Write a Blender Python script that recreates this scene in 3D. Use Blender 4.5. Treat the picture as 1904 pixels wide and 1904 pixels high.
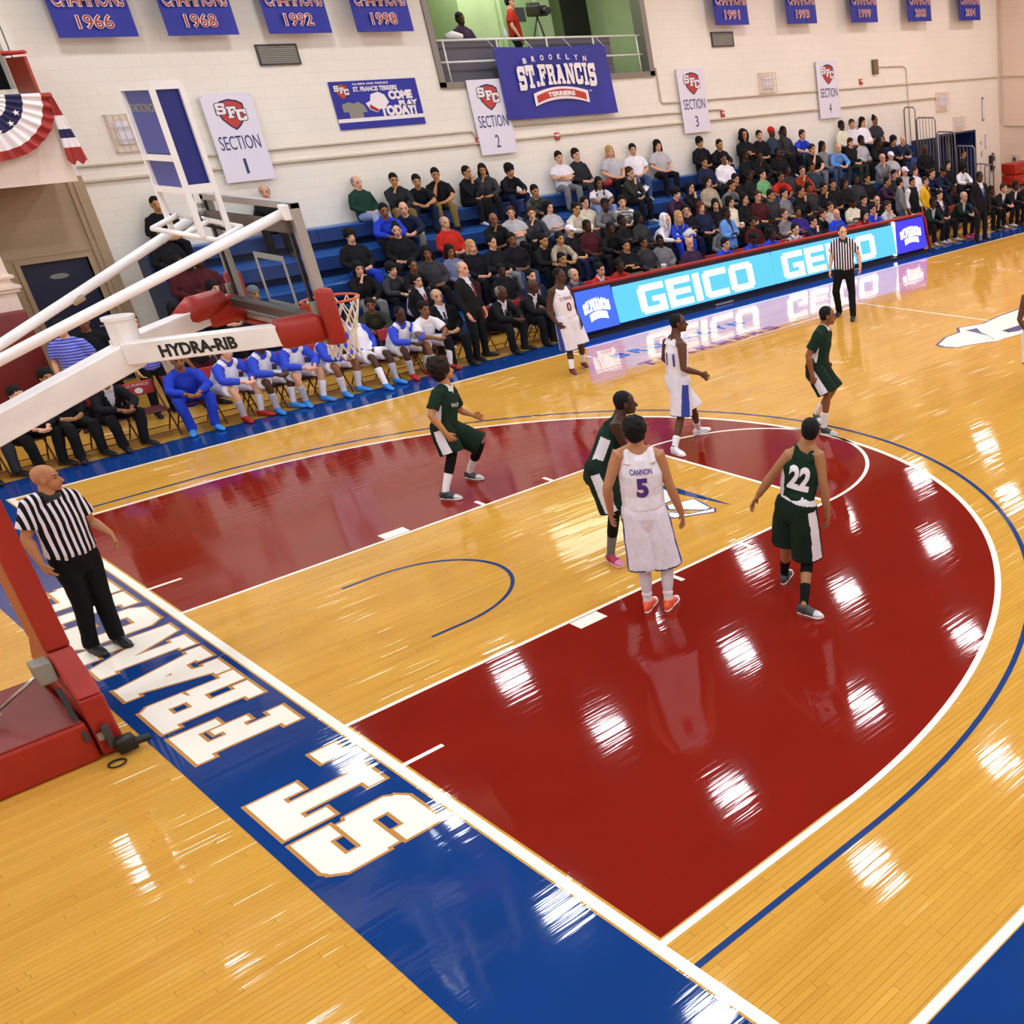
import bpy, bmesh, math, random
import numpy as np
from mathutils import Vector, Matrix, Euler, noise
from mathutils.bvhtree import BVHTree
random.seed(7)
S = bpy.context.scene
for o in list(bpy.data.objects): bpy.data.objects.remove(o)
COL = S.collection
V = Vector; PI = math.pi

# ---------------------------------------------------------------- camera (solved from the court lines)
CAMP = V((-2.5958, -10.5823, 4.8554))
cam_d = bpy.data.cameras.new('camera'); cam = bpy.data.objects.new('camera', cam_d); COL.objects.link(cam)
cam.matrix_world = Matrix([[0.6101854, 0.3803034, -0.695013, -2.5957887], [-0.7911688, 0.2465017, -0.5597222, -10.5822763], [-0.0415424, 0.8914069, 0.4512959, 4.8553838], [0.0, 0.0, 0.0, 1.0]])
cam_d.sensor_width = 36; cam_d.lens = 37.4518; cam_d.shift_x = -0.44028; cam_d.shift_y = 0.07158
cam_d.clip_start = .1; cam_d.clip_end = 200
S.camera = cam
S.view_settings.view_transform = 'Standard'; S.view_settings.look = 'None'
S.view_settings.exposure = 0.0; S.view_settings.gamma = 1; S.view_settings.use_curve_mapping = False
w = bpy.data.worlds.new('world'); S.world = w; w.use_nodes = True
w.node_tree.nodes['Background'].inputs[0].default_value = (.55, .55, .6, 1)
w.node_tree.nodes['Background'].inputs[1].default_value = .3
LAMP_POWER = 62.0      # emission of the ceiling lamps' discs

# ---------------------------------------------------------------- helpers
def srgb(h):
    if isinstance(h, str):
        c = [int(h[i:i+2], 16)/255 for i in (0, 2, 4)]
    else: c = h
    return tuple((x/12.92 if x <= .04045 else ((x+.055)/1.055)**2.4) for x in c) + (1,)
_M = {}
def mat(name, col, rough=.6, metal=0., spec=.5, emit=0, alpha=1, coat=0, coatr=.1, trans=0):
    if name in _M: return _M[name]
    m = bpy.data.materials.new(name); m.use_nodes = True
    b = m.node_tree.nodes['Principled BSDF']; c = srgb(col)
    b.inputs['Base Color'].default_value = c; b.inputs['Roughness'].default_value = rough
    b.inputs['Metallic'].default_value = metal; b.inputs['Specular IOR Level'].default_value = spec
    b.inputs['Coat Weight'].default_value = coat; b.inputs['Coat Roughness'].default_value = coatr
    b.inputs['Transmission Weight'].default_value = trans; b.inputs['Alpha'].default_value = alpha
    if emit: b.inputs['Emission Color'].default_value = c; b.inputs['Emission Strength'].default_value = emit
    _M[name] = m; return m
def N(m, t, **k):
    n = m.node_tree.nodes.new(t)
    for a, v in k.items(): setattr(n, a, v)
    return n
def L(m, a, b): m.node_tree.links.new(a, b)
def bsdf(m): return m.node_tree.nodes['Principled BSDF']
def add_noise(m, scale=8, amt=.12, bump=.0, stretch=(1, 1, 1), detail=4, coord='Object'):
    """colour variation (and light relief) on a plain material"""
    tc = N(m, 'ShaderNodeTexCoord'); mp = N(m, 'ShaderNodeMapping'); mp.inputs['Scale'].default_value = stretch
    nz = N(m, 'ShaderNodeTexNoise'); nz.inputs['Scale'].default_value = scale; nz.inputs['Detail'].default_value = detail
    L(m, tc.outputs[coord], mp.inputs[0]); L(m, mp.outputs[0], nz.inputs['Vector'])
    b = bsdf(m)
    if amt:
        src = b.inputs['Base Color'].links[0].from_socket if b.inputs['Base Color'].links else None
        hs = N(m, 'ShaderNodeHueSaturation'); mr = N(m, 'ShaderNodeMapRange')
        mr.inputs['To Min'].default_value = 1-amt; mr.inputs['To Max'].default_value = 1+amt
        mr.inputs['From Min'].default_value = .3; mr.inputs['From Max'].default_value = .7
        L(m, nz.outputs['Fac'], mr.inputs['Value']); L(m, mr.outputs[0], hs.inputs['Value'])
        if src: L(m, src, hs.inputs['Color'])
        else: hs.inputs['Color'].default_value = b.inputs['Base Color'].default_value
        L(m, hs.outputs[0], b.inputs['Base Color'])
    if bump:
        bp = N(m, 'ShaderNodeBump'); bp.inputs['Strength'].default_value = bump; bp.inputs['Distance'].default_value = .01
        L(m, nz.outputs['Fac'], bp.inputs['Height']); L(m, bp.outputs[0], b.inputs['Normal'])
    return m
def obcol(name, rough=.8, bump=.15, scale=30, amt=.12, spec=.3):
    """material whose base colour is the object's own colour"""
    m = mat(name, 'ffffff', rough, spec=spec)
    oi = N(m, 'ShaderNodeObjectInfo'); L(m, oi.outputs['Color'], bsdf(m).inputs['Base Color'])
    return add_noise(m, scale, amt, bump)

def link(o, parent=None):
    COL.objects.link(o)
    if parent is not None: o.parent = parent
    return o
def tag(o, label=None, cat=None, group=None, kind=None):
    if label: o['label'] = label
    if cat: o['category'] = cat
    if group: o['group'] = group
    if kind: o['kind'] = kind
    return o
def thing(name, label, cat, loc=(0, 0, 0), rz=0, group=None):
    o = bpy.data.objects.new(name, None); o.empty_display_size = .2; link(o)
    o.location = loc; o.rotation_euler = (0, 0, rz)
    return tag(o, label, cat, group)
def mesh_ob(name, me, mats, parent=None, smooth=False):
    for m in (mats if isinstance(mats, (list, tuple)) else [mats]): me.materials.append(m)
    if smooth: me.shade_smooth()
    return link(bpy.data.objects.new(name, me), parent)
class MB:
    """collects boxes, tubes, prisms; build() links them as one mesh object"""
    def __init__(s): s.v = []; s.f = []; s.mi = []
    def add(s, vs, fs, mi=0):
        n = len(s.v); s.v += [tuple(p) for p in vs]; s.f += [tuple(i+n for i in f) for f in fs]; s.mi += [mi]*len(fs); return s
    def box(s, x0, x1, y0, y1, z0, z1, mi=0, M=None, bev=0):
        if bev:
            bm = bmesh.new(); bmesh.ops.create_cube(bm, size=1)
            for v in bm.verts: v.co = V(((x0+x1)/2+v.co.x*(x1-x0), (y0+y1)/2+v.co.y*(y1-y0), (z0+z1)/2+v.co.z*(z1-z0)))
            bmesh.ops.bevel(bm, geom=bm.edges[:], offset=bev, segments=2, affect='EDGES', profile=.5)
            bm.verts.index_update()
            vs = [v.co.copy() for v in bm.verts]; fs = [[v.index for v in f.verts] for f in bm.faces]; bm.free()
        else:
            vs = [V((x, y, z)) for x in (x0, x1) for y in (y0, y1) for z in (z0, z1)]
            fs = [(0, 1, 3, 2), (4, 6, 7, 5), (0, 4, 5, 1), (2, 3, 7, 6), (0, 2, 6, 4), (1, 5, 7, 3)]
        if M is not None: vs = [M @ p for p in vs]
        return s.add(vs, fs, mi)
    def beam(s, a, b, w, h, mi=0, up=(0, 0, 1), bev=0):
        """box of width w, height h from a to b"""
        a = V(a); b = V(b); d = (b-a); l = d.length; d.normalize(); sd = d.cross(V(up)).normalized(); u = sd.cross(d)
        M = Matrix((( d.x, sd.x, u.x, a.x), (d.y, sd.y, u.y, a.y), (d.z, sd.z, u.z, a.z), (0, 0, 0, 1)))
        return s.box(0, l, -w/2, w/2, -h/2, h/2, mi, M, bev)
    def tube(s, pts, r, n=8, mi=0, closed=False):
        pts = [V(p) for p in pts]; rs = r if isinstance(r, (list, tuple)) else [r]*len(pts)
        k = len(pts); rings = []; pu = None
        for i, p in enumerate(pts):
            if closed: t = pts[(i+1) % k]-pts[i-1]
            else: t = pts[min(i+1, k-1)]-pts[max(i-1, 0)]
            t.normalize()
            if pu is None: u = t.orthogonal().normalized()
            else:
                u = pu-t*pu.dot(t); u = u.normalized() if u.length > 1e-6 else t.orthogonal().normalized()
            pu = u; v = t.cross(u)
            rings.append([p+(u*math.cos(a)+v*math.sin(a))*rs[i] for a in [2*PI*j/n for j in range(n)]])
        vs = [q for rg in rings for q in rg]; fs = []
        for i in range(k if closed else k-1):
            i2 = (i+1) % k
            for j in range(n): fs.append((i*n+j, i*n+(j+1) % n, i2*n+(j+1) % n, i2*n+j))
        if not closed: fs += [tuple(range(n))[::-1], tuple((k-1)*n+j for j in range(n))]
        return s.add(vs, fs, mi)
    def prism(s, poly, a, b, axis='z', mi=0):
        """2-D polygon extruded from a to b along an axis"""
        def P(p, t): return {'z': (p[0], p[1], t), 'y': (p[0], t, p[1]), 'x': (t, p[0], p[1])}[axis]
        n = len(poly); vs = [P(p, a) for p in poly]+[P(p, b) for p in poly]
        fs = [tuple(range(n))[::-1], tuple(range(n, 2*n))]+[(i, (i+1) % n, n+(i+1) % n, n+i) for i in range(n)]
        return s.add(vs, fs, mi)
    def poly(s, pts, mi=0): return s.add(pts, [tuple(range(len(pts)))], mi)
    def build(s, name, mats, parent=None, smooth=False, fix=True):
        me = bpy.data.meshes.new(name); me.from_pydata(s.v, [], s.f); me.polygons.foreach_set('material_index', s.mi)
        if fix:
            bm = bmesh.new(); bm.from_mesh(me); bmesh.ops.recalc_face_normals(bm, faces=bm.faces); bm.to_mesh(me); bm.free()
        return mesh_ob(name, me, mats, parent, smooth)
def struct(name, mb, mats, parent=None, smooth=False, kind='structure'):
    o = mb.build(name, mats, parent, smooth)
    if parent is None: o['kind'] = kind
    return o
def copy_tree(o, parent=None):
    c = o.copy(); COL.objects.link(c)
    if parent is not None:
        c.parent = parent; c.matrix_parent_inverse = o.matrix_parent_inverse.copy()
    for ch in o.children: copy_tree(ch, c)
    return c

# text as flat geometry -------------------------------------------------
_TC = {}
def text_mesh(txt, bold=0., depth=0.004):
    key = (txt, bold, depth)
    if key not in _TC:
        cu = bpy.data.curves.new('t', 'FONT'); cu.body = txt; cu.offset = bold; cu.extrude = depth/2; cu.resolution_u = 3
        cu.align_x = 'LEFT'
        o = bpy.data.objects.new('t', cu); TMP.collection.objects.link(o)
        TVL.update(); me = bpy.data.meshes.new_from_object(o.evaluated_get(TVL.depsgraph))
        bpy.data.objects.remove(o); co = np.empty(len(me.vertices)*3, 'f'); me.vertices.foreach_get('co', co); co = co.reshape(-1, 3)
        _TC[key] = (co, [tuple(p.vertices) for p in me.polygons]); bpy.data.meshes.remove(me)
    return _TC[key]
def text_in(mb, txt, O, X, Y, width, height, bold=0., mi=0, depth=.004, arch=0, shear=0, n=None):
    """text fitted in width x height, lower-left at O, along unit vectors X and Y"""
    co, fs = text_mesh(txt, bold, 1.0)
    lo = co.min(0); hi = co.max(0); c = (co-lo)/np.maximum(hi-lo, 1e-6)
    X = V(X); Y = V(Y); Z = X.cross(Y); vs = []
    for a, b, d in c:
        yy = b*height+arch*(1-(2*a-1)**2); xx = a*width+shear*b*height
        vs.append(V(O)+X*xx+Y*yy+Z*(d*depth))
    return mb.add(vs, fs, mi)
TMP = bpy.data.scenes.new('tmp'); TVL = TMP.view_layers[0]
def bake(vs, fs, mods):
    """apply modifiers to a raw mesh, away from the main scene"""
    me = bpy.data.meshes.new('b'); me.from_pydata(vs, [], fs)
    o = bpy.data.objects.new('b', me); TMP.collection.objects.link(o)
    for t, kw in mods:
        md = o.modifiers.new(t, t)
        for a, v in kw.items(): setattr(md, a, v)
    TVL.update(); r = bpy.data.meshes.new_from_object(o.evaluated_get(TVL.depsgraph))
    bpy.data.objects.remove(o); bpy.data.meshes.remove(me); return r

# block letters with slab serifs (strokes as convex polygons) ------------
def _R(a, b, c, d): return [(a, b), (c, b), (c, d), (a, d)]
GL = {
 'S': (.86, [[(.12, .76), (.86, .76), (.86, 1), (.2, 1), (.1, .95)], [(.0, .5), (.28, .5), (.28, .95), (.12, .97), (0, .85)], _R(.04, .39, .8, .62),
             [(.58, .08), (.72, .03), (.86, .16), (.86, .52), (.58, .6)], [(0, 0), (.66, 0), (.8, .08), (.7, .24), (0, .24)], _R(.6, .66, .86, .98), _R(0, 0, .26, .34)]),
 'T': (.9, [_R(0, .74, .9, 1), _R(.31, 0, .59, 1), _R(.17, 0, .73, .16), _R(0, .55, .2, 1), _R(.7, .55, .9, 1)]),
 '.': (.3, [_R(0, 0, .3, .25)]),
 'F': (.84, [_R(.1, 0, .38, 1), _R(0, .84, .2, 1), _R(0, 0, .5, .16), _R(.1, .78, .84, 1), _R(.66, .55, .84, 1), _R(.1, .4, .62, .6), _R(.48, .32, .62, .68)]),
 'R': (.92, [_R(.1, 0, .38, 1), _R(0, .84, .2, 1), _R(0, 0, .48, .16), [(.1, .78), (.8, .78), (.75, 1), (.1, 1)], [(.56, .52), (.84, .56), (.84, .9), (.74, .99), (.56, .99)],
             _R(.1, .42, .7, .6), _R(.56, 0, .83, .52), _R(.56, 0, .92, .16)]),
 'A': (1., [[(.06, .08), (.34, .08), (.66, 1), (.36, 1)], [(.66, .08), (.94, .08), (.64, 1), (.34, 1)], _R(.25, .28, .75, .46), _R(0, 0, .43, .16), _R(.57, 0, 1, .16), _R(.22, .86, .62, 1)]),
 'N': (1.04, [_R(.08, 0, .32, 1), _R(.72, 0, .96, 1), [(.08, 1), (.4, 1), (.96, 0), (.64, 0)], _R(0, .84, .34, 1), _R(0, 0, .42, .16), _R(.62, .84, 1.04, 1)]),
 'C': (.86, [[(.14, .76), (.74, .76), (.74, 1), (.2, 1)], [(0, .14), (.14, 0), (.28, 0), (.28, 1), (.14, 1), (0, .86)], [(.14, 0), (.72, 0), (.72, .24), (.2, .24)],
             _R(.62, .58, .86, 1), [(.58, .08), (.72, 0), (.86, .14), (.86, .4), (.58, .4)]]),
 'I': (.56, [_R(0, .84, .56, 1), _R(0, 0, .56, .16), _R(.14, 0, .42, 1)]),
}
def offset_poly(p, e):
    n = len(p); out = []
    A = sum(p[i][0]*p[(i+1) % n][1]-p[(i+1) % n][0]*p[i][1] for i in range(n)); sg = 1 if A > 0 else -1
    for i in range(n):
        a, b, c = V(p[i-1]), V(p[i]), V(p[(i+1) % n]); d1 = (b-a).normalized(); d2 = (c-b).normalized()
        n1 = V((d1.y, -d1.x))*sg; n2 = V((d2.y, -d2.x))*sg; m = (n1+n2); m.normalize()
        k = e/max(.35, m.dot(n1)); q = b+m*k; out.append((q.x, q.y))
    return out
def glyph(mb, ch, place, off=0., mi=0):
    ax = None
    for i, p in enumerate(GL[ch][1]):        # overlapping strokes lie a hair above one another
        q = offset_poly(p, off) if off else p
        pts = [V(place(a, b)) for a, b in q]
        if ax is None:
            n = V(place(1, 0))-V(place(0, 0)); m = V(place(0, 1))-V(place(0, 0)); ax = n.cross(m).normalized()
        mb.poly([c+ax*(i*.00012) for c in pts], mi)

# ---------------------------------------------------------------- materials
def finish_bump(m, strength=.5):
    """slightly cupped floor strips under a thick clear finish"""
    tc = N(m, 'ShaderNodeTexCoord'); mp = N(m, 'ShaderNodeMapping'); mp.inputs['Scale'].default_value = (.9, 17.5, 1)
    nz = N(m, 'ShaderNodeTexNoise'); nz.inputs['Scale'].default_value = 1.; nz.inputs['Detail'].default_value = 2.5; nz.inputs['Roughness'].default_value = .55
    L(m, tc.outputs['Generated' if 0 else 'Object'], mp.inputs[0]); L(m, mp.outputs[0], nz.inputs['Vector'])
    mp2 = N(m, 'ShaderNodeMapping'); mp2.inputs['Scale'].default_value = (.35, 1.2, 1); nz2 = N(m, 'ShaderNodeTexNoise'); nz2.inputs['Scale'].default_value = 1.3
    L(m, tc.outputs['Object'], mp2.inputs[0]); L(m, mp2.outputs[0], nz2.inputs['Vector'])
    b1 = N(m, 'ShaderNodeBump'); b1.inputs['Strength'].default_value = strength; b1.inputs['Distance'].default_value = .0016
    b2 = N(m, 'ShaderNodeBump'); b2.inputs['Strength'].default_value = strength; b2.inputs['Distance'].default_value = .004
    L(m, nz.outputs['Fac'], b1.inputs['Height']); L(m, nz2.outputs['Fac'], b2.inputs['Height']); L(m, b1.outputs[0], b2.inputs['Normal'])
    L(m, b2.outputs[0], bsdf(m).inputs['Coat Normal']); L(m, b2.outputs[0], bsdf(m).inputs['Normal'])
    return m
def floor_paint(name, col):
    m = mat(name, col, .5, coat=.9, coatr=.05, spec=.0); return finish_bump(m, .7)
M_WOOD = mat('maple_boards', 'e0a850', .5, coat=.85, coatr=.055, spec=.0)
def _wood():
    m = M_WOOD; at = N(m, 'ShaderNodeAttribute'); at.attribute_name = 'tint'
    cr = N(m, 'ShaderNodeValToRGB'); e = cr.color_ramp.elements
    e[0].position = 0; e[0].color = srgb('c78f38'); e[1].position = 1; e[1].color = srgb('dba74a')
    x = e.new(.25); x.color = srgb('ce983f'); x = e.new(.7); x.color = srgb('d49f44')
    tc = N(m, 'ShaderNodeTexCoord'); mp = N(m, 'ShaderNodeMapping'); mp.inputs['Scale'].default_value = (1.2, 22, 1)
    nz = N(m, 'ShaderNodeTexNoise'); nz.inputs['Scale'].default_value = 2.2; nz.inputs['Detail'].default_value = 6
    L(m, tc.outputs['Object'], mp.inputs[0]); L(m, mp.outputs[0], nz.inputs['Vector'])
    mp2 = N(m, 'ShaderNodeMapping'); mp2.inputs['Scale'].default_value = (.5, 1.5, 1); nz2 = N(m, 'ShaderNodeTexNoise'); nz2.inputs['Scale'].default_value = 1.2; nz2.inputs['Detail'].default_value = 3
    L(m, tc.outputs['Object'], mp2.inputs[0]); L(m, mp2.outputs[0], nz2.inputs['Vector'])
    ad = N(m, 'ShaderNodeMath', operation='ADD'); ad.inputs[1].default_value = -.5; L(m, nz.outputs['Fac'], ad.inputs[0])
    m2 = N(m, 'ShaderNodeMath', operation='MULTIPLY_ADD'); m2.inputs[1].default_value = .8; L(m, ad.outputs[0], m2.inputs[0]); ts = N(m, 'ShaderNodeMapRange'); ts.inputs['To Min'].default_value = .22; ts.inputs['To Max'].default_value = .78; L(m, at.outputs['Fac'], ts.inputs['Value']); L(m, ts.outputs[0], m2.inputs[2])
    ad3 = N(m, 'ShaderNodeMath', operation='ADD'); ad3.inputs[1].default_value = -.5; L(m, nz2.outputs['Fac'], ad3.inputs[0])
    m3 = N(m, 'ShaderNodeMath', operation='MULTIPLY_ADD'); m3.inputs[1].default_value = 1.1; L(m, ad3.outputs[0], m3.inputs[0]); L(m, m2.outputs[0], m3.inputs[2])
    L(m, m3.outputs[0], cr.inputs[0]); L(m, cr.outputs[0], bsdf(m).inputs['Base Color'])
_wood(); finish_bump(M_WOOD, .7)
M_RED = add_noise(floor_paint('floor_red', '821c12'), 1.5, .05)
M_BLUE = add_noise(floor_paint('floor_blue', '133a7c'), 1.5, .08)
M_CREAM = floor_paint('floor_cream', 'fbf5e6')
M_TAN = floor_paint('floor_tan', 'c08a4a'); M_DARKBLUE = floor_paint('floor_dark_blue', '24407a')
M_GREY = floor_paint('floor_greyish', 'b9a98c')
def block_wall(name, col, bump=.25):
    m = mat(name, col, .75, spec=.25); tc = N(m, 'ShaderNodeTexCoord'); mp = N(m, 'ShaderNodeMapping'); mp.inputs['Rotation'].default_value = (PI/2, 0, 0)
    br = N(m, 'ShaderNodeTexBrick'); br.inputs['Scale'].default_value = 1; br.inputs['Brick Width'].default_value = .41; br.inputs['Row Height'].default_value = .205; br.inputs['Mortar Size'].default_value = .004
    c = srgb(col); br.inputs['Color1'].default_value = c; br.inputs['Color2'].default_value = [x*.985 for x in c[:3]]+[1]; br.inputs['Mortar'].default_value = [x*.9 for x in c[:3]]+[1]
    L(m, tc.outputs['Object'], mp.inputs[0]); L(m, mp.outputs[0], br.inputs['Vector']); L(m, br.outputs['Color'], bsdf(m).inputs['Base Color'])
    bp = N(m, 'ShaderNodeBump'); bp.inputs['Strength'].default_value = bump; bp.inputs['Distance'].default_value = .004; bp.invert = True
    L(m, br.outputs['Fac'], bp.inputs['Height']); L(m, bp.outputs[0], bsdf(m).inputs['Normal'])
    return m
M_WALL = add_noise(block_wall('painted_block', 'f0e9dd'), .6, .025)
M_WALLP = block_wall('painted_block_pink', 'ecd8ca')
M_TANSHADE = block_wall('block_tan_shaded', 'b29a7c')  # tan with the balcony's shade put into the colour
M_CEIL = mat('ceiling', '4c4a48', .9); M_WHITE = mat('white_paint', 'f0e8de', .35); M_WHITE2 = add_noise(mat('white_powder_coat', 'f1ecea', .3, coat=.3), 6, .04)
M_BLACK = mat('black', '0d0d10', .5); M_DKGREY = mat('dark_grey', '3a3a3e', .5); M_GREYM = mat('grey_metal', '8d8a88', .4, metal=.6)
M_STEEL = mat('steel', 'b8b4b0', .3, metal=.9); M_PADRED = add_noise(mat('red_vinyl', '9c2418', .38, spec=.4), 5, .08, .1); M_ORANGE = mat('orange_rim', 'd2501c', .4)
M_NET = mat('net_cord', 'e6dccb', .8); M_BLUELIT = add_noise(mat('bleacher_blue_lit', '215aa8', .4, coat=.3), 2, .15, stretch=(.3, 6, 3)); M_BLUESHADE = mat('bleacher_blue_shaded', '12356c', .5)  # bleacher blue twice: board tops painted as lit, upright faces painted as shaded
M_TREAD = add_noise(mat('bleacher_tread', '7d7466', .6), 3, .2); M_DOOR = mat('door_blue', '141c3c', .45); M_SIGN = mat('sign_white', 'e6e0ee', .5); M_INK = mat('ink_navy', '1e2c58', .6)
M_BAN = add_noise(mat('banner_blue', '1f2898', .55), 1.5, .12); M_BAN2 = add_noise(mat('banner_blue_deep', '272c92', .5), 1.3, .15, .3)
M_BANRED = mat('banner_red', 'a02a24', .6); M_BANWHITE = mat('banner_white', 'efe6e6', .6); M_CRED = mat('crest_red', 'c03a30', .6)
M_ALU = mat('window_metal', '86807a', .4, metal=.5); M_GLASSM = mat('backboard_glass', 'dfe8ea', .02, trans=1, spec=.5); bsdf(M_GLASSM).inputs['IOR'].default_value = 1.03
M_CONDUIT = mat('painted_conduit', 'c9bda6', .6); M_TAG = mat('grey_plate', '8e8c84', .5, metal=.3)
C_CLOTH = obcol('cloth', .85, .2, 22, .05, .2); C_KNIT = obcol('trim_cloth', .85, .2, 40, .1, .2); C_SKIN = obcol('skin', .5, .0, 14, .05, .35); C_HAIR = obcol('hair', .75, .6, 60, .35, .25); C_SHOE = obcol('shoe', .45, .1, 30, .05, .4)
M_EYE = mat('eye_dark', '1c120e', .4)
def lipm():
    m = mat('lip', 'ffffff', .5); oi = N(m, 'ShaderNodeObjectInfo'); mx = N(m, 'ShaderNodeMix', data_type='RGBA', blend_type='MULTIPLY'); mx.inputs[0].default_value = 1
    L(m, oi.outputs['Color'], mx.inputs[6]); mx.inputs[7].default_value = (.72, .45, .42, 1); L(m, mx.outputs[2], bsdf(m).inputs['Base Color']); return m
M_LIP = lipm()
M_BEARD = mat('beard', '15100e', .8)
def stripes(name, ca, cb, period, axis=0, duty=.5, bump=.15, wob=.01):
    m = mat(name, ca, .8, spec=.2); tc = N(m, 'ShaderNodeTexCoord'); sx = N(m, 'ShaderNodeSeparateXYZ'); at = N(m, 'ShaderNodeAttribute'); at.attribute_name = 'rest'
    nz = N(m, 'ShaderNodeTexNoise'); nz.inputs['Scale'].default_value = 5; L(m, tc.outputs['Object'], nz.inputs['Vector'])
    L(m, at.outputs['Vector'], sx.inputs[0])
    ma = N(m, 'ShaderNodeMath', operation='MULTIPLY_ADD'); ma.inputs[1].default_value = wob; L(m, nz.outputs['Fac'], ma.inputs[0]); L(m, sx.outputs[axis], ma.inputs[2])
    dv = N(m, 'ShaderNodeMath', operation='DIVIDE'); dv.inputs[1].default_value = period; L(m, ma.outputs[0], dv.inputs[0])
    fr = N(m, 'ShaderNodeMath', operation='FRACT'); L(m, dv.outputs[0], fr.inputs[0]); gt = N(m, 'ShaderNodeMath', operation='GREATER_THAN'); gt.inputs[1].default_value = duty; L(m, fr.outputs[0], gt.inputs[0])
    mx = N(m, 'ShaderNodeMix', data_type='RGBA'); mx.inputs[6].default_value = srgb(ca); mx.inputs[7].default_value = srgb(cb); L(m, gt.outputs[0], mx.inputs[0]); L(m, mx.outputs[2], bsdf(m).inputs['Base Color'])
    bp = N(m, 'ShaderNodeBump'); bp.inputs['Strength'].default_value = bump; bp.inputs['Distance'].default_value = .01; L(m, nz.outputs['Fac'], bp.inputs['Height']); L(m, bp.outputs[0], bsdf(m).inputs['Normal'])
    return m
M_REF = stripes('referee_stripes', 'e8e0ee', '0e0d12', .052, 0, .46)
M_STRH = stripes('horizontal_stripes', 'd8d4d2', '6c6c74', .06, 2, .5)
M_STRB = stripes('blue_check_stripes', '4a4fc0', '9aa0e0', .045, 2, .6)
def camo():
    m = mat('camouflage_cloth', '303530', .85); tc = N(m, 'ShaderNodeTexCoord'); v = N(m, 'ShaderNodeTexNoise'); v.inputs['Scale'].default_value = 14; cr = N(m, 'ShaderNodeValToRGB'); cr.color_ramp.interpolation = 'CONSTANT'
    e = cr.color_ramp.elements; e[0].color = srgb('1d201f'); e[1].position = .5; e[1].color = srgb('4a4e4a'); x = e.new(.6); x.color = srgb('2c302e')
    L(m, tc.outputs['Object'], v.inputs['Vector']); L(m, v.outputs['Fac'], cr.inputs[0]); L(m, cr.outputs[0], bsdf(m).inputs['Base Color']); return m
M_CAMO = camo()
def led(name, rgb):
    m = mat(name, '101014', .4, emit=1., spec=.3); bsdf(m).inputs['Emission Color'].default_value = (*rgb, 1); return m
M_LEDC = led('led_sky_blue', (.13, .70, 2.4)); M_LEDW = led('led_white', (3.2, 3.2, 3.6)); M_LEDP = led('led_violet_blue', (.06, .05, 1.6)); M_LEDP2 = led('led_bright_blue', (.06, .17, 1.8)); M_LEDR = led('led_red', (1.6, .5, .45))

# ---------------------------------------------------------------- room shell
X0, X1, Y0, Y1, ZC = -6., 30.7, -13.2, 13.6, 8.3
struct('floor_slab', MB().box(X0-.3, X1+.3, Y0-.3, Y1+4.5, -.25, -.02), M_BLACK)
struct('ceiling', MB().box(X0-.3, X1+.3, Y0-.3, Y1+4.5, ZC, ZC+.2), M_CEIL)
def wall_holes(name, xa, xb, za, zb, y, th, holes, m, parent=None):
    xs = sorted({xa, xb} | {h[0] for h in holes} | {h[1] for h in holes}); zs = sorted({za, zb} | {h[2] for h in holes} | {h[3] for h in holes}); mb = MB()
    for i in range(len(xs)-1):
        for j in range(len(zs)-1):
            cx, cz = (xs[i]+xs[i+1])/2, (zs[j]+zs[j+1])/2
            if any(h[0] < cx < h[1] and h[2] < cz < h[3] for h in holes): continue
            mb.box(xs[i], xs[i+1], y, y+th, zs[j], zs[j+1])
    return struct(name, mb, m, parent)
WIN = (10.55, 15.95, 4.60, 7.35)
wall_holes('wall_far', X0, X1, 0, ZC, Y1, .3, [WIN, (X0, 3.2, 4.87, 7.2), (1.95+.32, 3.25, 0, 2.19), (27.3, 29.2, 0, 2.2)], M_WALL)
struct('wall_right', MB().box(X1, X1+.3, Y0, Y1+.3, 0, ZC), add_noise(block_wall('painted_block_rose', 'e8d0bd'), .6, .02))
struct('wall_left', MB().box(X0-.3, X0, Y0, Y1+4, 0, ZC), M_WALL)
struct('wall_near', MB().box(X0, X1, Y0-.3, Y0, 0, ZC), M_WALL)

# ---------------------------------------------------------------- floor: strips, paint, lines
fl = bpy.data.objects.new('floor', None); link(fl); fl['kind'] = 'structure'
BW = .0572
def boards():
    rnd = random.Random(3); B = []
    y = Y0
    while y < Y1:
        x = X0+rnd.uniform(-1.5, 0)
        while x < X1:
            l = rnd.choice((.6, .9, 1.2, 1.5, 1.8, 2.2)); a = max(x, X0); b = min(x+l, X1)
            if b > a+.02: B.append((a, b, y, min(y+BW, Y1), rnd.random(), rnd.uniform(-.0004, .0004)))
            x += l
        y += BW
    return B
B = boards()
def near(b):
    cx, cy = (b[0]+b[1])/2, (b[2]+b[3])/2; v = cam.matrix_world.inverted() @ V((cx, cy, 0))
    u = 1790.3+1980.8*v.x/-v.z; t = 1088.3-1980.8*v.y/-v.z
    wood = (b[1] < -1.1 and not(-.7 < cy < .7 and cx < -1.2)) or (cx > .1 and -7.6 < cy < -6.08)
    return (V((cx, cy, 0))-CAMP).length if (wood and -60 < u < 1960 and -60 < t < 1960) else 1e9
rank = sorted(range(len(B)), key=lambda i: near(B[i])); single = set(rank[:300])
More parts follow.
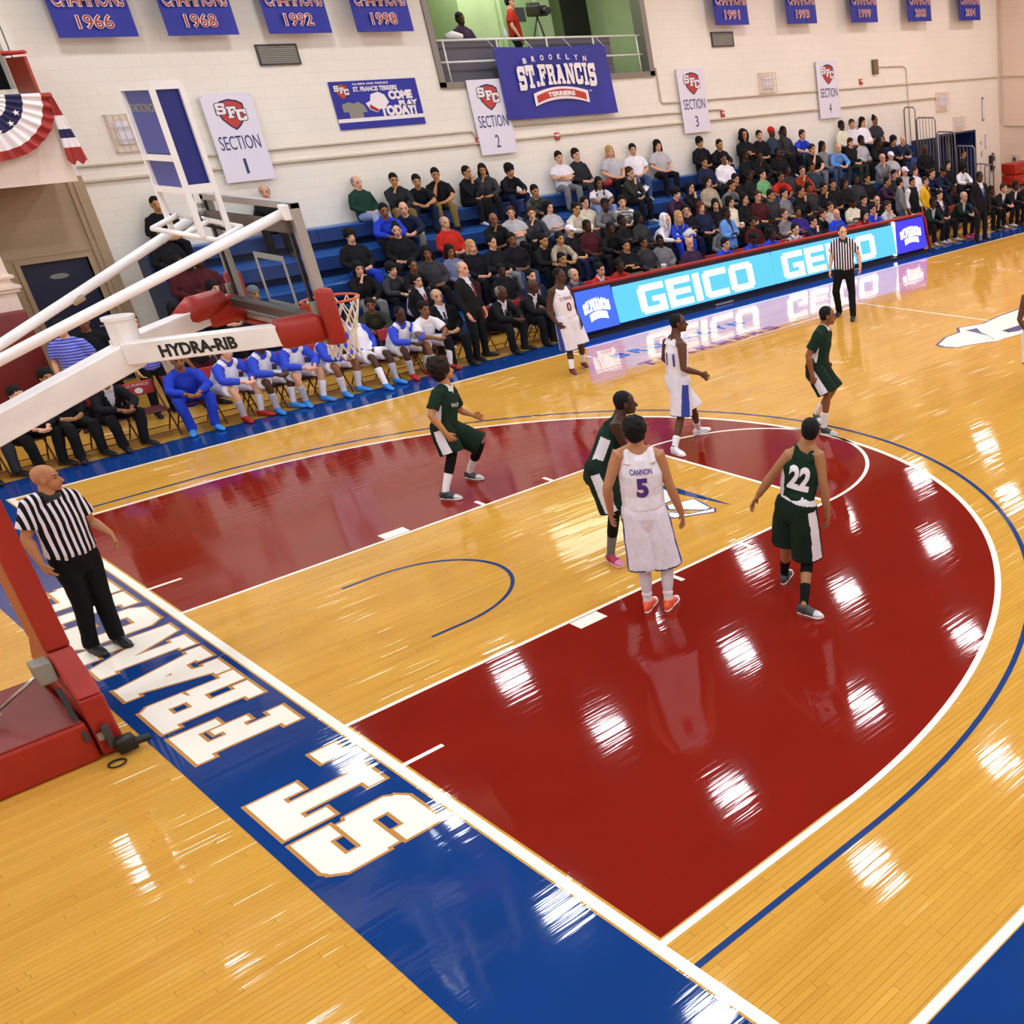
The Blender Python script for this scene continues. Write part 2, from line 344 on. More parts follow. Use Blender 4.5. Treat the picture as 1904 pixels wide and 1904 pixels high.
def board_geo(b, org):
    g = .0007; a0, a1, c0, c1 = b[0]+g-org[0], b[1]-g-org[0], b[2]+g-org[1], b[3]-g-org[1]; d = b[5]; e = .0012
    vs = [(a0, c0, -.02), (a1, c0, -.02), (a1, c1, -.02), (a0, c1, -.02), (a0, c0, -e), (a1, c0, -e), (a1, c1, -e), (a0, c1, -e),
          (a0+e, c0+e, d), (a1-e, c0+e, d), (a1-e, c1-e, -d), (a0+e, c1-e, -d)]
    fs = [(8, 9, 10, 11), (4, 5, 9, 8), (5, 6, 10, 9), (6, 7, 11, 10), (7, 4, 8, 11), (0, 1, 5, 4), (1, 2, 6, 5), (2, 3, 7, 6), (3, 0, 4, 7)]
    return vs, fs
def set_tint(me, vals):
    at = me.attributes.new('tint', 'FLOAT', 'FACE'); at.data.foreach_set('value', vals)
mb = MB(); tn = []
for i, b in enumerate(B):
    if i in single: continue
    vs, fs = board_geo(b, (0, 0)); mb.add(vs, fs[:5]); tn += [b[4]]*5
me = bpy.data.meshes.new('floorboards'); me.from_pydata(mb.v, [], mb.f); set_tint(me, tn)
o = mesh_ob('floorboards', me, M_WOOD, fl); o['kind'] = 'stuff'
for i in sorted(single):
    vs, fs = board_geo(B[i], (0, 0)); me = bpy.data.meshes.new('floorboard'); me.from_pydata(vs, [], fs); set_tint(me, [B[i][4]]*len(fs))
    mesh_ob('floorboard', me, M_WOOD, fl)
def flat(name, polys, m, z, parent=fl, label=None):
    mb = MB()
    for p in polys: mb.poly([(a, b, z) for a, b in p])
    o = mb.build(name, m, parent, fix=False)
    for pl in o.data.polygons: pass
    bm = bmesh.new(); bm.from_mesh(o.data)
    for f in bm.faces:
        f.normal_update()
        if f.normal.z < 0: f.normal_flip()
    bm.to_mesh(o.data); bm.free()
    if label: o['label'] = label
    return o
def rect(a, b, c, d): return [(a, c), (b, c), (b, d), (a, d)]
HW = 7.62; BC = 1.575
def arc(cx, cy, r0, r1, t0, t1, n=64):
    out = []
    for i in range(n):
        a, b = t0+(t1-t0)*i/n, t0+(t1-t0)*(i+1)/n
        out.append([(cx+r0*math.cos(a), cy+r0*math.sin(a)), (cx+r1*math.cos(a), cy+r1*math.sin(a)), (cx+r1*math.cos(b), cy+r1*math.sin(b)), (cx+r0*math.cos(b), cy+r0*math.sin(b))])
    return out
LW, FT, CL = 1.8288, 5.79, 28.65
Z1, Z2, Z3, Z4 = .0016, .0028, .004, .0052
# blue border
flat('blue_border', [rect(-1.08, -.09, -8.6, HW+.08), rect(-1.08, X1, HW+.085, 8.55), rect(-1.08, X1, -9.4, -HW-.085), rect(CL+.09, CL+1.1, -HW-.08, HW+.08)], M_BLUE, Z1)
# red three-point area with the lane left in wood
R3 = 5.955
red = []
n = 60
pts = [(0.02, -5.94), (BC, -5.94)]+[(BC+R3*math.cos(a), R3*math.sin(a)) for a in [-PI/2+PI*i/n for i in range(1, n)]]+[(BC, 5.94), (.02, 5.94)]
for sgn in (-1, 1):
    red.append([(.02, sgn*LW), (.02, sgn*5.94), (BC, sgn*5.94)]+[(BC+R3*math.cos(a), sgn*R3*math.sin(a)) for a in [PI/2-(PI/2-.31)*i/40 for i in range(1, 41)]]+[(FT, sgn*LW)])
al = .31; red.append([(FT, -LW)]+[(BC+R3*math.cos(a), R3*math.sin(a)) for a in [-al+2*al*i/24 for i in range(25)]]+[(FT, LW)])
flat('red_area', red, M_RED, Z1)
def P3(rad, w):
    return [rect(0, BC, -rad-0, -rad+w), rect(0, BC, rad-w, rad)]+arc(BC, 0, rad-w, rad, -PI/2, PI/2, 90)
flat('three_point_line', P3(6.02, .062), M_CREAM, Z2)
flat('outer_arc_line', P3(6.335, .052), M_DARKBLUE, Z2)
flat('baseline', [rect(-.075, 0, -HW-.08, HW+.08)], M_CREAM, Z2)
flat('baseline', [rect(CL, CL+.075, -HW-.08, HW+.08)], M_CREAM, Z2)
flat('sideline', [rect(0, CL, HW, HW+.06)], M_CREAM, Z2)
flat('sideline', [rect(0, CL, -HW-.075, -HW)], M_CREAM, Z2)
flat('lane_line', [rect(0, FT, -LW, -LW+.05)], M_CREAM, Z2); flat('lane_line', [rect(0, FT, LW-.05, LW)], M_CREAM, Z2)
flat('free_throw_line', [rect(FT-.05, FT, -LW, LW)], M_CREAM, Z3)
flat('free_throw_circle', arc(FT, 0, LW-.05, LW, -PI/2, PI/2, 48), M_CREAM, Z2)
flat('restricted_arc', arc(1.56, 0, .91, .95, -PI/2, PI/2, 40)+[rect(1.22, 1.56, -.95, -.91), rect(1.22, 1.56, .91, .95)], M_DARKBLUE, Z2)
for sgn in (-1, 1):
    def yr(a, b): return sorted((sgn*a, sgn*b))
    flat('lane_block', [rect(2.134, 2.438, *yr(LW+.012, LW+.203))], M_CREAM, Z2)
    for x in (3.353, 4.318, 5.283): flat('lane_mark', [rect(x, x+.052, *yr(LW, LW+.203))], M_CREAM, Z2)
    flat('baseline_mark', [rect(0, .33, *yr(2.743, 2.794))], M_CREAM, Z2)
    flat('coaching_box_mark', [rect(8.5, 8.55, *yr(HW-.95, HW))], M_CREAM, Z2)
flat('halfcourt_line', [rect(CL/2-.025, CL/2+.025, -HW, HW)], M_CREAM, Z2)
# wordmark on the baseline apron: S T . F R A N C I S, cream with a tan edge
STARTS = [('S', -3.68), ('T', -2.95), ('.', -2.2), ('F', -1.36), ('R', -.62), ('A', .1), ('N', .93), ('C', 1.77), ('I', 2.5), ('S', 3.02)]
for ch, y0 in STARTS:
    k = .74*(1 if ch != '.' else 1)
    if ch == 'I': k = .8
    mb = MB(); glyph(mb, ch, lambda a, b: (-.17-b*.79, y0+a*k, Z2), .035); o = mb.build('wordmark_edge', M_TAN, fl, fix=False)
    mb = MB(); glyph(mb, ch, lambda a, b: (-.17-b*.79, y0+a*k, Z3)); p = mb.build('wordmark_letter', M_CREAM, fl, fix=False)
    for q in (o, p):
        bm = bmesh.new(); bm.from_mesh(q.data)
        for f in bm.faces:
            f.normal_update()
            if f.normal.z < 0: f.normal_flip()
        bm.to_mesh(q.data); bm.free()
# lane emblem (mostly behind the players): blue swoosh, cream letter strokes with a dark edge
flat('lane_emblem', [[(5.0, .47), (5.06, .2), (5.06, -.9), (5.0, -.5), (4.93, .1)]], M_DARKBLUE, Z2)
EM = [[(4.95, .3), (4.85, -.1), (4.4, -.15), (4.45, .3)], [(4.93, -.32), (4.85, -.72), (4.78, -.72), (4.55, -.32), (4.62, -.2)], [(4.58, -.66), (4.86, -.78), (4.8, -.86), (4.42, -.6), (4.38, -.42), (4.5, -.42)]]
flat('lane_emblem', [offset_poly(p, .02) for p in EM], M_DARKBLUE, Z2); flat('lane_emblem', EM, M_CREAM, Z3)
flat('lane_emblem', [[(4.42, -.45), (4.35, -.5), (3.9, -.9), (3.9, -1.0), (4.0, -1.04)]], M_DARKBLUE, Z2)
# centre-court emblem
CE = [(12.30, 1.80), (12.83, 2.02), (13.25, 2.02), (13.54, 2.28), (14.05, 2.05), (14.78, 2.15), (15.6, 2.15), (16.6, 1.4), (16.9, .3), (16.2, -.8), (14.9, -.9), (14.1, .2), (13.8, .86), (13.26, .95), (13.05, .96), (12.86, 1.1), (12.3, 1.38), (12.24, 1.6)]
flat('centre_emblem', [CE], M_DARKBLUE, Z2)
cc = V((14.2, 1.1)); flat('centre_emblem', [[(cc.x+(x-cc.x)*.972, cc.y+(y-cc.y)*.95) for x, y in CE]], M_CREAM, Z3)
flat('centre_emblem', [[(13.45, 1.98), (13.7, 1.9), (13.45, 1.6), (13.2, 1.15), (13.05, 1.0), (13.3, 1.3), (13.4, 1.7)], [(13.75, 1.35), (14.4, 1.3), (14.5, 1.1), (13.9, 1.05), (13.7, 1.15)]], M_DARKBLUE, Z4)
# words painted in front of the scorer's table (two rows of blue, one of red)
for txt, y, x, wd, hh, m in (('BROOKLYN', 6.4, 8.75, 3.2, .34, M_DARKBLUE), ('TERRIERS', 5.45, 8.65, 3.4, .3, M_RED)):
    for i, c in enumerate(txt):
        q = MB(); text_in(q, c, (x+wd*i/8, y, Z2-.0005), (1, 0, 0), (0, 1, 0), wd/8*.72, hh, .03, 0, .0008); q.build('painted_letter', m, fl)

# ---------------------------------------------------------------- ceiling lamps (positions from their glints on the floor)
lamp_e = mat('lamp_glow', 'ffffff', .4, emit=LAMP_POWER); bsdf(lamp_e).inputs['Emission Color'].default_value = (.94, .98, 1.04, 1)
lamp_p = mat('lamp_glow_rosy', 'ffffff', .4, emit=LAMP_POWER); bsdf(lamp_p).inputs['Emission Color'].default_value = (1.04, .94, .95, 1)
lx = [-3.7+3.63*i for i in range(10)]; ly = [10.55, 6.95, 3.1, -.6, -4.3, -8.0, -11.2]
proto = None
for i, x in enumerate(lx):
    for j, y in enumerate(ly):
        nm = '%s ceiling lamp from the left end wall, in the %s row from the bleachers' % (('first second third fourth fifth sixth seventh eighth ninth tenth'.split())[i], ('first,second,third,fourth,fifth,sixth,seventh'.split(','))[j])
        t = thing('ceiling_lamp', nm, 'ceiling light', (x, y, 7.5), 0, 'high-bay lamps')
        if i > 4 and 1:
            key = 'r'
        else: key = 'w'
        if proto is None or key not in proto:
            proto = proto or {}
            a = MB(); a.tube([(0, 0, .0), (0, 0, .06), (0, 0, .3), (0, 0, .34)], [.36, .37, .14, .06], 20); a.tube([(0, 0, .3), (0, 0, .8)], .015, 6); am = a.build('housing', M_DKGREY, t, True)
            d = MB(); d.tube([(0, 0, -.012), (0, 0, -.002)], [.33, .33], 20); dm = d.build('lens', lamp_p if key == 'r' else lamp_e, t)
            proto[key] = (am.data, dm.data)
        else:
            link(bpy.data.objects.new('housing', proto[key][0]), t); link(bpy.data.objects.new('lens', proto[key][1]), t)

# ---------------------------------------------------------------- things on the far wall
YW = Y1
WX, WZ = V((1, 0, 0)), V((0, 0, 1))
def banner_champ(x0, year, wd=1.16, top=7.35, zb=5.6, label='', first='NORTHEAST'):
    t = thing('championship_banner', label, 'banner', (CAMP.x+(x0+wd/2-CAMP.x)*.9876, YW-.3, CAMP.z+(zb-CAMP.z)*.9876), 0, 'championship banners')
    h = top-zb; mb = MB(); n = 10
    vs = []; fs = []
    for i in range(n+1):
        for j in range(2):
            a = -wd/2+wd*i/n; vs.append((a, .012*math.sin(i*1.9+x0)-.05*(1-j), h*j))
    for i in range(n): fs.append((i*2, i*2+2, i*2+3, i*2+1))
    k = len(vs); vs += [(a, b+.008, c) for a, b, c in vs]; fs += [tuple(q+k for q in f[::-1]) for f in fs]
    mb.add(vs, fs); mb.build('cloth', M_BAN, t)
    pole = MB(); pole.tube([(-wd/2-.03, 0, h+.01), (wd/2+.03, 0, h+.01)], .015, 8); pole.build('hanging_rod', M_GREYM, t)
    for sx in (-wd*.45, wd*.45): MB().tube([(sx, 0, h+.01), (sx, .3, h+.01)], .012, 6).build('wall_bracket', M_GREYM, t)
    for s, (txt, z, hh, ww) in enumerate(((year, .13, .2, .5), ('CHAMPIONS', .46, .23, 1.0), ('REGULAR SEASON', .83, .2, 1.0))):
        a = MB(); text_in(a, txt, (-ww/2-.012, -.085, z-.012), WX, WZ, ww+.024, hh+.024, .045, 0, .003); a.build('lettering_edge', M_BANWHITE, t)
        a = MB(); text_in(a, txt, (-ww/2, -.091, z), WX, WZ, ww, hh, .0, 0, .003); a.build('lettering', M_BANRED, t)
YR = [(4.04, '1966'), (5.66, '1968'), (7.35, '1992'), (9.0, '1998'), (18.24, '1991'), (20.83, '1993'), (23.4, '1999'), (25.98, '2003'), (28.56, '2004')]
BP = ['leftmost on the wall above the hoop', 'second from the left', 'above the grey vent', 'just left of the booth window', 'just right of the booth, over the plate', 'above the section 4 sign', 'above the bent conduit', 'above the railings', 'last before the right corner']
for (x, y), s_ in zip(YR, BP):
    banner_champ(x, y, 1.145, label='blue banner reading CHAMPIONS %s, %s' % (y, s_))
def crest(mb0, mb1, mb2, cx, cz, s, y):
    sh = [(-.5, .38), (-.3, .5), (0, .56), (.3, .5), (.5, .38), (.5, 0), (.42, -.2), (.2, -.45), (0, -.6), (-.2, -.45), (-.42, -.2), (-.5, 0)]
    mb0.poly([(cx+a*s, y, cz+b*s) for a, b in sh]); mb1.poly([(cx+a*s*.88, y-.002, cz+b*s*.88) for a, b in sh])
    for ch, dx, dz, k in (('S', -.56, .0, .42), ('F', -.17, -.14, .42), ('C', .16, -.26, .42)):
        glyph(mb2[0], ch, lambda a, b: (cx+(dx+a*k)*s, y-.004, cz+(dz+b*k)*s), .06); glyph(mb2[1], ch, lambda a, b: (cx+(dx+a*k)*s, y-.006, cz+(dz+b*k)*s))
def add_crest(t, cx, cz, s, y):
    a, b, c, d = MB(), MB(), MB(), MB(); crest(a, b, (c, d), cx, cz, s, y)
    a.build('crest_border', M_INK, t, fix=False); b.build('crest_shield', M_CRED, t, fix=False); c.build('crest_letter_edge', M_INK, t, fix=False); d.build('crest_letters', M_BANWHITE, t, fix=False)
M_TXT = mat('sign_text', '2a3a6e', .6)
def serif_section(mb, O, wd, hh):
    text_in(mb, 'SECTION', O, WX, WZ, wd, hh, .0, 0, .002)
for x, n in ((5.79, '1'), (11.0, '2'), (16.7, '3'), (21.71, '4')):
    t = thing('section_sign', 'white sign reading SECTION %s, %s' % (n, {'1': 'leftmost, beside the shot clock', '2': 'overlapped by the wordmark banner', '3': 'right of the booth window', '4': 'rightmost, under the 1993 banner'}[n]), 'sign', (x+.435, YW-.085, 3.12), 0, 'section signs')
    MB().box(-.435, .435, -.012, .0, 0, 1.52, bev=.003).build('board', M_SIGN, t)
    add_crest(t, .02, 1.17, .46, -.016)
    a = MB(); serif_section(a, (-.35, -.015, .56), .7, .24); a.build('lettering', M_TXT, t)
    a = MB(); text_in(a, n, (-.045, -.015, .14), WX, WZ, .1 if n != '1' else .05, .26, 0, 0, .002); a.build('numeral', M_TXT, t)
    a = MB()
    for sx in (-.4, .4): a.tube([(sx, -.02, 1.48), (sx, .085, 1.48)], .008, 6)
    a.build('fixing_screw', M_GREYM, t)
# "come play today" poster
t = thing('promotion_banner', 'blue poster with a grey T-shirt, a white dog head and the words COME PLAY TODAY', 'poster', (9.04, YW-.02, 3.86))
MB().box(-.89, .89, -.008, 0, 0, .88).build('sheet', M_BAN, t); MB().poly([(-.89, -.01, .13), (.89, -.01, .13), (.89, -.01, .2), (-.89, -.01, .2)]).build('white_band', M_BANWHITE, t)
add_crest(t, -.67, .7, .26, -.012)
a = MB(); text_in(a, 'ST. FRANCIS TERRIERS', (-.44, -.012, .68), WX, WZ, .9, .09, .04, 0, .002); text_in(a, 'ALUMNI AND FRIENDS', (-.44, -.012, .8), WX, WZ, .74, .04, .02, 0, .002)
text_in(a, 'COME', (.24, -.012, .5), WX, WZ, .5, .17, .07, 0, .002); text_in(a, 'PLAY', (.42, -.012, .37), WX, WZ, .4, .11, .07, 0, .002); text_in(a, 'TODAY!', (.0, -.012, .2), WX, WZ, .76, .2, .07, 0, .002)
a.build('lettering', M_BANWHITE, t)
MB().poly([(x, -.012, z) for x, z in ((-.74, .46), (-.6, .5), (-.5, .47), (-.4, .5), (-.3, .42), (-.26, .3), (-.36, .3), (-.36, .2), (-.64, .2), (-.64, .32), (-.74, .32))]).build('shirt_picture', M_TAG, t, fix=False)
MB().poly([(x, -.012, z) for x, z in ((-.12, .62), (.04, .66), (.16, .6), (.22, .46), (.12, .36), (.02, .36), (-.06, .28), (-.2, .34), (-.26, .46), (-.16, .5))]).build('dog_picture', M_BANWHITE, t, fix=False)
MB().poly([(x, -.014, z) for x, z in ((-.2, .36), (-.06, .29), (-.02, .33), (-.18, .44))]).build('collar_picture', M_BANRED, t, fix=False)
# big wordmark banner hanging over the booth rail
t = thing('wordmark_banner', 'large blue cloth banner reading BROOKLYN ST.FRANCIS TERRIERS, hung from the booth rail', 'banner', (13.22, YW-.14, 3.79))
bw, bh = 2.9, 1.47; nx, nz = 14, 6; vs = []; fs = []
for j in range(nz+1):
    for i in range(nx+1):
        u, v = i/nx, j/nz; sag = -.03*math.sin(PI*u)*v*v
        vs.append(((u-.5)*bw+(.03*(1-v) if u > .9 else 0), -.02*math.sin(u*9+v*2)*.8-.03*(1-v), v*bh+sag-.03*(1-v)*u))
for j in range(nz):
    for i in range(nx): a = j*(nx+1)+i; fs.append((a, a+1, a+nx+2, a+nx+1))
k = len(vs); vs += [(a, b+.01, c) for a, b, c in vs]; fs += [tuple(q+k for q in f[::-1]) for f in fs]
MB().add(vs, fs).build('cloth', M_BAN2, t, True)
a = MB(); e = MB(); word = 'ST.FRANCIS'; tot = sum(GL[c][0]+.08 for c in word); xx = -1.03; sc = 2.06/tot
for c in word:
    wd = GL[c][0]*sc; u = (xx+wd/2)/1.03; arch = .11*(1-u*u); hh = .5-.1*(1-abs(u)); yy = .56+arch
    glyph(e, c, lambda p, q: (xx+p*sc, -.066, yy+q*hh), .04); glyph(a, c, lambda p, q: (xx+p*sc, -.07, yy+q*hh), .0)
    xx += wd+.08*sc
for i, c in enumerate('BROOKLYN'):
    u = (i-3.5)/3.5; text_in(a, c, (u*.78-.05, -.07, 1.12+.06*(1-u*u)), WX, WZ, .09, .11, .03, 0, .002)
a.build('lettering', M_BANWHITE, t, fix=False)
def bandpoly(x, z0, z1, arch, y, n=16): 
    up = [(x*(2*i/n-1), y, z1+arch*(1-(2*i/n-1)**2)) for i in range(n+1)]; dn = [(x*(2*i/n-1), y, z0+arch*(1-(2*i/n-1)**2)) for i in range(n+1)]
    return MB().add(up+dn, [(i, i+1, n+2+i, n+1+i) for i in range(n)])
bandpoly(.72, .24, .5, .12, -.062).build('ribbon_edge', M_BANWHITE, t, fix=False); bandpoly(.65, .3, .45, .12, -.066).build('ribbon', M_CRED, t, fix=False)
a = MB(); text_in(a, 'TERRIERS', (-.36, -.07, .41), WX, WZ, .72, .1, .06, 0, .002, arch=.02); text_in(a, 'TM', (.74, -.07, .47), WX, WZ, .08, .04, .0, 0, .002); a.build('ribbon_lettering', M_BANWHITE, t)
for sx in (-1.4, -.5, .5, 1.4): MB().tube([(sx, -.03, 1.42), (sx, .26, 1.63)], .006, 6).build('tie_cord', M_BANWHITE, t)
MB().tube([(-1.4, -.02, .1), (-1.4, .15, .1)], .006, 6).build('tie_cord', M_BANWHITE, t)
# vents / plates, cages, alarms, conduits
def vent(x0, x1, z0, z1, lab):
    t = thing('wall_vent', lab, 'vent', ((x0+x1)/2, YW, z0)); w2 = (x1-x0)/2; h = z1-z0
    f = MB(); f.box(-w2, w2, -.02, 0, 0, h); f.build('back_plate', M_DKGREY, t)
    f = MB(); f.box(-w2, w2, -.05, -.02, 0, .03); f.box(-w2, w2, -.05, -.02, h-.03, h); f.box(-w2, -w2+.03, -.05, -.02, .03, h-.03); f.box(w2-.03, w2, -.05, -.02, .03, h-.03); f.build('frame', M_DKGREY, t)
    n = 9
    for i in range(n):
        z = .03+(h-.06)*(i+.5)/n; s = MB(); s.box(-w2+.03, w2-.03, -.045, -.025, z-.012, z+.012); s.build('slat', M_TAG, t)
vent(7.02, 7.76, 5.07, 5.43, 'grey slatted wall vent left of centre below the 1992 banner'); vent(18.05, 18.79, 5.1, 5.45, 'grey slatted wall vent below the 1991 banner')
def cage(x, z, w2, h, lab, nm='speaker_cage'):
    t = thing(nm, lab, 'fixture', (x, YW, z)); MB().box(-w2, w2, -.05, 0, 0, h, bev=.01).build('back_box', M_WALLP, t)
    MB().box(-w2*.6, w2*.6, -.09, -.05, h*.2, h*.8, bev=.008).build('speaker', M_SIGN, t)
    for i in range(5): s = MB(); s.tube([(-w2+2*w2*i/4, -.13, 0), (-w2+2*w2*i/4, -.13, h)], .008, 6); s.build('cage_bar', M_CONDUIT, t)
    for i in range(4): s = MB(); s.tube([(-w2, -.13, h*i/3), (w2, -.13, h*i/3)], .008, 6); s.build('cage_bar', M_CONDUIT, t)
    s = MB()
    for a in (-w2, w2):
        for b in (0, h): s.tube([(a, 0, b), (a, -.13, b)], .008, 6)
    s.build('cage_bracket', M_CONDUIT, t)
cage(19.8, 3.92, .27, .5, 'cream wall cage with a white speaker between the section 3 and 4 signs'); cage(27.45, 2.97, .28, .55, 'cream wall cage right of the section 4 sign above the railings')
cage(28.3, 2.27, .25, .45, 'cream wall cage just over the blue double doorway'); cage(4.45, 3.8, .2, .6, 'cream wall cage half hidden behind the shot clock')
def alarm(x, z, lab):
    t = thing('fire_alarm', lab, 'alarm', (x, YW, z)); MB().box(-.06, .06, -.05, 0, -.08, .08, bev=.01).build('body', M_CRED, t); MB().tube([(0, -.05, .02), (0, -.075, .02)], [.035, .025], 12).build('strobe', M_SIGN, t)
alarm(18.1, 3.5, 'red fire alarm between the cage and the SECTION 3 sign'); alarm(23.63, 4.02, 'red fire alarm just left of the brown junction box'); alarm(11.02, 3.42, 'red fire alarm at the lower left edge of the SECTION 2 sign'); alarm(13.0, 3.36, 'red fire alarm under the wordmark banner')
def conduit(pts, lab, r=.022):
    t = MB().tube([(x, YW-.035, z) for x, z in pts], r, 8).build('conduit', M_CONDUIT); tag(t, lab, 'pipe')
conduit([(3.6, 3.38), (27.12, 3.38), (27.2, 3.3)], 'lower cream conduit running along the bleacher wall below the signs', .028)
conduit([(3.6, 3.63), (5.9, 3.62), (10.9, 3.63), (11.0, 3.5)], 'short upper cream conduit from the balcony to the section 2 sign'); conduit([(11.96, 3.66), (17.9, 3.62), (18.1, 3.6)], 'middle cream conduit passing under the wordmark banner')
conduit([(16.13, 4.69), (16.14, 3.92), (16.2, 3.88), (30.6, 3.84)], 'upper right cream conduit that drops beside the booth window'); conduit([(24.5, 4.39), (25.6, 4.37), (25.75, 4.3), (25.8, 2.3)], 'thin bent conduit from the brown box down behind the railings', .016)
t = thing('junction_box', 'brown square box on the wall above the railings', 'box', (24.3, YW, 4.2)); MB().box(-.12, .12, -.08, 0, 0, .4, bev=.01).build('box_body', mat('brown_box', '6e5c40', .6), t); MB().box(-.1, .1, -.09, -.08, .03, .37).build('box_cover', mat('brown_cover', '7c6a4c', .5), t)
# right wall: conduit frame, board, notices, extinguisher
XW = X1
t = MB().tube([(XW-.03, 13.45, 7.9), (XW-.03, 13.45, 2.35), (XW-.03, 13.35, 2.28), (XW-.03, 9.0, 2.25)], .025, 8).build('conduit', M_CONDUIT); tag(t, 'cream conduit going down the corner and along the right-hand wall', 'pipe')
t = MB().tube([(XW-.03, 13.5, 3.86), (XW-.03, 9.0, 3.82)], .022, 8).build('conduit', M_CONDUIT); tag(t, 'cream conduit running level on the right-hand wall', 'pipe')
t = thing('fire_extinguisher', 'red fire extinguisher on the bleacher wall near the right corner', 'extinguisher', (30.1, YW-.1, .85))
MB().tube([(0, 0, 0), (0, 0, .02), (0, 0, .42), (0, 0, .48), (0, 0, .5)], [.06, .075, .075, .05, .025], 16).build('cylinder', mat('dark_extinguisher', '3a1512', .35), t, True)
a = MB(); a.tube([(0, 0, .5), (0, 0, .56)], .02, 8); a.box(-.02, .02, -.1, .02, .56, .58); a.tube([(0, -.03, .54), (.08, -.05, .5), (.09, -.05, .2), (.08, -.05, .1)], .012, 8); a.build('valve_and_hose', M_BLACK, t); MB().box(-.05, .05, -.08, -.074, .15, .32).build('label_plate', M_SIGN, t); MB().box(-.09, .09, .06, .09, .02, .5).build('wall_bracket', M_DKGREY, t)
for x, z, w2, h, lab in ((29.75, 2.5, .06, .75, 'narrow framed notice left of the right corner'), (29.6, 1.75, .06, .1, 'small grey wall plate beside the blue doorway'), (29.85, 1.6, .03, .45, 'thin vertical bracket on the wall by the corner'), (29.62, 1.35, .05, .18, 'small dark wall switch beside the blue doorway')):
    t = thing('wall_notice', lab, 'notice', (x, YW, z)); MB().box(-w2, w2, -.025, 0, 0, h, bev=.004).build('frame', M_TAG, t); MB().box(-w2*.8, w2*.8, -.03, -.025, h*.08, h*.92).build('face', M_SIGN, t)
t = thing('power_box', 'beige power box on the right-hand wall', 'box', (XW-.05, 12.9, 1.05)); MB().box(-.05, .05, -.13, .13, 0, .3, bev=.01).build('box_body', M_CONDUIT, t); MB().box(-.06, -.05, -.06, .06, .08, .2).build('socket', M_DKGREY, t)

# blue doorway, right; passage behind
dr = bpy.data.objects.new('door_1', None); link(dr); dr['kind'] = 'structure'
M_DB = mat('door_blue_right', '1b2a66', .5)
MB().box(27.3, 29.2, Y1+1.2, Y1+1.3, 0, 2.2).build('passage_back', M_DB, dr); a = MB(); a.box(27.24, 27.3, Y1-.03, Y1+.3, 0, 2.26); a.box(29.2, 29.26, Y1-.03, Y1+.3, 0, 2.26); a.box(27.3, 29.2, Y1-.03, Y1+.3, 2.2, 2.26); a.build('door_frame', M_DB, dr)
MB().box(29.14, 29.19, Y1+.05, Y1+1.0, .02, 2.18).build('door_leaf', M_DB, dr)
for i in range(9): MB().box(27.36+i*.13, 27.43+i*.13, Y1+1.14, Y1+1.2, .02, 2.1).build('curtain_fold', M_BANRED if 0 else mat('curtain_blue', '20307c', .7), dr)
a = MB(); a.box(27.0, 27.3, Y1+.3, Y1+1.3, 0, 2.6); a.box(29.2, 29.5, Y1+.3, Y1+1.3, 0, 2.6); a.box(27.0, 29.5, Y1+.3, Y1+1.3, 2.2, 2.6); struct('wall_passage', a, M_WALL)
# left corner: balcony block, door, padded pier
a = MB(); a.box(X0, 3.19, 12.2, Y1, 3.49, 4.72); struct('balcony_front', a, M_WALLP)
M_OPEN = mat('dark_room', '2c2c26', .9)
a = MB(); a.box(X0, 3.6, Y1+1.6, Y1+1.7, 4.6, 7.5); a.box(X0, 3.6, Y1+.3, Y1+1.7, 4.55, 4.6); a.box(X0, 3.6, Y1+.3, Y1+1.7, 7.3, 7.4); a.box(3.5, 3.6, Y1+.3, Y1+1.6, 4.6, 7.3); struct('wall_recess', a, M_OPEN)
a = MB(); a.box(3.21, 3.28, Y1-.08, Y1+.02, 4.72, 5.9); a.box(3.3, 3.38, Y1-.1, Y1, 4.72, 5.9); struct('trim_1', a, M_WHITE)
dr = bpy.data.objects.new('door_2', None); link(dr); dr['kind'] = 'structure'
MB().box(2.28, 3.24, Y1+.05, Y1+.1, .02, 2.18).build('door_leaf', M_DOOR, dr); a = MB(); a.box(2.2, 2.27, Y1-.04, Y1+.12, 0, 2.26); a.box(3.25, 3.32, Y1-.04, Y1+.12, 0, 2.26); a.box(2.27, 3.25, Y1-.04, Y1+.12, 2.19, 2.26); a.build('door_frame', M_TANSHADE, dr)
MB().prism([(2.76+.14*math.cos(q), 1.93+.045*math.sin(q)) for q in [2*PI*i/20 for i in range(20)]], Y1+.035, Y1+.05, 'y').build('door_sign', M_TAG, dr); MB().tube([(3.12, Y1+.05, 1.0), (3.12, Y1-.02, 1.0), (3.02, Y1-.02, 1.0)], .014, 8).build('door_handle', M_STEEL, dr)
a = MB(); a.box(X0, 2.2, Y1-.02, Y1, 2.3, 2.36); a.box(1.9, 3.6, Y1-.03, Y1, 2.29, 2.34); a.box(3.36, 3.6, Y1-.06, Y1, 0, 3.49); a.box(3.44, 3.5, Y1-.09, Y1-.06, 0, 3.4); a.box(X0, 2.2, Y1-.015, Y1-.001, 0, 3.49); a.box(3.32, 3.6, Y1-.015, Y1-.001, 0, 3.49); a.box(2.2, 3.32, Y1-.015, Y1-.001, 2.26, 3.49); struct('trim_2', a, M_TANSHADE)  # trim strips, plus thin sheets painting the balcony's shade onto the wall
a = MB(); a.box(X0, 1.58, 11.02, 11.6, 0, 3.49); a.box(X0, 1.63, 10.97, 11.6, 2.12, 2.17); a.box(X0, 1.66, 10.94, 11.6, 2.17, 2.21); a.box(X0, 1.63, 10.97, 11.6, 2.32, 2.36); struct('wall_pier', a, M_WALLP)
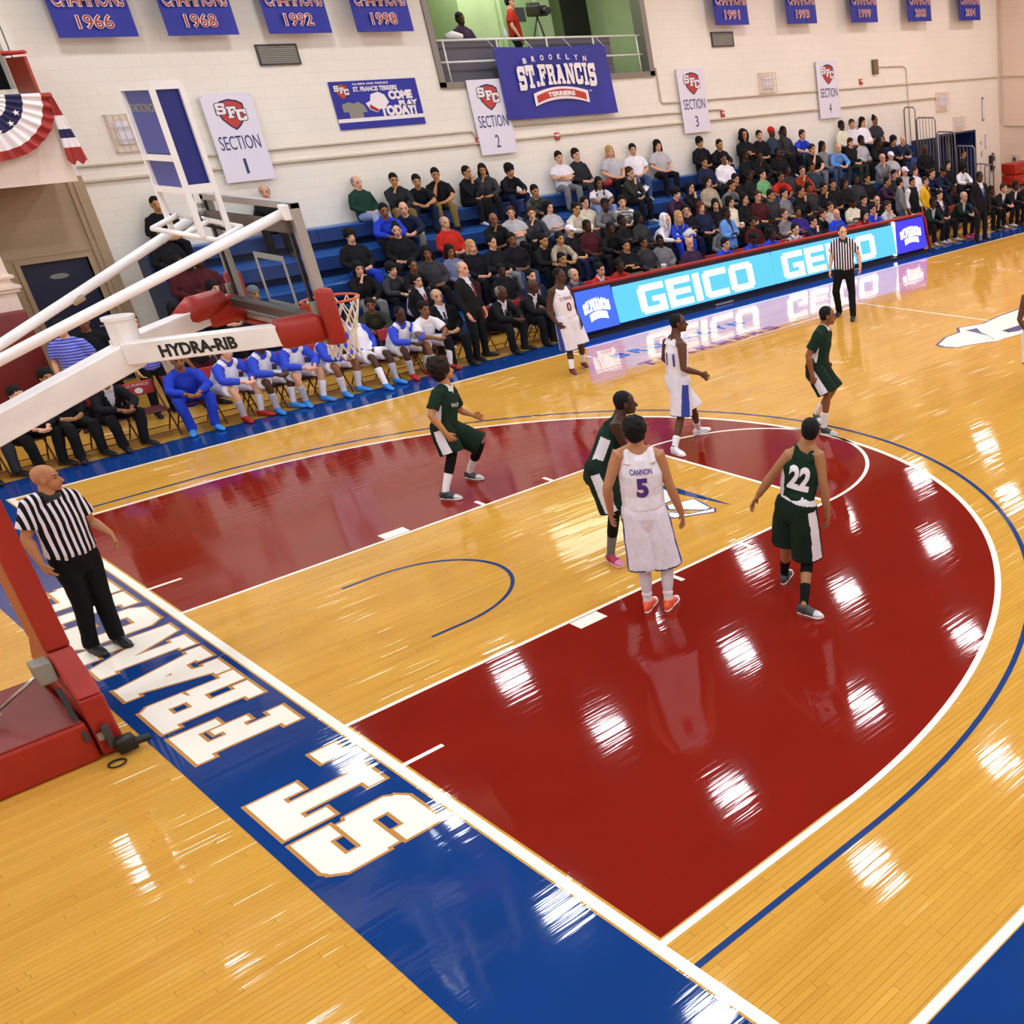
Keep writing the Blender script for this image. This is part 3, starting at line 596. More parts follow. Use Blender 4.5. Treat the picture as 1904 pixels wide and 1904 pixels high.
t = thing('wall_pad', 'dark red upright wall pad on the pier at the left edge, below the balcony', 'pad', (.6, 10.93, 0))
for i in range(2): a = MB(); a.box(-.98+.98*i+.005, .98*i-.005, -.07, .06, .08, 1.86, bev=.03); a.build('pad_section', mat('dark_red_vinyl', '6e1714', .45), t, True)
MB().box(-.98, .98, -.02, .06, .02, .08).build('base_board', M_TANSHADE, t)
# red railing and bunting
t = thing('balcony_railing', 'rust red metal railing at the end of the balcony', 'railing', (3.16, 12.3, 4.72))
MB().beam((0, 0, 0), (0, 0, .66), .045, .045).build('post', M_CRED, t); MB().beam((0, 1.0, 0), (0, 1.0, .66), .045, .045).build('post', M_CRED, t); a = MB(); a.box(-.02, .02, .02, 1.0, .05, .6); a.build('side_panel', mat('rust_panel', '9c3a20', .5), t); MB().tube([(.0, -.05, .66), (0, 1.1, .66)], .028, 10).build('top_rail', M_CRED, t, True); MB().tube([(0, 0, .66), (-3.5, 0, .66)], .022, 10).build('top_rail', M_CRED, t, True)
t = thing('bunting', 'red white and blue pleated half-round bunting over the balcony front', 'bunting', (2.22, 12.14, 4.80))
bands = [(0, .2, M_BANRED), (.2, .42, M_BANWHITE), (.42, .62, mat('bunting_navy', '23234e', .8)), (.62, .86, M_BANWHITE), (.86, 1.0, M_BANRED)]
RR = 1.02
def fan(r0, r1, th):
    nz = .035*math.sin(th*34)+.02*math.sin(th*13)
    return [(RR*1.0*r*math.cos(th), -.07-nz*r-.05*math.sin(th)*r, -RR*.90*r*math.sin(th)) for r in (r0, r1)]
for r0, r1, m in bands:
    n = 120; vs = []; fs = []
    for i in range(n+1): vs += fan(r0+.001, r1, PI*i/n)
    for i in range(n): fs.append((2*i, 2*i+2, 2*i+3, 2*i+1))
    k = len(vs); vs += [(a, b+.006, c) for a, b, c in vs]; fs += [tuple(q+k for q in f[::-1]) for f in fs]
    MB().add(vs, fs).build('pleated_band', m, t, True)
a = MB()
for q in (.5, .85, 1.25, 1.65, 2.1, 2.5):
    for k in range(5):
        p0 = PI/2+2*PI*k/5; pts = []
        for i in range(2): pass
    cxx, czz = RR*.52*math.cos(q), -RR*.52*math.sin(q); a.poly([(cxx+(.05 if i % 2 == 0 else .02)*math.cos(PI/2+PI*i/5), -.17, czz+(.05 if i % 2 == 0 else .02)*math.sin(PI/2+PI*i/5)) for i in range(10)])
a.build('star', M_BANWHITE, t, fix=False)
t = thing('bunting', 'folded tail of red white and navy bunting at the balcony corner', 'bunting', (3.2, 12.1, 4.72))
for i, (z0, z1, m) in enumerate(((0, -.25, M_BANRED), (-.25, -.45, M_BANWHITE), (-.45, -.58, mat('bunting_navy', '23234e', .8)), (-.58, -.72, M_BANWHITE), (-.72, -.9, M_BANRED))):
    n = 12; vs = []
    for j in range(n+1):
        u = j/n; sp = lambda z: .06+.2*(-z)
        for z in (z0, z1): vs.append(((u-.3)*sp(z)*1.1, -.05-.04*abs(math.sin(u*9)), z-(.08*abs(math.sin(u*7)) if z == -.9 else 0)))
    fs = [(2*j, 2*j+2, 2*j+3, 2*j+1) for j in range(n)]; k = len(vs); vs += [(a_, b+.006, c) for a_, b, c in vs]; fs += [tuple(q+k for q in f[::-1]) for f in fs]
    MB().add(vs, fs).build('pleated_band', m, t, True)
MB().tube([(0, -.06, -.03), (0, .12, -.03)], .008, 6).build('tie_cord', M_BANWHITE, t)
for z in (6.6, 6.2): t = MB().box(2.9, 3.06, Y1-.02, Y1, z, z+.12).build('wall_plate', M_DKGREY); tag(t, 'small black wall plate at the top left, %s of two' % ('upper' if z > 6.3 else 'lower'), 'plate')

MB().tube([(0, -.04, -.02), (0, .11, -.02)], .008, 6).build('tie_cord', M_BANWHITE, t) if 0 else None
# ---------------------------------------------------------------- announcers' booth behind the window opening
wi = bpy.data.objects.new('window_1', None); link(wi); wi['kind'] = 'structure'
a, b, c, d = WIN
M_GRN = add_noise(mat('booth_green_wall', 'b9c99a', .8), 2, .06)
for nm, bx in (('frame_side', (a-.1, a+.02, c-.08, d)), ('frame_side', (b-.02, b+.12, c-.08, d)), ('window_sill', (a-.1, b+.12, c-.1, c+.02))):
    MB().box(bx[0], bx[1], Y1-.06, Y1+.33, bx[2], bx[3]).build(nm, M_ALU, wi)
q = MB(); q.box(a-.6, b+.6, Y1+4.0, Y1+4.1, 3.8, d+.4); q.box(a-.7, a-.6, Y1+.3, Y1+4.1, 3.8, d+.4); q.box(b+.6, b+.7, Y1+.3, Y1+4.1, 3.8, d+.4); q.box(12.75, 15.2, Y1+2.6, Y1+2.7, 4.6, d); q.box(12.75, 12.85, Y1+2.7, Y1+4.0, 4.6, d); struct('wall_booth', q, M_GRN)
q = MB(); q.box(a-.7, b+.7, Y1+.3, Y1+4.1, 4.5, 4.6); q.box(a-.7, b+.7, Y1+.3, Y1+4.1, d, d+.1); struct('booth_floor', q, M_DKGREY)
t = thing('booth_door', 'pale green door frame with a notice in the back of the booth', 'door', (14.3, Y1+2.58, 4.6))
MB().box(-.5, .42, -.03, 0, 0, 2.2, bev=.01).build('door_leaf', mat('booth_green_door', '8eaa78', .6), t); MB().box(-.13, .13, -.045, -.03, 1.25, 1.55).build('notice', M_DKGREY, t); q = MB(); q.box(-.58, -.5, -.06, .0, 0, 2.3); q.box(.42, .5, -.06, 0, 0, 2.3); q.build('door_frame', mat('booth_trim', 'b9cca0', .6), t)
for x, lab in ((11.2, 'dark curtain at the left side of the booth'), (15.6, 'dark screen at the right side of the booth')):
    t = thing('booth_screen', lab, 'screen', (x, Y1+2.2, 4.6)); MB().box(-.38, .38, -.04, .0, 0, 2.6).build('cloth', M_BLACK, t)
    for s in (-.36, .36): MB().tube([(s, .0, 0), (s, .0, 2.6)], .02, 8).build('pole', M_DKGREY, t)
t = thing('booth_counter', 'long grey counter with cloth front behind the booth rail', 'counter', (13, Y1+.35, 4.6))
for x0_, x1_ in ((-2.4, -.75), (-.05, 2.2)):
    MB().box(x0_, x1_, 0, .6, .78, .84, bev=.01).build('countertop', mat('counter_top', '6f6862', .4), t); MB().box(x0_+.02, x1_-.02, .0, .02, .02, .78).build('skirt', mat('skirt_grey', '67646c', .8), t)
t = thing('booth_railing', 'cream metal railing across the booth window', 'railing', (13.2, Y1+.12, 4.6))
for z in (.4, .82): MB().tube([(-2.62, 0, z), (2.72, 0, z)], .022, 8).build('rail', M_WHITE2, t, True)
for i in range(5): MB().tube([(-2.4+1.25*i, 0, .02), (-2.4+1.25*i, 0, .82)], .018, 8).build('post', M_WHITE2, t, True)
t = thing('video_camera', 'black television camera on a tripod in the booth', 'camera', (13.95, Y1+1.3, 4.6))
MB().box(-.12, .12, -.3, .25, 1.3, 1.52, bev=.02).build('body', M_BLACK, t); MB().tube([(0, -.3, 1.4), (0, -.5, 1.4)], [.06, .08], 12).build('lens', M_BLACK, t); MB().box(-.05, .2, .1, .3, 1.5, 1.6, bev=.01).build('viewfinder', M_DKGREY, t)
for q in (.4, 2.5, 4.6): MB().tube([(0, 0, 1.3), (.45*math.cos(q), .45*math.sin(q), .01)], .018, 8).build('leg', M_DKGREY, t)
for x, lab, m in ((12.6, 'clear plastic bottle on the left booth counter', M_SIGN), (11.35, 'crumpled white bag on the left booth counter', M_BANWHITE)):
    t = MB().tube([(x, Y1+.6, 5.445), (x, Y1+.6, 5.47), (x, Y1+.6, 5.58), (x, Y1+.6, 5.63), (x, Y1+.6, 5.66)] if m is M_SIGN else [(x-.2, Y1+.6, 5.5), (x, Y1+.6, 5.53), (x+.2, Y1+.6, 5.5)], [.03, .035, .035, .015, .015] if m is M_SIGN else [.05, .085, .05], 10).build('bottle' if m is M_SIGN else 'bag', m, None, True); tag(t, lab, 'bottle' if m is M_SIGN else 'bag')
bl = bpy.data.objects.new('booth_light', bpy.data.lights.new('booth_light', 'AREA')); link(bl); bl.location = (13, Y1+1.8, 7.25); bl.data.energy = 130; bl.data.color = (.88, 1, .78); bl.data.size = 3; bl['label'] = 'fluorescent light panel in the booth ceiling'; bl['category'] = 'light'

# ---------------------------------------------------------------- bleachers
ZS = [2.14, 1.72, 1.30, .88, .46]; YS = [13.40, 12.64, 11.88, 11.12, 10.36]; BX0, BX1 = 3.95, 25.3
t = thing('bleacher', 'long blue wooden bleachers with five rows against the wall', 'bleachers', (0, 0, 0))
for k in range(5):
    z, y = ZS[k], YS[k]
    x = BX0; seg = 3.05
    while x < BX1-.1:
        xe = min(x+seg, BX1)
        MB().box(x+.004, xe-.004, y-.15, y+.15 if k else Y1-.02, z-.035, z, bev=.006).build('seat_board', M_BLUELIT, t)
        MB().box(x+.004, xe-.004, y-.15, y-.12, z-.26, z-.037).build('fascia_board', M_BLUESHADE, t)
        zf = z-.395
        if k < 4: MB().box(x+.004, xe-.004, y-.58, y-.16, zf-.03, zf, bev=.005).build('foot_board', M_BLUELIT, t); MB().box(x+.004, xe-.004, y-.585, y-.55, zf-.1 if k < 4 else 0, zf-.031).build('foot_fascia', M_BLUESHADE, t)
        x = xe
    MB().box(BX0+.05, BX1-.05, y+.1, y+.12, .0, z-.04).build('riser_panel', M_BLUESHADE, t)
for k in range(5):
    for x in (BX0, BX1-.05): MB().box(x, x+.05, YS[k]-.4 if k < 4 else YS[k]-.15, YS[k]+.36 if k else Y1-.02, 0, ZS[k]-.04).build('end_panel', M_BLUESHADE, t)
t = thing('bleacher_railing', 'tall barred steel safety railing at the right end of the bleachers', 'railing', (25.45, 0, 0))
def railbay(y0, y1, zb, zt, nb):
    a = MB().tube([(0, y0, zb), (0, y0, zt-.08), (0, y0+.06, zt), (0, y1-.06, zt), (0, y1, zt-.08), (0, y1, zb)], .022, 8).build('frame', M_GREYM, t, True)
    for i in range(nb): yy = y0+(y1-y0)*(i+1)/(nb+1); MB().tube([(0, yy, zb+.02), (0, yy, zt-.01)], .011, 6).build('bar', M_GREYM, t)
for y0, y1, zb, zt, nb in ((13.05, 13.5, 1.75, 3.2, 1), (12.25, 13.0, 1.3, 2.9, 5), (11.5, 12.2, .9, 2.5, 5), (10.75, 11.45, .5, 2.1, 4), (10.2, 10.7, .02, 1.6, 2)): railbay(y0, y1, zb, zt, nb)
t = thing('corner_railing', 'short steel hoop railing by the blue doorway', 'railing', (29.35, 13.1, 0)); MB().tube([(-.25, 0, 0), (-.25, 0, 1.05), (-.2, 0, 1.12), (.2, 0, 1.12), (.25, 0, 1.05), (.25, 0, 0)], .022, 8).build('frame', M_GREYM, t, True); MB().tube([(0, 0, 0), (0, 0, 1.1)], .011, 6).build('bar', M_GREYM, t)
t = thing('wall_curtain', 'dark navy curtain behind the bleacher railing', 'curtain', (26.3, 13.45, 0))
for i in range(9): MB().box(-.62+i*.14, -.49+i*.14, -.03-.03*(i % 2), .04, .05, 2.2, bev=.01).build('fold', mat('curtain_navy', '151a3a', .8), t)

# ---------------------------------------------------------------- scorer's table with led boards
TZ0, TZ1 = .13, .9; TX0, TX1 = 9.3, 19.95
TY = 8.32
t = thing('scorers_table', 'long scorer table with glowing led boards and a red padded top edge', 'table', (0, 0, 0))
MB().box(TX0+.02, TX1-.02, TY+.06, TY+.75, .72, .76).build('tabletop', M_DKGREY, t)
MB().box(TX0, TX1, TY+.04, TY+.09, .05, .95).build('frame_panel', M_BLACK, t)
a = MB(); a.box(TX0, TX1, TY-.1, TY+.3, 0, .06); a.build('base_rail', M_BLACK, t)
for i in range(6): x = TX0+.1+i*(TX1-TX0-.2)/5; a = MB(); a.beam((x, TY+.1, .05), (x, TY+.1, .74), .04, .04); a.beam((x, TY+.65, 0), (x, TY+.65, .74), .04, .04); a.build('leg', M_DKGREY, t)
MB().tube([(TX0, TY+.03, .97), (TX1-.1, TY+.03, .97), (TX1, TY+.03, .93), (TX1+.04, TY, .85), (TX1+.12, TY-.06, .06)], .035, 10).build('red_top_pad', M_PADRED, t, True)
def tilt(z): return TY+.02-.10*(1-(z-TZ0)/(TZ1-TZ0))
def screen(x0, x1, m, nm='led_board', z0=TZ0, z1=TZ1, dy=0):
    y0, y1 = tilt(z0)-dy, tilt(z1)-dy
    o = MB().add([(x0, y0, z0), (x1, y0, z0), (x1, y1, z1), (x0, y1, z1), (x0, y0+.05, z0), (x1, y0+.05, z0), (x1, y1+.05, z1), (x0, y1+.05, z1)], [(0, 1, 2, 3), (4, 7, 6, 5), (0, 4, 5, 1), (1, 5, 6, 2), (2, 6, 7, 3), (3, 7, 4, 0)]).build(nm, [m], t)
    return o
def home_logo(par, x0, x1, z0, z1):
    YV = V((0, (tilt(TZ1)-tilt(TZ0))/(TZ1-TZ0), 1)).normalized(); wd = x1-x0; h = z1-z0; y = tilt(z0)-.006
    O = lambda a, b, e=0: V((x0+a*wd, y-e, z0))+YV*(b*h)
    q = MB()
    # light strokes: arched word over a ribbon
    for i, c in enumerate('BROOKLYN'):
        u = (i-3.5)/3.5; text_in(q, c, O(.5+u*.24-.02, .67+.05*(1-u*u)), WX, YV, .05*wd, .07*h, .05, 0, .002)
    word = 'ST.FRANCIS'; tot = sum(GL[c][0]+.08 for c in word); sc = .72/tot; xx = .14
    for c in word:
        wc = GL[c][0]*sc; u = (xx+wc/2-.5)/.36; yy = .42+.07*(1-u*u)
        glyph(q, c, lambda a_, b_: O(xx+a_*sc, yy+b_*.24), .03); xx += wc+.08*sc
    n = 14; up = [O(.26+.48*i/n, .4+.06*(1-(2*i/n-1)**2)) for i in range(n+1)]; dn = [O(.26+.48*i/n, .22+.06*(1-(2*i/n-1)**2)) for i in range(n+1)]
    q.add(up+dn, [(i, i+1, n+2+i, n+1+i) for i in range(n)])
    q.build('lit_wordmark', M_LEDW, par, fix=False)
    q = MB(); text_in(q, 'TERRIERS', O(.34, .29, .003), WX, YV, .32*wd, .09*h, .03, 0, .002, arch=.01); q.build('lit_ribbon_text', M_LEDR, par)
s1 = screen(TX0+.02, 10.14, M_LEDP2); home_logo(s1, TX0, 10.14, TZ0, TZ1)
s4 = screen(18.78, TX1-.02, M_LEDP); home_logo(s4, 18.78, TX1-.02, TZ0, TZ1)
def advert(x0, x1, tx0, tx1):
    s = screen(x0, x1, M_LEDC, z0=TZ0+.02, z1=TZ1-.05); YV = V((0, (tilt(TZ1)-tilt(TZ0))/(TZ1-TZ0), 1)).normalized(); hh = .57
    q = MB(); O = V((tx0, tilt(.2)-.008, .2)); wd = (tx1-tx0); k = wd/5.15
    G = {'G': [(.1, 0, 1, .22), (.1, .78, 1, 1), (0, .1, .26, .9), (.74, .1, 1, .55), (.5, .38, 1, .55)], 'E': [(0, 0, .26, 1), (0, 0, .95, .22), (0, .78, .95, 1), (0, .4, .9, .6)],
         'I': [(0, 0, .27, 1)], 'C': [(.1, 0, 1, .22), (.1, .78, 1, 1), (0, .1, .26, .9)], 'O': [(.1, 0, .95, .22), (.1, .78, .95, 1), (0, .1, .27, .9), (.78, .1, 1.05, .9)]}
    xx = 0
    for c in 'GEICO':
        for (a_, b_, c_, d_) in G[c]: q.poly([O+WX*((xx+p)*k)+YV*(r*hh) for p, r in offset_poly(_R(a_, b_, c_, d_), .0)])
        xx += {'G': 1.12, 'E': 1.07, 'I': .4, 'C': 1.12, 'O': 1}[c]
    q.build('lit_lettering', M_LEDW, s, fix=False); return s
advert(10.18, 14.45, 10.72, 14.1); advert(14.49, 18.7, 14.75, 18.2)
MB().box(18.70, 18.76, TY-.03, TY+.04, TZ0-.04, TZ1+.02).build('led_edge_strip', M_LEDW, t)
for x in (12.6, 16.8): MB().box(x, x+.5, TY-.12, TY-.1, .015, .055).build('maker_plate', M_TAG, t)

# ---------------------------------------------------------------- portable hoop
t = thing('basketball_hoop', 'portable basketball hoop with white boom, red pads and glass backboard', 'basketball hoop', (0, 0, 0))
H = t
MB().box(-3.4, -1.38, -.6, .6, .0, .36, bev=.03).build('base_pad', M_PADRED, t); MB().box(-3.38, -1.4, -.585, .585, .355, .372, bev=.008).build('base_top', add_noise(mat('red_vinyl_top', '7c221c', .4), 5, .06), t)
mast = [(-.6, 0.02), (.6, .02), (.6, .54), (.25, .86), (.25, 2.9), (-.25, 2.9), (-.25, .86), (-.6, .54)]
def mastpart(nm, poly, m=M_PADRED, x0=-1.37, x1=-1.2):
    o = MB().prism(poly, x0, x1, 'x').build(nm, m, t); md = o.modifiers.new('b', 'BEVEL'); md.width = .02; md.segments = 2; return o
mastpart('mast_pad_lower', [(-.6, .02), (.6, .02), (.6, .54), (-.6, .54)]); mastpart('mast_pad_middle', [(-.6, .545), (.6, .545), (.25, .86), (-.25, .86)]); mastpart('mast_pad_upper', [(-.25, .865), (.25, .865), (.25, 2.95), (-.25, 2.95)])
MB().beam((-1.42, .1, .36), (-1.42, .1, 3.0), .1, .08, bev=.01).build('mast_post', M_PADRED, t)
MB().beam((-1.44, -.25, .5), (-1.44, -.25, 1.6), .02, .05).build('mast_edge', M_WHITE2, t)
MB().tube([(-1.9, -.1, .46), (-2.1, -.1, .37)], [.05, .06], 10).build('cylinder_foot', M_WHITE2, t); MB().tube([(-1.78, -.1, .5), (-1.98, -.1, .41)], [.045, .055], 12).build('hydraulic_cylinder', M_WHITE2, t, True); MB().tube([(-1.45, -.3, .76), (-1.8, -.12, .49)], .014, 10).build('hydraulic_rod', M_STEEL, t, True)
MB().box(-1.5, -1.38, -.36, -.2, .66, .84, bev=.01).build('bracket', M_TAG, t); MB().beam((-1.42, -.4, .62), (-1.42, -.62, .2), .03, .05).build('strut', M_BLACK, t)
# boom
MB().beam((.02, 0, 2.93), (-1.7, 0, 2.35), .2, .21, bev=.012).build('boom_beam', M_WHITE2, t); MB().beam((-.0, .3, 2.9), (-.95, .3, 2.60), .1, .1, bev=.01).build('boom_link', M_WHITE2, t); MB().beam((-.86, .3, 2.62), (-1.7, .28, 2.28), .1, .1, bev=.01).build('boom_link', M_WHITE2, t)
MB().beam((-.86, .3, 2.63), (-.86, .0, 2.6), .1, .09).build('boom_crosspiece', M_WHITE2, t)
MB().tube([(0, 0, 2.98), (0, 0, 3.2)], [.1, .1], 24).build('pivot_tube', M_WHITE2, t, False); MB().tube([(0, 0, 3.198), (0, 0, 3.222)], [.115, .115], 24).build('pivot_cap', M_WHITE2, t)
FK = []
for s in (-1, 1):
    FK.append(MB().beam((-.05, s*.08, 2.945), (.86, s*.8, 2.985), .13, .17, bev=.01).build('fork_arm', M_WHITE2, t))
    MB().beam((.80, s*.76, 2.98), (1.16, s*.84, 3.0), .2, .24, bev=.06).build('fork_pad', M_PADRED, t, True)
    MB().box(1.1, 1.17, s*.86-.03, s*.86+.03, 2.86, 3.2, bev=.005).build('mounting_plate', M_TAG, t)
# maker's lettering on the near arm
a_ = V((-.05, -.08, 2.945)); b_ = V((.86, -.8, 2.985)); dx = (b_-a_).normalized(); sd = dx.cross(V((0, 0, 1))).normalized(); up = sd.cross(dx)
q = MB(); O = a_+dx*.26+sd*.0665+up*(-.055); text_in(q, 'HYDRA-RIB', O, dx, up, .56, .1, .04, 0, .003); q.build('lettering', M_BLACK, FK[0])
# upper tubes
for s, za in ((-1, 3.9), (1, 3.84)):
    MB().tube([(1.14, s*.83, za), (-.9, s*.53, 3.15 if s < 0 else 2.98), (-1.75, s*.42, 2.84 if s < 0 else 2.6)], .038, 12).build('upper_tube', M_WHITE2, t, True)
    MB().box(1.1, 1.16, s*.85-.05, s*.85+.05, za-.06, za+.06, bev=.01).build('upper_bracket', M_TAG if s > 0 else M_WHITE2, t)
MB().tube([(-.1, .66, 3.30), (-.02, .67, 3.33)], .05, 12).build('collar', M_STEEL, t)
# backboard
BZ0, BZ1 = 2.90, 3.97
MB().box(1.20, 1.214, -.9, .9, BZ0+.02, BZ1-.02).build('glass_pane', M_GLASSM, t)
M_FR = mat('backboard_frame', 'a8a29e', .4, metal=.5)
for bx in ((-.915, .915, BZ1-.05, BZ1+.005), (-.915, .915, BZ0-.005, BZ0+.05)): MB().box(1.15, 1.225, bx[0], bx[1], bx[2], bx[3], bev=.006).build('frame_rail', M_FR, t)
for s in (-1, 1): MB().box(1.15, 1.225, min(s*.915, s*.84), max(s*.915, s*.84), BZ0, BZ1, bev=.006).build('frame_stile', M_FR, t); MB().box(1.13, 1.15, s*.80-.02, s*.80+.02, BZ0+.05, BZ1-.05).build('inner_gasket', M_BLACK, t)
MB().box(1.05, 1.15, -.84, .84, 3.02, 3.1, bev=.01).build('support_bar', mat('dark_steel', '4a4440', .4, metal=.4), t); MB().box(1.1, 1.16, -.84, .84, 3.74, 3.84, bev=.01).build('support_bar', mat('brown_steel', '574c44', .5), t)
q = MB()
for bx in ((-.305, .305, 3.46, 3.51), (-.305, .305, 3.05, 3.1), (-.305, -.255, 3.1, 3.46), (.255, .305, 3.1, 3.46)): q.box(1.215, 1.217, *bx)
q.build('target_square', M_BANWHITE, t)
# bottom and corner pads
for s in (-1, 1): MB().box(1.13, 1.27, min(s*.97, s*.87), max(s*.97, s*.87), 2.84, 3.3, bev=.035).build('corner_pad', M_PADRED, t, True)
MB().box(1.14, 1.26, -.9, .9, 2.835, 2.895, bev=.02).build('bottom_pad', M_PADRED, t, True)
for s in (1,): MB().tube([(.6, .62, 3.0), (.75, .72, 3.05), (1.0, .8, 3.08)], [.09, .12, .1], 12).build('hose_cover', M_PADRED, t, True)
# rim and net
rim = [(1.6+.235*math.cos(a), .235*math.sin(a), 3.048) for a in [2*PI*i/36 for i in range(36)]]
MB().tube(rim, .011, 8, closed=True).build('rim', M_ORANGE, t, True)
q = MB(); q.box(1.225, 1.25, -.08, .08, 2.95, 3.07, bev=.004); q.beam((1.25, -.06, 3.03), (1.42, -.13, 3.044), .03, .02); q.beam((1.25, .06, 3.03), (1.42, .13, 3.044), .03, .02); q.box(1.24, 1.4, -.07, .07, 2.985, 3.03, bev=.01); q.build('rim_bracket', M_ORANGE, t)
q = MB(); nl = 12; prof = [(3.04, .232), (2.94, .205), (2.84, .17), (2.75, .14), (2.67, .122), (2.59, .118), (2.52, .128)]
for i in range(nl):
    for sgn in (-1, 1):
        pts = []
        for k, (z, r) in enumerate(prof): a = 2*PI*(i+sgn*.5*k)/nl; pts.append((1.6+r*math.cos(a), r*math.sin(a), z))
        q.tube(pts, .0068, 5)
q.build('net', M_NET, t)
# shot clock on its platform
t = thing('shot_clock', 'blue boxed shot clock in a white frame on top of the hoop', 'shot clock', (0, 0, 0))
A, B_, C_, D_ = V((.55, .35, 3.79)), V((.76, -.35, 3.71)), V((.98, -.3, 3.78)), V((.78, .38, 3.87))
for a, b in ((A, B_), (B_, C_), (C_, D_), (D_, A), ((A+B_)/2, (C_+D_)/2)): MB().tube([a, b], .022, 8).build('platform_tube', M_WHITE2, t, True)
SX0, SX1, SY0, SY1, SZ0, SZ1 = .70, .9, -.25, .40, 4.08, 4.85
for x, y in ((SX0, SY0), (SX1, SY0), (SX0, SY1), (SX1, SY1)):
    MB().box(x-.018, x+.018, y-.018, y+.018, 3.74, SZ1).build('post', M_WHITE2, t)
for z in (SZ0, 4.32, SZ1-.02):
    MB().box(SX0-.016, SX0+.016, SY0, SY1, z-.016, z+.03).build('frame_rail', M_WHITE2, t)
for z in (SZ0, SZ1-.02): MB().box(SX0, SX1, SY0-.016, SY0+.016, z-.016, z+.05).build('frame_rail', M_WHITE2, t)
MB().box(SX0+.02, SX1, SY0+.03, SY1-.01, SZ0+.01, SZ1-.01).build('clock_box', mat('clock_blue', '101f7a', .4), t)
MB().box(SX0+.008, SX0+.02, SY0+.03, SY1-.03, SZ0+.03, 4.31).build('back_panel', mat('clock_panel', '3a4390', .5), t); MB().box(SX0+.008, SX0+.02, SY0+.03, SY1-.03, 4.36, SZ1-.03).build('back_panel', mat('clock_panel', '3a4390', .5), t)
q = MB(); text_in(q, 'DAKTRONICS', (SX0+.006, SY1-.05, 4.66), V((0, -1, 0)), WZ, .5, .06, .02, 0, .002); q.build('lettering', M_TAG, t)
MB().tube([(.8, 0, 4.1), (.78, -.02, 3.95), (.84, .1, 3.8), (1.1, .3, 3.7)], .014, 6).build('cable', M_BLACK, t)
# small camera clamped to the base
t = thing('small_camera', 'small black camera and cable coil at the foot of the hoop', 'camera', (-1.22, -.68, 0))
MB().box(-.07, .07, -.06, .05, .03, .16, bev=.02).build('body', M_BLACK, t, True); MB().tube([(.05, -.02, .09), (.16, -.03, .08)], [.035, .03], 12).build('lens', M_BLACK, t); MB().box(-.1, -.05, 0, .06, .1, .3, bev=.01).build('clamp', M_DKGREY, t); MB().box(-.14, -.1, .03, .05, .18, .24).build('tag', M_TAG, t)
MB().tube([(-.12+.06*math.cos(a), -.12+.06*math.sin(a), .012+.01*i/30) for i, a in enumerate([2*PI*j/12 for j in range(30)])], .006, 6).build('cable_coil', M_BLACK, t)

# ---------------------------------------------------------------- folding chairs
def chair_proto():
    r = thing('folding_chair', '', 'chair')
    MB().box(-.2, .2, -.2, .2, .40, .425, bev=.012).build('seat', mat('chair_maroon', '5a1a18', .5), r); MB().box(-.2, .2, .2, .225, .62, .82, bev=.01).build('backrest', mat('chair_red', 'b02a2e', .5), r)
    for s in (-.21, .21):
        MB().tube([(s, -.26, 0), (s, .16, .62), (s, .22, .84)], .011, 6).build('leg', mat('chair_frame', '4a1512', .45, metal=.3), r); MB().tube([(s, .26, 0), (s, -.16, .42)], .011, 6).build('leg', mat('chair_frame', '4a1512', .45, metal=.3), r)
    MB().tube([(-.21, -.2, .09), (.21, -.2, .09)], .008, 6).build('stretcher', mat('chair_frame', '4a1512', .45, metal=.3), r); MB().tube([(-.21, .2, .09), (.21, .2, .09)], .008, 6).build('stretcher', mat('chair_frame', '4a1512', .45, metal=.3), r)
    return r
CH0 = chair_proto(); CH_USED = [False]
def place_chair(x, y, rz, label, group):
    if not CH_USED[0]: c = CH0; CH_USED[0] = True
    else: c = copy_tree(CH0)
    c.location = (x, y, 0); c.rotation_euler = (0, 0, rz); c['label'] = label; c['group'] = group; return c

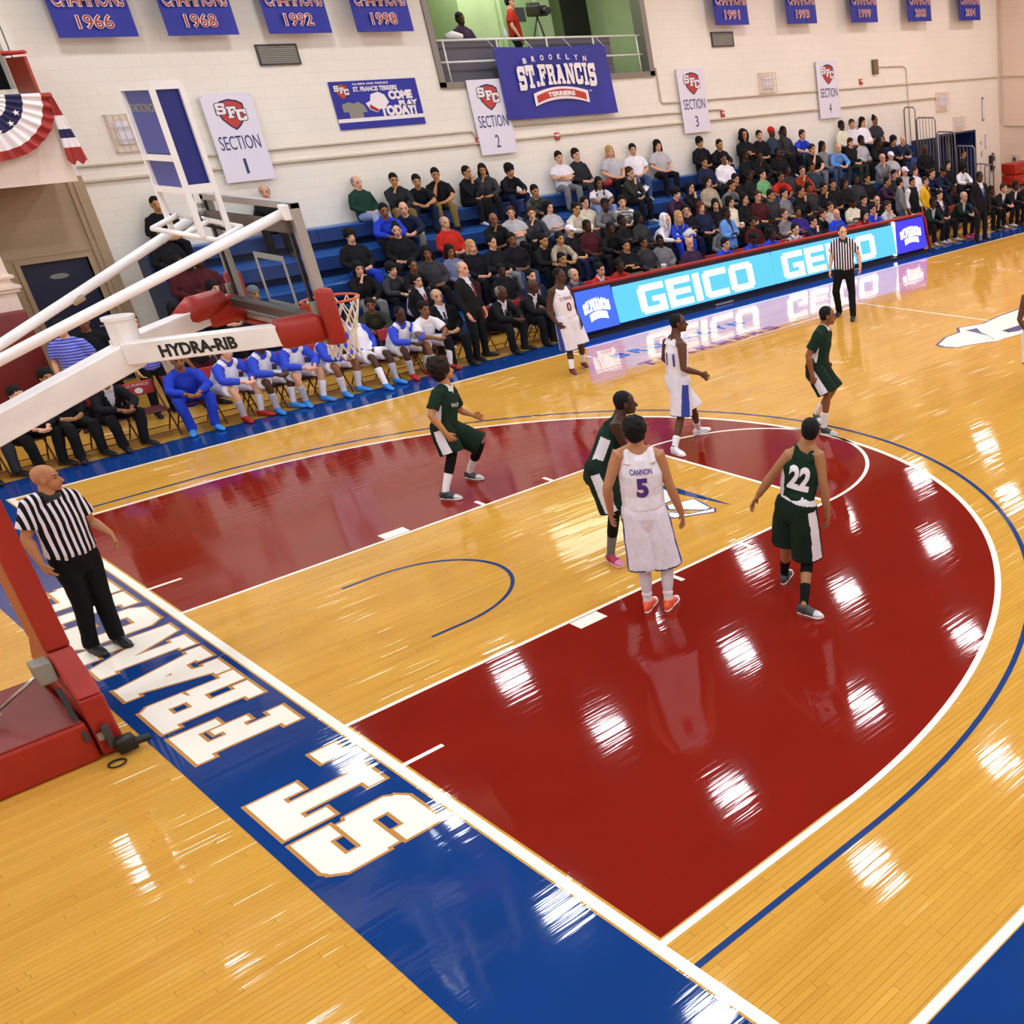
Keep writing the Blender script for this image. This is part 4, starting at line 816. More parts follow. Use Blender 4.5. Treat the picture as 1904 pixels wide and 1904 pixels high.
# ---------------------------------------------------------------- people
HS = 1.1      # head size against the joint spacing
def nz3(p, s): return V((noise.noise(p*s), noise.noise(p*s+V((7, 1, 3))), noise.noise(p*s+V((2, 9, 5)))))
class Body:
    """collects closed lofts that are fused into one surface"""
    def __init__(s): s.v = []; s.f = []
    def loft(s, pts, ra, rb, side, n=14, dome=(1, 1)):
        pts = [V(p) for p in pts]; k = len(pts); rings = []
        if not isinstance(side, list): side = [side]*k
        P = []; 
        for i in range(k):
            t = (pts[min(i+1, k-1)]-pts[max(i-1, 0)]).normalized(); u = side[i]-t*side[i].dot(t); u = u.normalized() if u.length > 1e-4 else t.orthogonal().normalized(); P.append((pts[i], ra[i], rb[i], u, t.cross(u), t))
        seq = []
        def dm(e, sg):
            p, a, b, u, w_, t = e; m = min(a, b)
            return [(p+t*sg*m*.45*1.0, a*.86, b*.86, u, w_), (p+t*sg*m*.8, a*.5, b*.5, u, w_)]
        if dome[0]: seq += dm(P[0], -1)[::-1]
        seq += [e[:5] for e in P]
        if dome[1]: seq += dm(P[-1], 1)
        base = len(s.v)
        for p, a, b, u, w_ in seq:
            for j in range(n): th = 2*PI*j/n; s.v.append(p+u*(a*math.cos(th))+w_*(b*math.sin(th)))
        m = len(seq)
        for i in range(m-1):
            for j in range(n): j2 = (j+1) % n; s.f.append((base+i*n+j, base+i*n+j2, base+(i+1)*n+j2, base+(i+1)*n+j))
        s.f.append(tuple(base+j for j in range(n))[::-1]); s.f.append(tuple(base+(m-1)*n+j for j in range(n)))
        return s
    def limb(s, pts, r, n=12, dome=(1, 1)):
        sd = V((1, 0, 0)); d = (V(pts[-1])-V(pts[0])).normalized()
        if abs(d.x) > .8: sd = V((0, 1, 0))
        return s.loft(pts, r, r, sd, n, dome)
    def ell(s, c, rx, ry, rz, ax, n=12, m=8, nse=0, ns=20):
        base = len(s.v); X, Y, Z = ax; c = V(c)
        for i in range(1, m):
            ph = PI*i/m
            for j in range(n):
                th = 2*PI*j/n; d = V((math.sin(ph)*math.cos(th), math.sin(ph)*math.sin(th), math.cos(ph))); k = 1+(nse*noise.noise(d*ns*.15) if nse else 0)
                s.v.append(c+(X*(rx*d.x)+Y*(ry*d.y)+Z*(rz*d.z))*k)
        s.v.append(c+Z*rz); s.v.append(c-Z*rz); T = len(s.v)-2
        for i in range(m-2):
            for j in range(n): j2 = (j+1) % n; s.f.append((base+i*n+j, base+(i+1)*n+j, base+(i+1)*n+j2, base+i*n+j2))
        for j in range(n): j2 = (j+1) % n; s.f.append((T, base+j, base+j2)); s.f.append((T+1, base+(m-2)*n+j2, base+(m-2)*n+j))
        return s
    def mesh(s, vox, smooth=3, crease=0, cs=12, seed=0):
        me = bake(s.v, s.f, [('REMESH', dict(mode='VOXEL', voxel_size=vox)), ('SMOOTH', dict(factor=.5, iterations=smooth))])
        n = len(me.vertices); co = np.empty(n*3, 'f'); me.vertices.foreach_get('co', co)
        if crease:
            nr = np.empty(n*3, 'f'); me.vertices.foreach_get('normal', nr); co = co.reshape(-1, 3); nr = nr.reshape(-1, 3)
            d = np.array([noise.noise(V((p[0]*cs+seed, p[1]*cs, p[2]*cs*.55)))+.5*noise.noise(V((p[0]*cs*2.3, p[1]*cs*2.3+seed, p[2]*cs*1.2))) for p in co], 'f')
            co = co+nr*(d[:, None]*crease); me.vertices.foreach_set('co', co.ravel())
        me.update(); return me
def centers(me):
    n = len(me.polygons); c = np.empty(n*3, 'f'); me.polygons.foreach_get('center', c); return c.reshape(-1, 3)
def setmi(me, mi): me.polygons.foreach_set('material_index', mi.astype('i')); me.update()
def lerp(a, b, t): return a+(b-a)*t

def frame_of(J):
    shR, shL, hR, hL = J['shR'], J['shL'], J['hipR'], J['hipL']; hip = (hR+hL)/2; neck = J['neck']
    U = (neck-hip).normalized(); R = (shR-shL); R = (R-U*R.dot(U)).normalized(); F = U.cross(R).normalized()
    RH = (hR-hL); RH = RH.normalized()
    return hip, neck, U, R, F, RH
def head_axes(J):
    F = V(J['face']).normalized(); U = (J['head']-J['neck']).normalized()*.5+V((0, 0, 1))*.8; U = (U-F*U.dot(F)).normalized(); R = F.cross(U).normalized(); return R, F, U
def make_body(J, vox, k=1., fat=1., fingers=True, girl=False, bare=True):
    b = Body(); hip, neck, U, R, F, RH = frame_of(J); RH2 = RH
    sw = (J['shR']-J['shL']).length/2
    T = [hip-U*.07*k, hip, lerp(hip, neck, .3), lerp(hip, neck, .62), lerp(hip, neck, .86), neck-U*.01]
    b.loft(T, [.13*k*fat, .155*k*fat, .128*k*fat, .155*k*fat, sw*.86, .06*k], [.1*k*fat, .115*k*fat, .095*k*fat, .115*k*fat, .09*k, .055*k], [RH, RH, (RH+R).normalized(), R, R, R], 16)
    HR, HF, HU = head_axes(J); h = J['head']
    kb = k; b.limb([neck-U*.05*k, neck+U*.02, lerp(neck, h, .5)-HF*.012, h-HU*.03-HF*.015], [.08*k, .066*k, .06*k, .056*k])
    for sd in 'LR': b.limb([lerp(neck, h, .22), lerp(neck, J['sh'+sd], .45)+U*.012, J['sh'+sd]-U*.004], [.042*k, .046*k, .05*k], 10)
    k = k*HS
    b.ell(h+HU*.028*k-HF*.008*k, .076*k, .094*k, .090*k, (HR, HF, HU)); b.ell(h-HU*.035*k+HF*.026*k, .058*k, .064*k, .074*k, (HR, HF, HU))
    b.ell(h-HU*.088*k+HF*.058*k, .028*k, .024*k, .02*k, (HR, HF, HU))
    b.limb([h+HU*.005*k+HF*.080*k, h-HU*.022*k+HF*.098*k, h-HU*.030*k+HF*.1*k], [.010*k, .0135*k, .015*k], 8)
    b.ell(h-HU*.062*k+HF*.080*k, .024*k, .014*k, .012*k, (HR, HF, HU), 8, 6)
    for s in (-1, 1):
        b.ell(h+HR*s*.075*k-HU*.008*k-HF*.005*k, .011*k, .02*k, .032*k, (HR, HF, HU), 8, 6); b.ell(h+HR*s*.03*k+HU*.028*k+HF*.074*k, .02*k, .014*k, .008*k, (HR, HF, HU), 8, 6)
    k = kb
    for sd in 'LR':
        sh, el, wr, ti = J['sh'+sd], J['el'+sd], J['wr'+sd], J['ti'+sd]; q = k*(.86 if girl else 1.1)
        inner = lerp(sh, lerp(hip, neck, .86), .35)
        b.limb([inner, sh, lerp(sh, el, .3), lerp(sh, el, .6), el, lerp(el, wr, .25), lerp(el, wr, .6), wr], [.058*q, .06*q, .053*q, .046*q, .040*q, .044*q, .036*q, .027*q])
        d = (ti-wr); ln = d.length; d.normalize(); side = V(J.get('palm'+sd, (R*(1 if sd == 'R' else -1)+F*.2))); side = (side-d*side.dot(d)).normalized(); nrm = d.cross(side).normalized()   # side: out of the back of the hand
        wdt = nrm; pl = .09*k; k = k*1.12
        pc = wr+d*pl
        b.loft([wr, wr+d*.03*k, pc], [.026*k, .036*k, .038*k], [.02*k, .017*k, .014*k], wdt, 10)
        if fingers:
            curl = J.get('curl', .5)
            for f, (o_, l_, r_) in enumerate(((-.031, .074, .0088), (-.0105, .084, .0092), (.0105, .078, .0088), (.030, .060, .008))):
                fan_ = wdt*(o_*9.); p = pc+wdt*(o_*k)-d*.01; a1 = (d+fan_).normalized(); a2 = (d-side*(.35+curl*(.6+.12*f))).normalized(); a3 = (d-side*(.7+curl*(1.4+.2*f))).normalized(); l_ = l_*k
                p1 = p+(a1*.8-side*.25*curl).normalized()*l_*.42; p2 = p1+a2*l_*.34; p3 = p2+a3*l_*.3
                b.limb([p, p1, p2, p3], [r_*k, r_*k, r_*.95*k, r_*.8*k], 7)
            tf = F if (F.dot(wdt) != 0) else F
            ts = wdt*(1 if F.dot(wdt) > 0 else -1)
            p = wr+d*.03*k+ts*.024*k; p1 = p+(d*.6+ts*.7-side*.2).normalized()*.036*k; p2 = p1+(d+ts*.15-side*.4).normalized()*.03*k
            b.limb([wr+d*.02*k, p, p1, p2], [.014*k, .013*k, .0105*k, .009*k], 7); k = kb
        else:
            b.loft([pc, pc+(d-side*.3)*.05*k, pc+(d-side*.9)*.075*k], [.036*k, .032*k, .022*k], [.014*k, .013*k, .01*k], wdt, 8); k = kb
        hp, kn, an = J['hip'+sd], J['kn'+sd], J['an'+sd]
        if bare:
            b.limb([hp, lerp(hp, kn, .3), lerp(hp, kn, .7), kn, lerp(kn, an, .12), lerp(kn, an, .3), lerp(kn, an, .6), an, an-V((0, 0, .03))], [.088*k*fat, .084*k*fat, .064*k, .055*k, .05*k, .057*k, .045*k, .036*k, .036*k])
        else: b.limb([hp, lerp(hp, kn, .4)], [.08*k, .07*k])
    me = b.mesh(vox, 2); k = k*HS
    c = centers(me); rel = c-np.array(h); r = rel @ np.array(HR); f = rel @ np.array(HF); u = rel @ np.array(HU); mi = np.zeros(len(c))
    ey = (((np.abs(r)-.031*k)/(.0125*k))**2+((u-.006*k)/(max(.006*k, vox*.55)))**2 < 1) & (f > .05*k)
    br = (((np.abs(r)-.031*k)/(.02*k))**2+((u-.030*k)/(max(.0045*k, vox*.5)))**2 < 1) & (f > .05*k)
    li = (((r)/(.024*k))**2+((u+.062*k)/(max(.008*k, vox*.5)))**2 < 1) & (f > .06*k)
    mi[ey | br] = 1; mi[li] = 2
    if J.get('beard'):
        be = (f > .0) & (u < -.045*k) & (u > -.125*k) & (~li) & (np.abs(r) < .075*k) & ~((np.abs(r) < .02) & (u > -.05*k)); mi[be] = 3
        mu = (((r)/(.03*k))**2+((u+.046*k)/(.007*k))**2 < 1) & (f > .05*k); mi[mu] = 3
    setmi(me, mi); return me
BM = [C_SKIN, M_EYE, M_LIP, M_BEARD]

def hairmesh(kind, k=1., vox=.011):
    """hair in head space: x right, y forward, z up, origin at the middle of the head"""
    b = Body(); A = (V((1, 0, 0)), V((0, 1, 0)), V((0, 0, 1))); e = lambda x, y, z, a, c, d, n=.0: b.ell((x*k, y*k, z*k), a*k, c*k, d*k, A, 16, 12, n)
    k = k*HS
    if kind in 's': e(0, -.022, .043, .083, .096, .092, .08); e(0, -.046, .0, .080, .066, .085, .05); e(0, -.028, .012, .0835, .05, .06)
    elif kind == 'f': e(0, -.018, .036, .079, .092, .087, .03); e(0, -.045, .0, .070, .056, .07)
    elif kind == 'g': e(0, -.032, .026, .085, .088, .078, .1); e(0, -.045, -.01, .08, .062, .066, .05)
    elif kind == 'k': e(0, -.024, .048, .097, .108, .098, .22); e(0, -.05, .0, .085, .07, .085, .2)
    elif kind == 'a': e(0, -.035, .06, .125, .125, .12, .28); e(0, -.06, .0, .11, .085, .1, .25)
    elif kind == 'l':
        e(0, -.024, .044, .087, .1, .095, .06); e(0, -.055, -.03, .08, .06, .11)
        for s in (-1, 1): b.limb([V((s*.066, -.0, .05))*k, V((s*.082, -.01, -.05))*k, V((s*.085, -.01, -.15))*k, V((s*.08, .01, -.24))*k], [.022*k, .03*k, .03*k, .018*k], 8)
        b.loft([V((0, -.07, 0))*k, V((0, -.085, -.12))*k, V((0, -.08, -.24))*k], [.07*k, .08*k, .06*k], [.03*k, .03*k, .02*k], V((1, 0, 0)), 10)
    elif kind == 'u': e(0, -.022, .038, .082, .095, .088, .03); e(0, -.07, .115, .045, .045, .042, .1)
    elif kind == 'c':
        e(0, -.012, .044, .085, .098, .078); b.loft([V((0, .06, .05))*k, V((0, .12, .042))*k, V((0, .15, .034))*k], [.07*k, .062*k, .045*k], [.008*k, .006*k, .005*k], V((1, 0, 0)), 12)
    elif kind == 'n': e(0, -.018, .050, .088, .1, .092, .04); b.ell(V((0, -.015, .03))*k, .09*k, .102*k, .03*k, A)
    elif kind == 'h':
        e(0, -.05, .03, .11, .09, .125, .05); e(0, -.06, -.07, .12, .09, .1)
        for s in (-1, 1): b.limb([V((s*.06, .0, .1))*k, V((s*.088, .035, .03))*k, V((s*.085, .04, -.06))*k, V((s*.05, .05, -.13))*k], [.03*k, .028*k, .028*k, .03*k], 8)
        b.limb([V((-.06, .0, .1))*k, V((0, .03, .125))*k, V((.06, 0, .1))*k], [.03*k]*3, 8)
    return b.mesh(vox, 2, .004 if kind in 'skalgu' else 0, 60)
def head_matrix(J):
    R, F, U = head_axes(J); h = J['head']; return Matrix(((R.x, F.x, U.x, h.x), (R.y, F.y, U.y, h.y), (R.z, F.z, U.z, h.z), (0, 0, 0, 1)))

def top_mesh(J, vox, sleeve, k=1., e=.018, loose=.0, crease=.006, low=.02, fat=1., seed=0, wide=0.):
    """sleeve: N none, S short, L long. material slots: 0 trunk, 1 sleeves/shoulders, 2 front opening, 3 side panels, 4 collar"""
    b = Body(); hip, neck, U, R, F, RH = frame_of(J); sw = (J['shR']-J['shL']).length/2; RM = (RH+R).normalized()
    bt = hip+U*low; T = [bt, lerp(hip, neck, .3), lerp(hip, neck, .62), lerp(hip, neck, .84), neck-U*.035*k]
    wS = sw*.92 if sleeve != 'N' else sw*.86
    b.loft(T, [.165*k*fat+e+loose+wide, .155*k*fat+e+loose+wide, .165*k*fat+e+wide, wS+e*.4+wide*.3, (.085 if sleeve != 'N' else .115)*k], [.12*k*fat+e+loose, .112*k*fat+e+loose, .122*k*fat+e, .096*k+e*.6, .068*k], [RH, RM, R, R, R], 20, (1, 0))
    if sleeve == 'N':
        for s in (-1, 1): b.loft([lerp(hip, neck, .8)+R*s*sw*.58, neck-U*.035*k+R*s*sw*.56], [sw*.32, sw*.25], [.1*k+e, .07*k], R, 12, (0, 1))
    else:
        for sd in 'LR':
            sh, el, wr = J['sh'+sd], J['el'+sd], J['wr'+sd]; inner = lerp(sh, lerp(hip, neck, .86), .4)
            if sleeve == 'S': b.limb([inner, sh, lerp(sh, el, .35), lerp(sh, el, .72)], [.07*k, .072*k+loose*.5, .072*k+loose, .074*k+loose], 14, (1, 0))
            else: b.limb([inner, sh, lerp(sh, el, .5), el, lerp(el, wr, .4), lerp(el, wr, .92)], [.07*k, .073*k+loose*.4, .066*k+loose*.6, .06*k+loose*.5, .054*k+loose*.4, .042*k+loose*.3], 14, (1, 0))
        b.limb([neck-U*.05*k, neck+U*.018*k], [.094*k, .078*k], 14, (1, 0))
        for sd in 'LR': b.limb([neck+U*.0*k, lerp(neck, J['sh'+sd], .45)+U*.012, J['sh'+sd]], [.062*k, .066*k, .068*k], 12)
    me = b.mesh(vox, 3, crease, 11, seed); c = centers(me); mi = np.zeros(len(c)); hp = np.array(hip); rel = c-hp
    r = rel @ np.array(R); f = rel @ np.array(F); u = (rel @ np.array(U))/(neck-hip).length
    if sleeve != 'N':
        d = np.full(len(c), 9.)
        def segd(a, b_):
            a, b_ = np.array(a), np.array(b_); ab = b_-a; t = np.clip(((c-a) @ ab)/(ab @ ab), 0, 1); return np.linalg.norm(c-(a+t[:, None]*ab), axis=1)
        for sd in 'LR': d = np.minimum(d, np.minimum(segd(J['sh'+sd], J['el'+sd]), segd(J['el'+sd], J['wr'+sd])))
        tor = segd(hip, lerp(hip, neck, .8)); sl = (d < .095*k) & ((np.abs(r) > sw*.93) | (tor > .205*k) | ((u > .74) & (np.abs(r) > sw*.62-(u-.74)*.2))); mi[sl] = 1
    fo = (f > 0) & (u > .42) & (np.abs(r) < .012+.11*np.clip(u-.45, 0, .45)) & (mi == 0); mi[fo] = 2
    if sleeve == 'N' or sleeve == 'S': mi[(mi != 1) & (np.abs(r) > (.125*k if sleeve == 'N' else .12*k)) & (u < .62) & (np.abs(f+.01) < .055)] = 3
    nd = np.sqrt(r**2+((f-.01)*1.15)**2); nk = (rel @ np.array(U) > (neck-hip).length-.10*k) & (nd < (.088 if sleeve != 'N' else .078)*k+.0); mi[nk] = 4
    setmi(me, mi); at = me.attributes.new('rest', 'FLOAT_VECTOR', 'POINT'); co = np.empty(len(me.vertices)*3, 'f'); me.vertices.foreach_get('co', co); rv = co.reshape(-1, 3)-hp
    q = np.stack([rv @ np.array(R)+5, rv @ np.array(F)+5, rv @ np.array(U)+5], 1).astype('f'); at.data.foreach_set('vector', q.ravel()); return me
def bottom_mesh(J, vox, kind, k=1., crease=.006, fat=1., seed=0, wide=0.):
    """kind: shorts or trousers. slots: 0 main, 1 side panel, 2 hem, 3 waistband"""
    b = Body(); hip, neck, U, R, F, RH = frame_of(J)
    top = lerp(hip, neck, .17); b.loft([hip-U*.09*k, hip-U*.02, top], [.155*k*fat+wide, .178*k*fat+wide, .158*k*fat+wide*.5], [.13*k*fat+wide*.4, .138*k*fat+wide*.4, .12*k*fat+wide*.3], RH, 18, (1, 0))
    for sd in 'LR':
        h, kn, an = J['hip'+sd], J['kn'+sd], J['an'+sd]
        if kind == 'shorts': e_ = lerp(h, kn, 1.0); b.limb([h+U*.02, lerp(h, kn, .35), lerp(h, kn, .7), e_], [.108*k+wide, .122*k+wide, .124*k+wide*1.2, .128*k+wide*1.3], 16, (1, 0))
        else: b.limb([h, lerp(h, kn, .35), lerp(h, kn, .75), kn, lerp(kn, an, .3), lerp(kn, an, .7), an-V((0, 0, .03))], [.104*k*fat, .1*k*fat, .083*k, .076*k, .075*k, .066*k, .066*k], 14, (1, 0))
    me = b.mesh(vox, 3, crease, 9, seed); c = centers(me); mi = np.zeros(len(c)); hp = np.array(hip)
    for sd, s in (('L', -1), ('R', 1)):
        a, b_ = np.array(J['hip'+sd]), np.array(J['kn'+sd]); ab = b_-a; t = ((c-a) @ ab)/(ab @ ab); out = np.array(RH)*s; rr = (c-a-t[:, None]*ab); side = rr @ out; fr = np.abs(rr @ np.cross(ab/np.linalg.norm(ab), out))
        own = ((c-hp) @ np.array(RH))*s > 0
        mi[own & (side > .06*k) & (fr < .045*k+.02*np.clip(t, 0, 1)) & (t > .05)] = 1
        if kind == 'shorts': mi[own & (t > .965)] = 2
    mi[((c-hp) @ np.array(U)) > (lerp(hip, neck, .17)-hip).length-.03] = 3
    setmi(me, mi); return me
def tube_mesh(pts, r, vox, crease=0): b = Body(); b.limb(pts, r, 14); return b.mesh(vox, 2, crease)
def shoe_meshes(J, sd, vox, k=1.):
    an, to = J['an'+sd], J['to'+sd]; d = to-an; dz = d.z; dh = V((d.x, d.y, 0)); 
    dirn = V((dh.x, dh.y, 0)).normalized(); pitch = J.get('pitch'+sd, 0.); up = V((0, 0, 1)); sd_ = dirn.cross(up).normalized()
    if pitch: Rm = Matrix.Rotation(pitch, 3, sd_); dirn = Rm @ dirn; up = Rm @ up
    L_ = .285*k; g = an-up*.1*k; heel = g-dirn*.075*k; P = lambda a, h: heel+dirn*(a*L_)+up*h
    b = Body()
    b.loft([P(.03, .05*k), P(.16, .055*k), P(.4, .055*k), P(.6, .045*k), P(.8, .036*k), P(.97, .028*k)], [.03*k, .038*k, .04*k, .047*k, .047*k, .03*k], [.045*k, .05*k, .048*k, .038*k, .03*k, .02*k], sd_, 14)
    b.limb([P(.26, .05*k), an+up*.01], [.05*k, .05*k], 12, (1, 0)); up_ = b.mesh(vox, 2)
    c = centers(up_); mi = np.zeros(len(c)); a = ((c-np.array(heel)) @ np.array(dirn))/L_; mi[a > .72] = 1; setmi(up_, mi)
    s = Body(); s.loft([P(.0, .014*k), P(.15, .012*k), P(.4, .011*k), P(.65, .012*k), P(.88, .013*k), P(1.0, .018*k)], [.028*k, .036*k, .036*k, .05*k, .048*k, .03*k], [.014*k, .013*k, .012*k, .012*k, .012*k, .012*k], sd_, 14)
    return up_, s.mesh(vox, 1)
COLS = dict(refs='ffffff', bstripe='ffffff', black='16161a', dkgrey='35353a', charcoal='2a2b30', grey='77767a', ltgrey='b9b6bc', white='e6e2ea', cream='d9d2bd', beige='a99c84', navy='1f2440', blugrey='6a7090', denim='2d3a4c', jean='3f5076', ltjean='8a9ac0', khaki='86703f', olive='33342a', dkgreen='1b3a30', green='6fae72', royal='2743c8', skyblue='5f8fd0', red='b3261f', maroon='4a1a20', rust='9c3a1e', plum='3a2440', purple='3b2a86', lilac='a79ab8', stripe='b0b0b4', camo='303530', yellow='e0b020', tie='8a1f28', bgreen='13291f', orange='e8603c', pink='c23a78', blue='2a7fd8', shoeblue='3a8ae0')
SKIN = dict(w='d9a384', t='b98558', b='8a5a3a', d='4a2c1e', p='c98e6c')
HAIRC = dict(black='0f0c0c', brown='3a2618', blonde='b8935a', grey='8a8784', red='5e2c16')
def ocol(o, c): o.color = srgb(c if len(c) == 6 and c not in COLS and c not in SKIN else (COLS.get(c) or SKIN.get(c))); return o
def ob(name, me, mats, parent, col, smooth=True):
    if len(me.materials) == 0:
        for m in mats: me.materials.append(m)
        me.shade_smooth()
    o = bpy.data.objects.new(name, me); link(o, parent); o.color = srgb(col); return o
def fit_text(txt, top, O, X, Y, N_, width, height, bold, m, name, parent, arch=0, lift=.006):
    """lay lettering on a garment: project each point along -N_"""
    dg = None; me = top.data; bv = BVHTree.FromPolygons([v.co for v in me.vertices], [tuple(p.vertices) for p in me.polygons])
    co, fs = text_mesh(txt, bold, .01); bm = bmesh.new(); lo = co.min(0); hi = co.max(0); c = (co-lo)/np.maximum(hi-lo, 1e-6)
    keep = [f for f in fs if all(c[i][2] > .5 for i in f)]
    vs = {}; 
    for f in keep:
        q = []
        for i in f:
            if i not in vs: a, b_ = c[i][0]*width, c[i][1]*height+arch*(1-(2*c[i][0]-1)**2); vs[i] = bm.verts.new(V((a, b_, 0)))
            q.append(vs[i])
        try: bm.faces.new(q)
        except ValueError: pass
    bmesh.ops.triangulate(bm, faces=bm.faces[:]); bmesh.ops.subdivide_edges(bm, edges=[e for e in bm.edges if e.calc_length() > height*.3], cuts=2, use_grid_fill=False)
    bmesh.ops.triangulate(bm, faces=bm.faces[:])
    for v in bm.verts:
        p = O+X*(v.co.x-width/2)+Y*(v.co.y-height/2)+N_*.3; hit = bv.ray_cast(p, -N_, .6)
        v.co = (hit[0]+N_*lift) if hit[0] is not None else (p-N_*.3)
    me2 = bpy.data.meshes.new(name); bm.to_mesh(me2); bm.free(); return mesh_ob(name, me2, m, parent)

VH = .0085; VB = .0068
def Jt(d, off=V((0, 0, 0))): return {k: (V(v)-off if isinstance(v, (list, tuple)) and k != 'face' else v) for k, v in d.items()}
def person_parts(J, root, spec, vox=VH, k=1.):
    """garments and hair as children of the body"""
    g = spec; R = {}
    for sd in 'LR':
        u, s_ = shoe_meshes(J, sd, vox, k); so = ob('shoe', u, [C_SHOE, mat('shoe_toe_'+g['toe'], g['toe'], .45)], root, g['shoe']); ob('sole', s_, [C_SHOE], so, g.get('sole', 'e8e4e0'))
        if g.get('sock'):
            a, kn = J['an'+sd], J['kn'+sd]; t = g.get('sockh', .38); sm = tube_mesh([a-V((0, 0, .02)), lerp(a, kn, .15), lerp(a, kn, t)], [.043*k, .044*k, .053*k], vox); ob('sock', sm, [C_KNIT], root, g['sock'])
        if g.get('tight', {}).get(sd):
            c, t0, t1 = g['tight'][sd]; a, kn, h = J['an'+sd], J['kn'+sd], J['hip'+sd]
            pts = [lerp(a, kn, t0), lerp(a, kn, max(t0+.1, .5)), lerp(a, kn, .82), kn, lerp(kn, h, .25)] if t1 is None else [lerp(a, kn, t0), lerp(a, kn, .92), kn, lerp(kn, h, t1)]
            rr = [.045*k+.012*t0, .058*k, .061*k, .061*k, .068*k] if t1 is None else [.062*k, .06*k, .061*k, .07*k]
            ob('leg_sleeve', tube_mesh(pts, rr, vox), [C_KNIT], root, c)
    bm_ = bottom_mesh(J, vox, g['bottom'], k, .009, seed=len(g['id']), wide=g.get('bwide', .02 if g['bottom'] == 'shorts' else .004)); B_ = ob(g['bottom'], bm_, [C_CLOTH, g.get('bside') or C_CLOTH, g.get('bhem') or C_CLOTH, g.get('bwaist') or C_CLOTH], root, g['bcol'])
    tm = top_mesh(J, vox, g['sleeve'], k, .016, g.get('loose', .0), .008, g.get('low', .075) if g['bottom'] == 'shorts' else .05, seed=len(g['id'])*3, wide=g.get('wide', .022)); m0 = g.get('tmat') or C_CLOTH
    T_ = ob(g['topname'], tm, [m0, g.get('smat') or m0, m0, g.get('tside') or m0, g.get('tcollar') or m0], root, g['tcol'])
    if g.get('hair'):
        hm = hairmesh(g['hair'], k, .009); h = ob('hair', hm, [C_HAIR], root, g.get('hcol', '0f0c0c')); h.matrix_local = head_matrix(J)
    return T_, B_
def hero(jd, spec, k=1.):
    off = (V(jd['anL'])+V(jd['anR']))/2; off.z = 0; J = Jt(jd, off); h = (V((off.x, off.y, 0))-V((CAMP.x, CAMP.y, 0))).normalized(); right = V((h.y, -h.x, 0))
    a, b, c = spec['face']; J['face'] = right*a+h*b+V((0, 0, c)); J['curl'] = spec.get('curl', .45); J['beard'] = spec.get('beard')
    for s_ in 'LR':
        if spec.get('pitch'+s_): J['pitch'+s_] = spec['pitch'+s_]
    me = make_body(J, VB, k); root = ob('person', me, BM, None, spec['skin']); root.location = off; tag(root, spec['label'], 'person')
    T_, B_ = person_parts(J, root, spec, VH, k); return root, J, T_, B_
M_SW = mat('white_trim', 'dcd8e2', .8); M_SB = mat('blue_side_panel', '2a3f9a', .8); M_HB = mat('navy_hem', '3a4372', .8); M_PB = mat('blue_piping', '5248a0', .8); M_DG = mat('green_trim', '10251b', .8); M_NUM = mat('number_purple', '4a2f8c', .7); M_NUMR = mat('number_dark_red', '6a1f30', .7); M_NUMW = mat('number_white', 'ece8f2', .7)
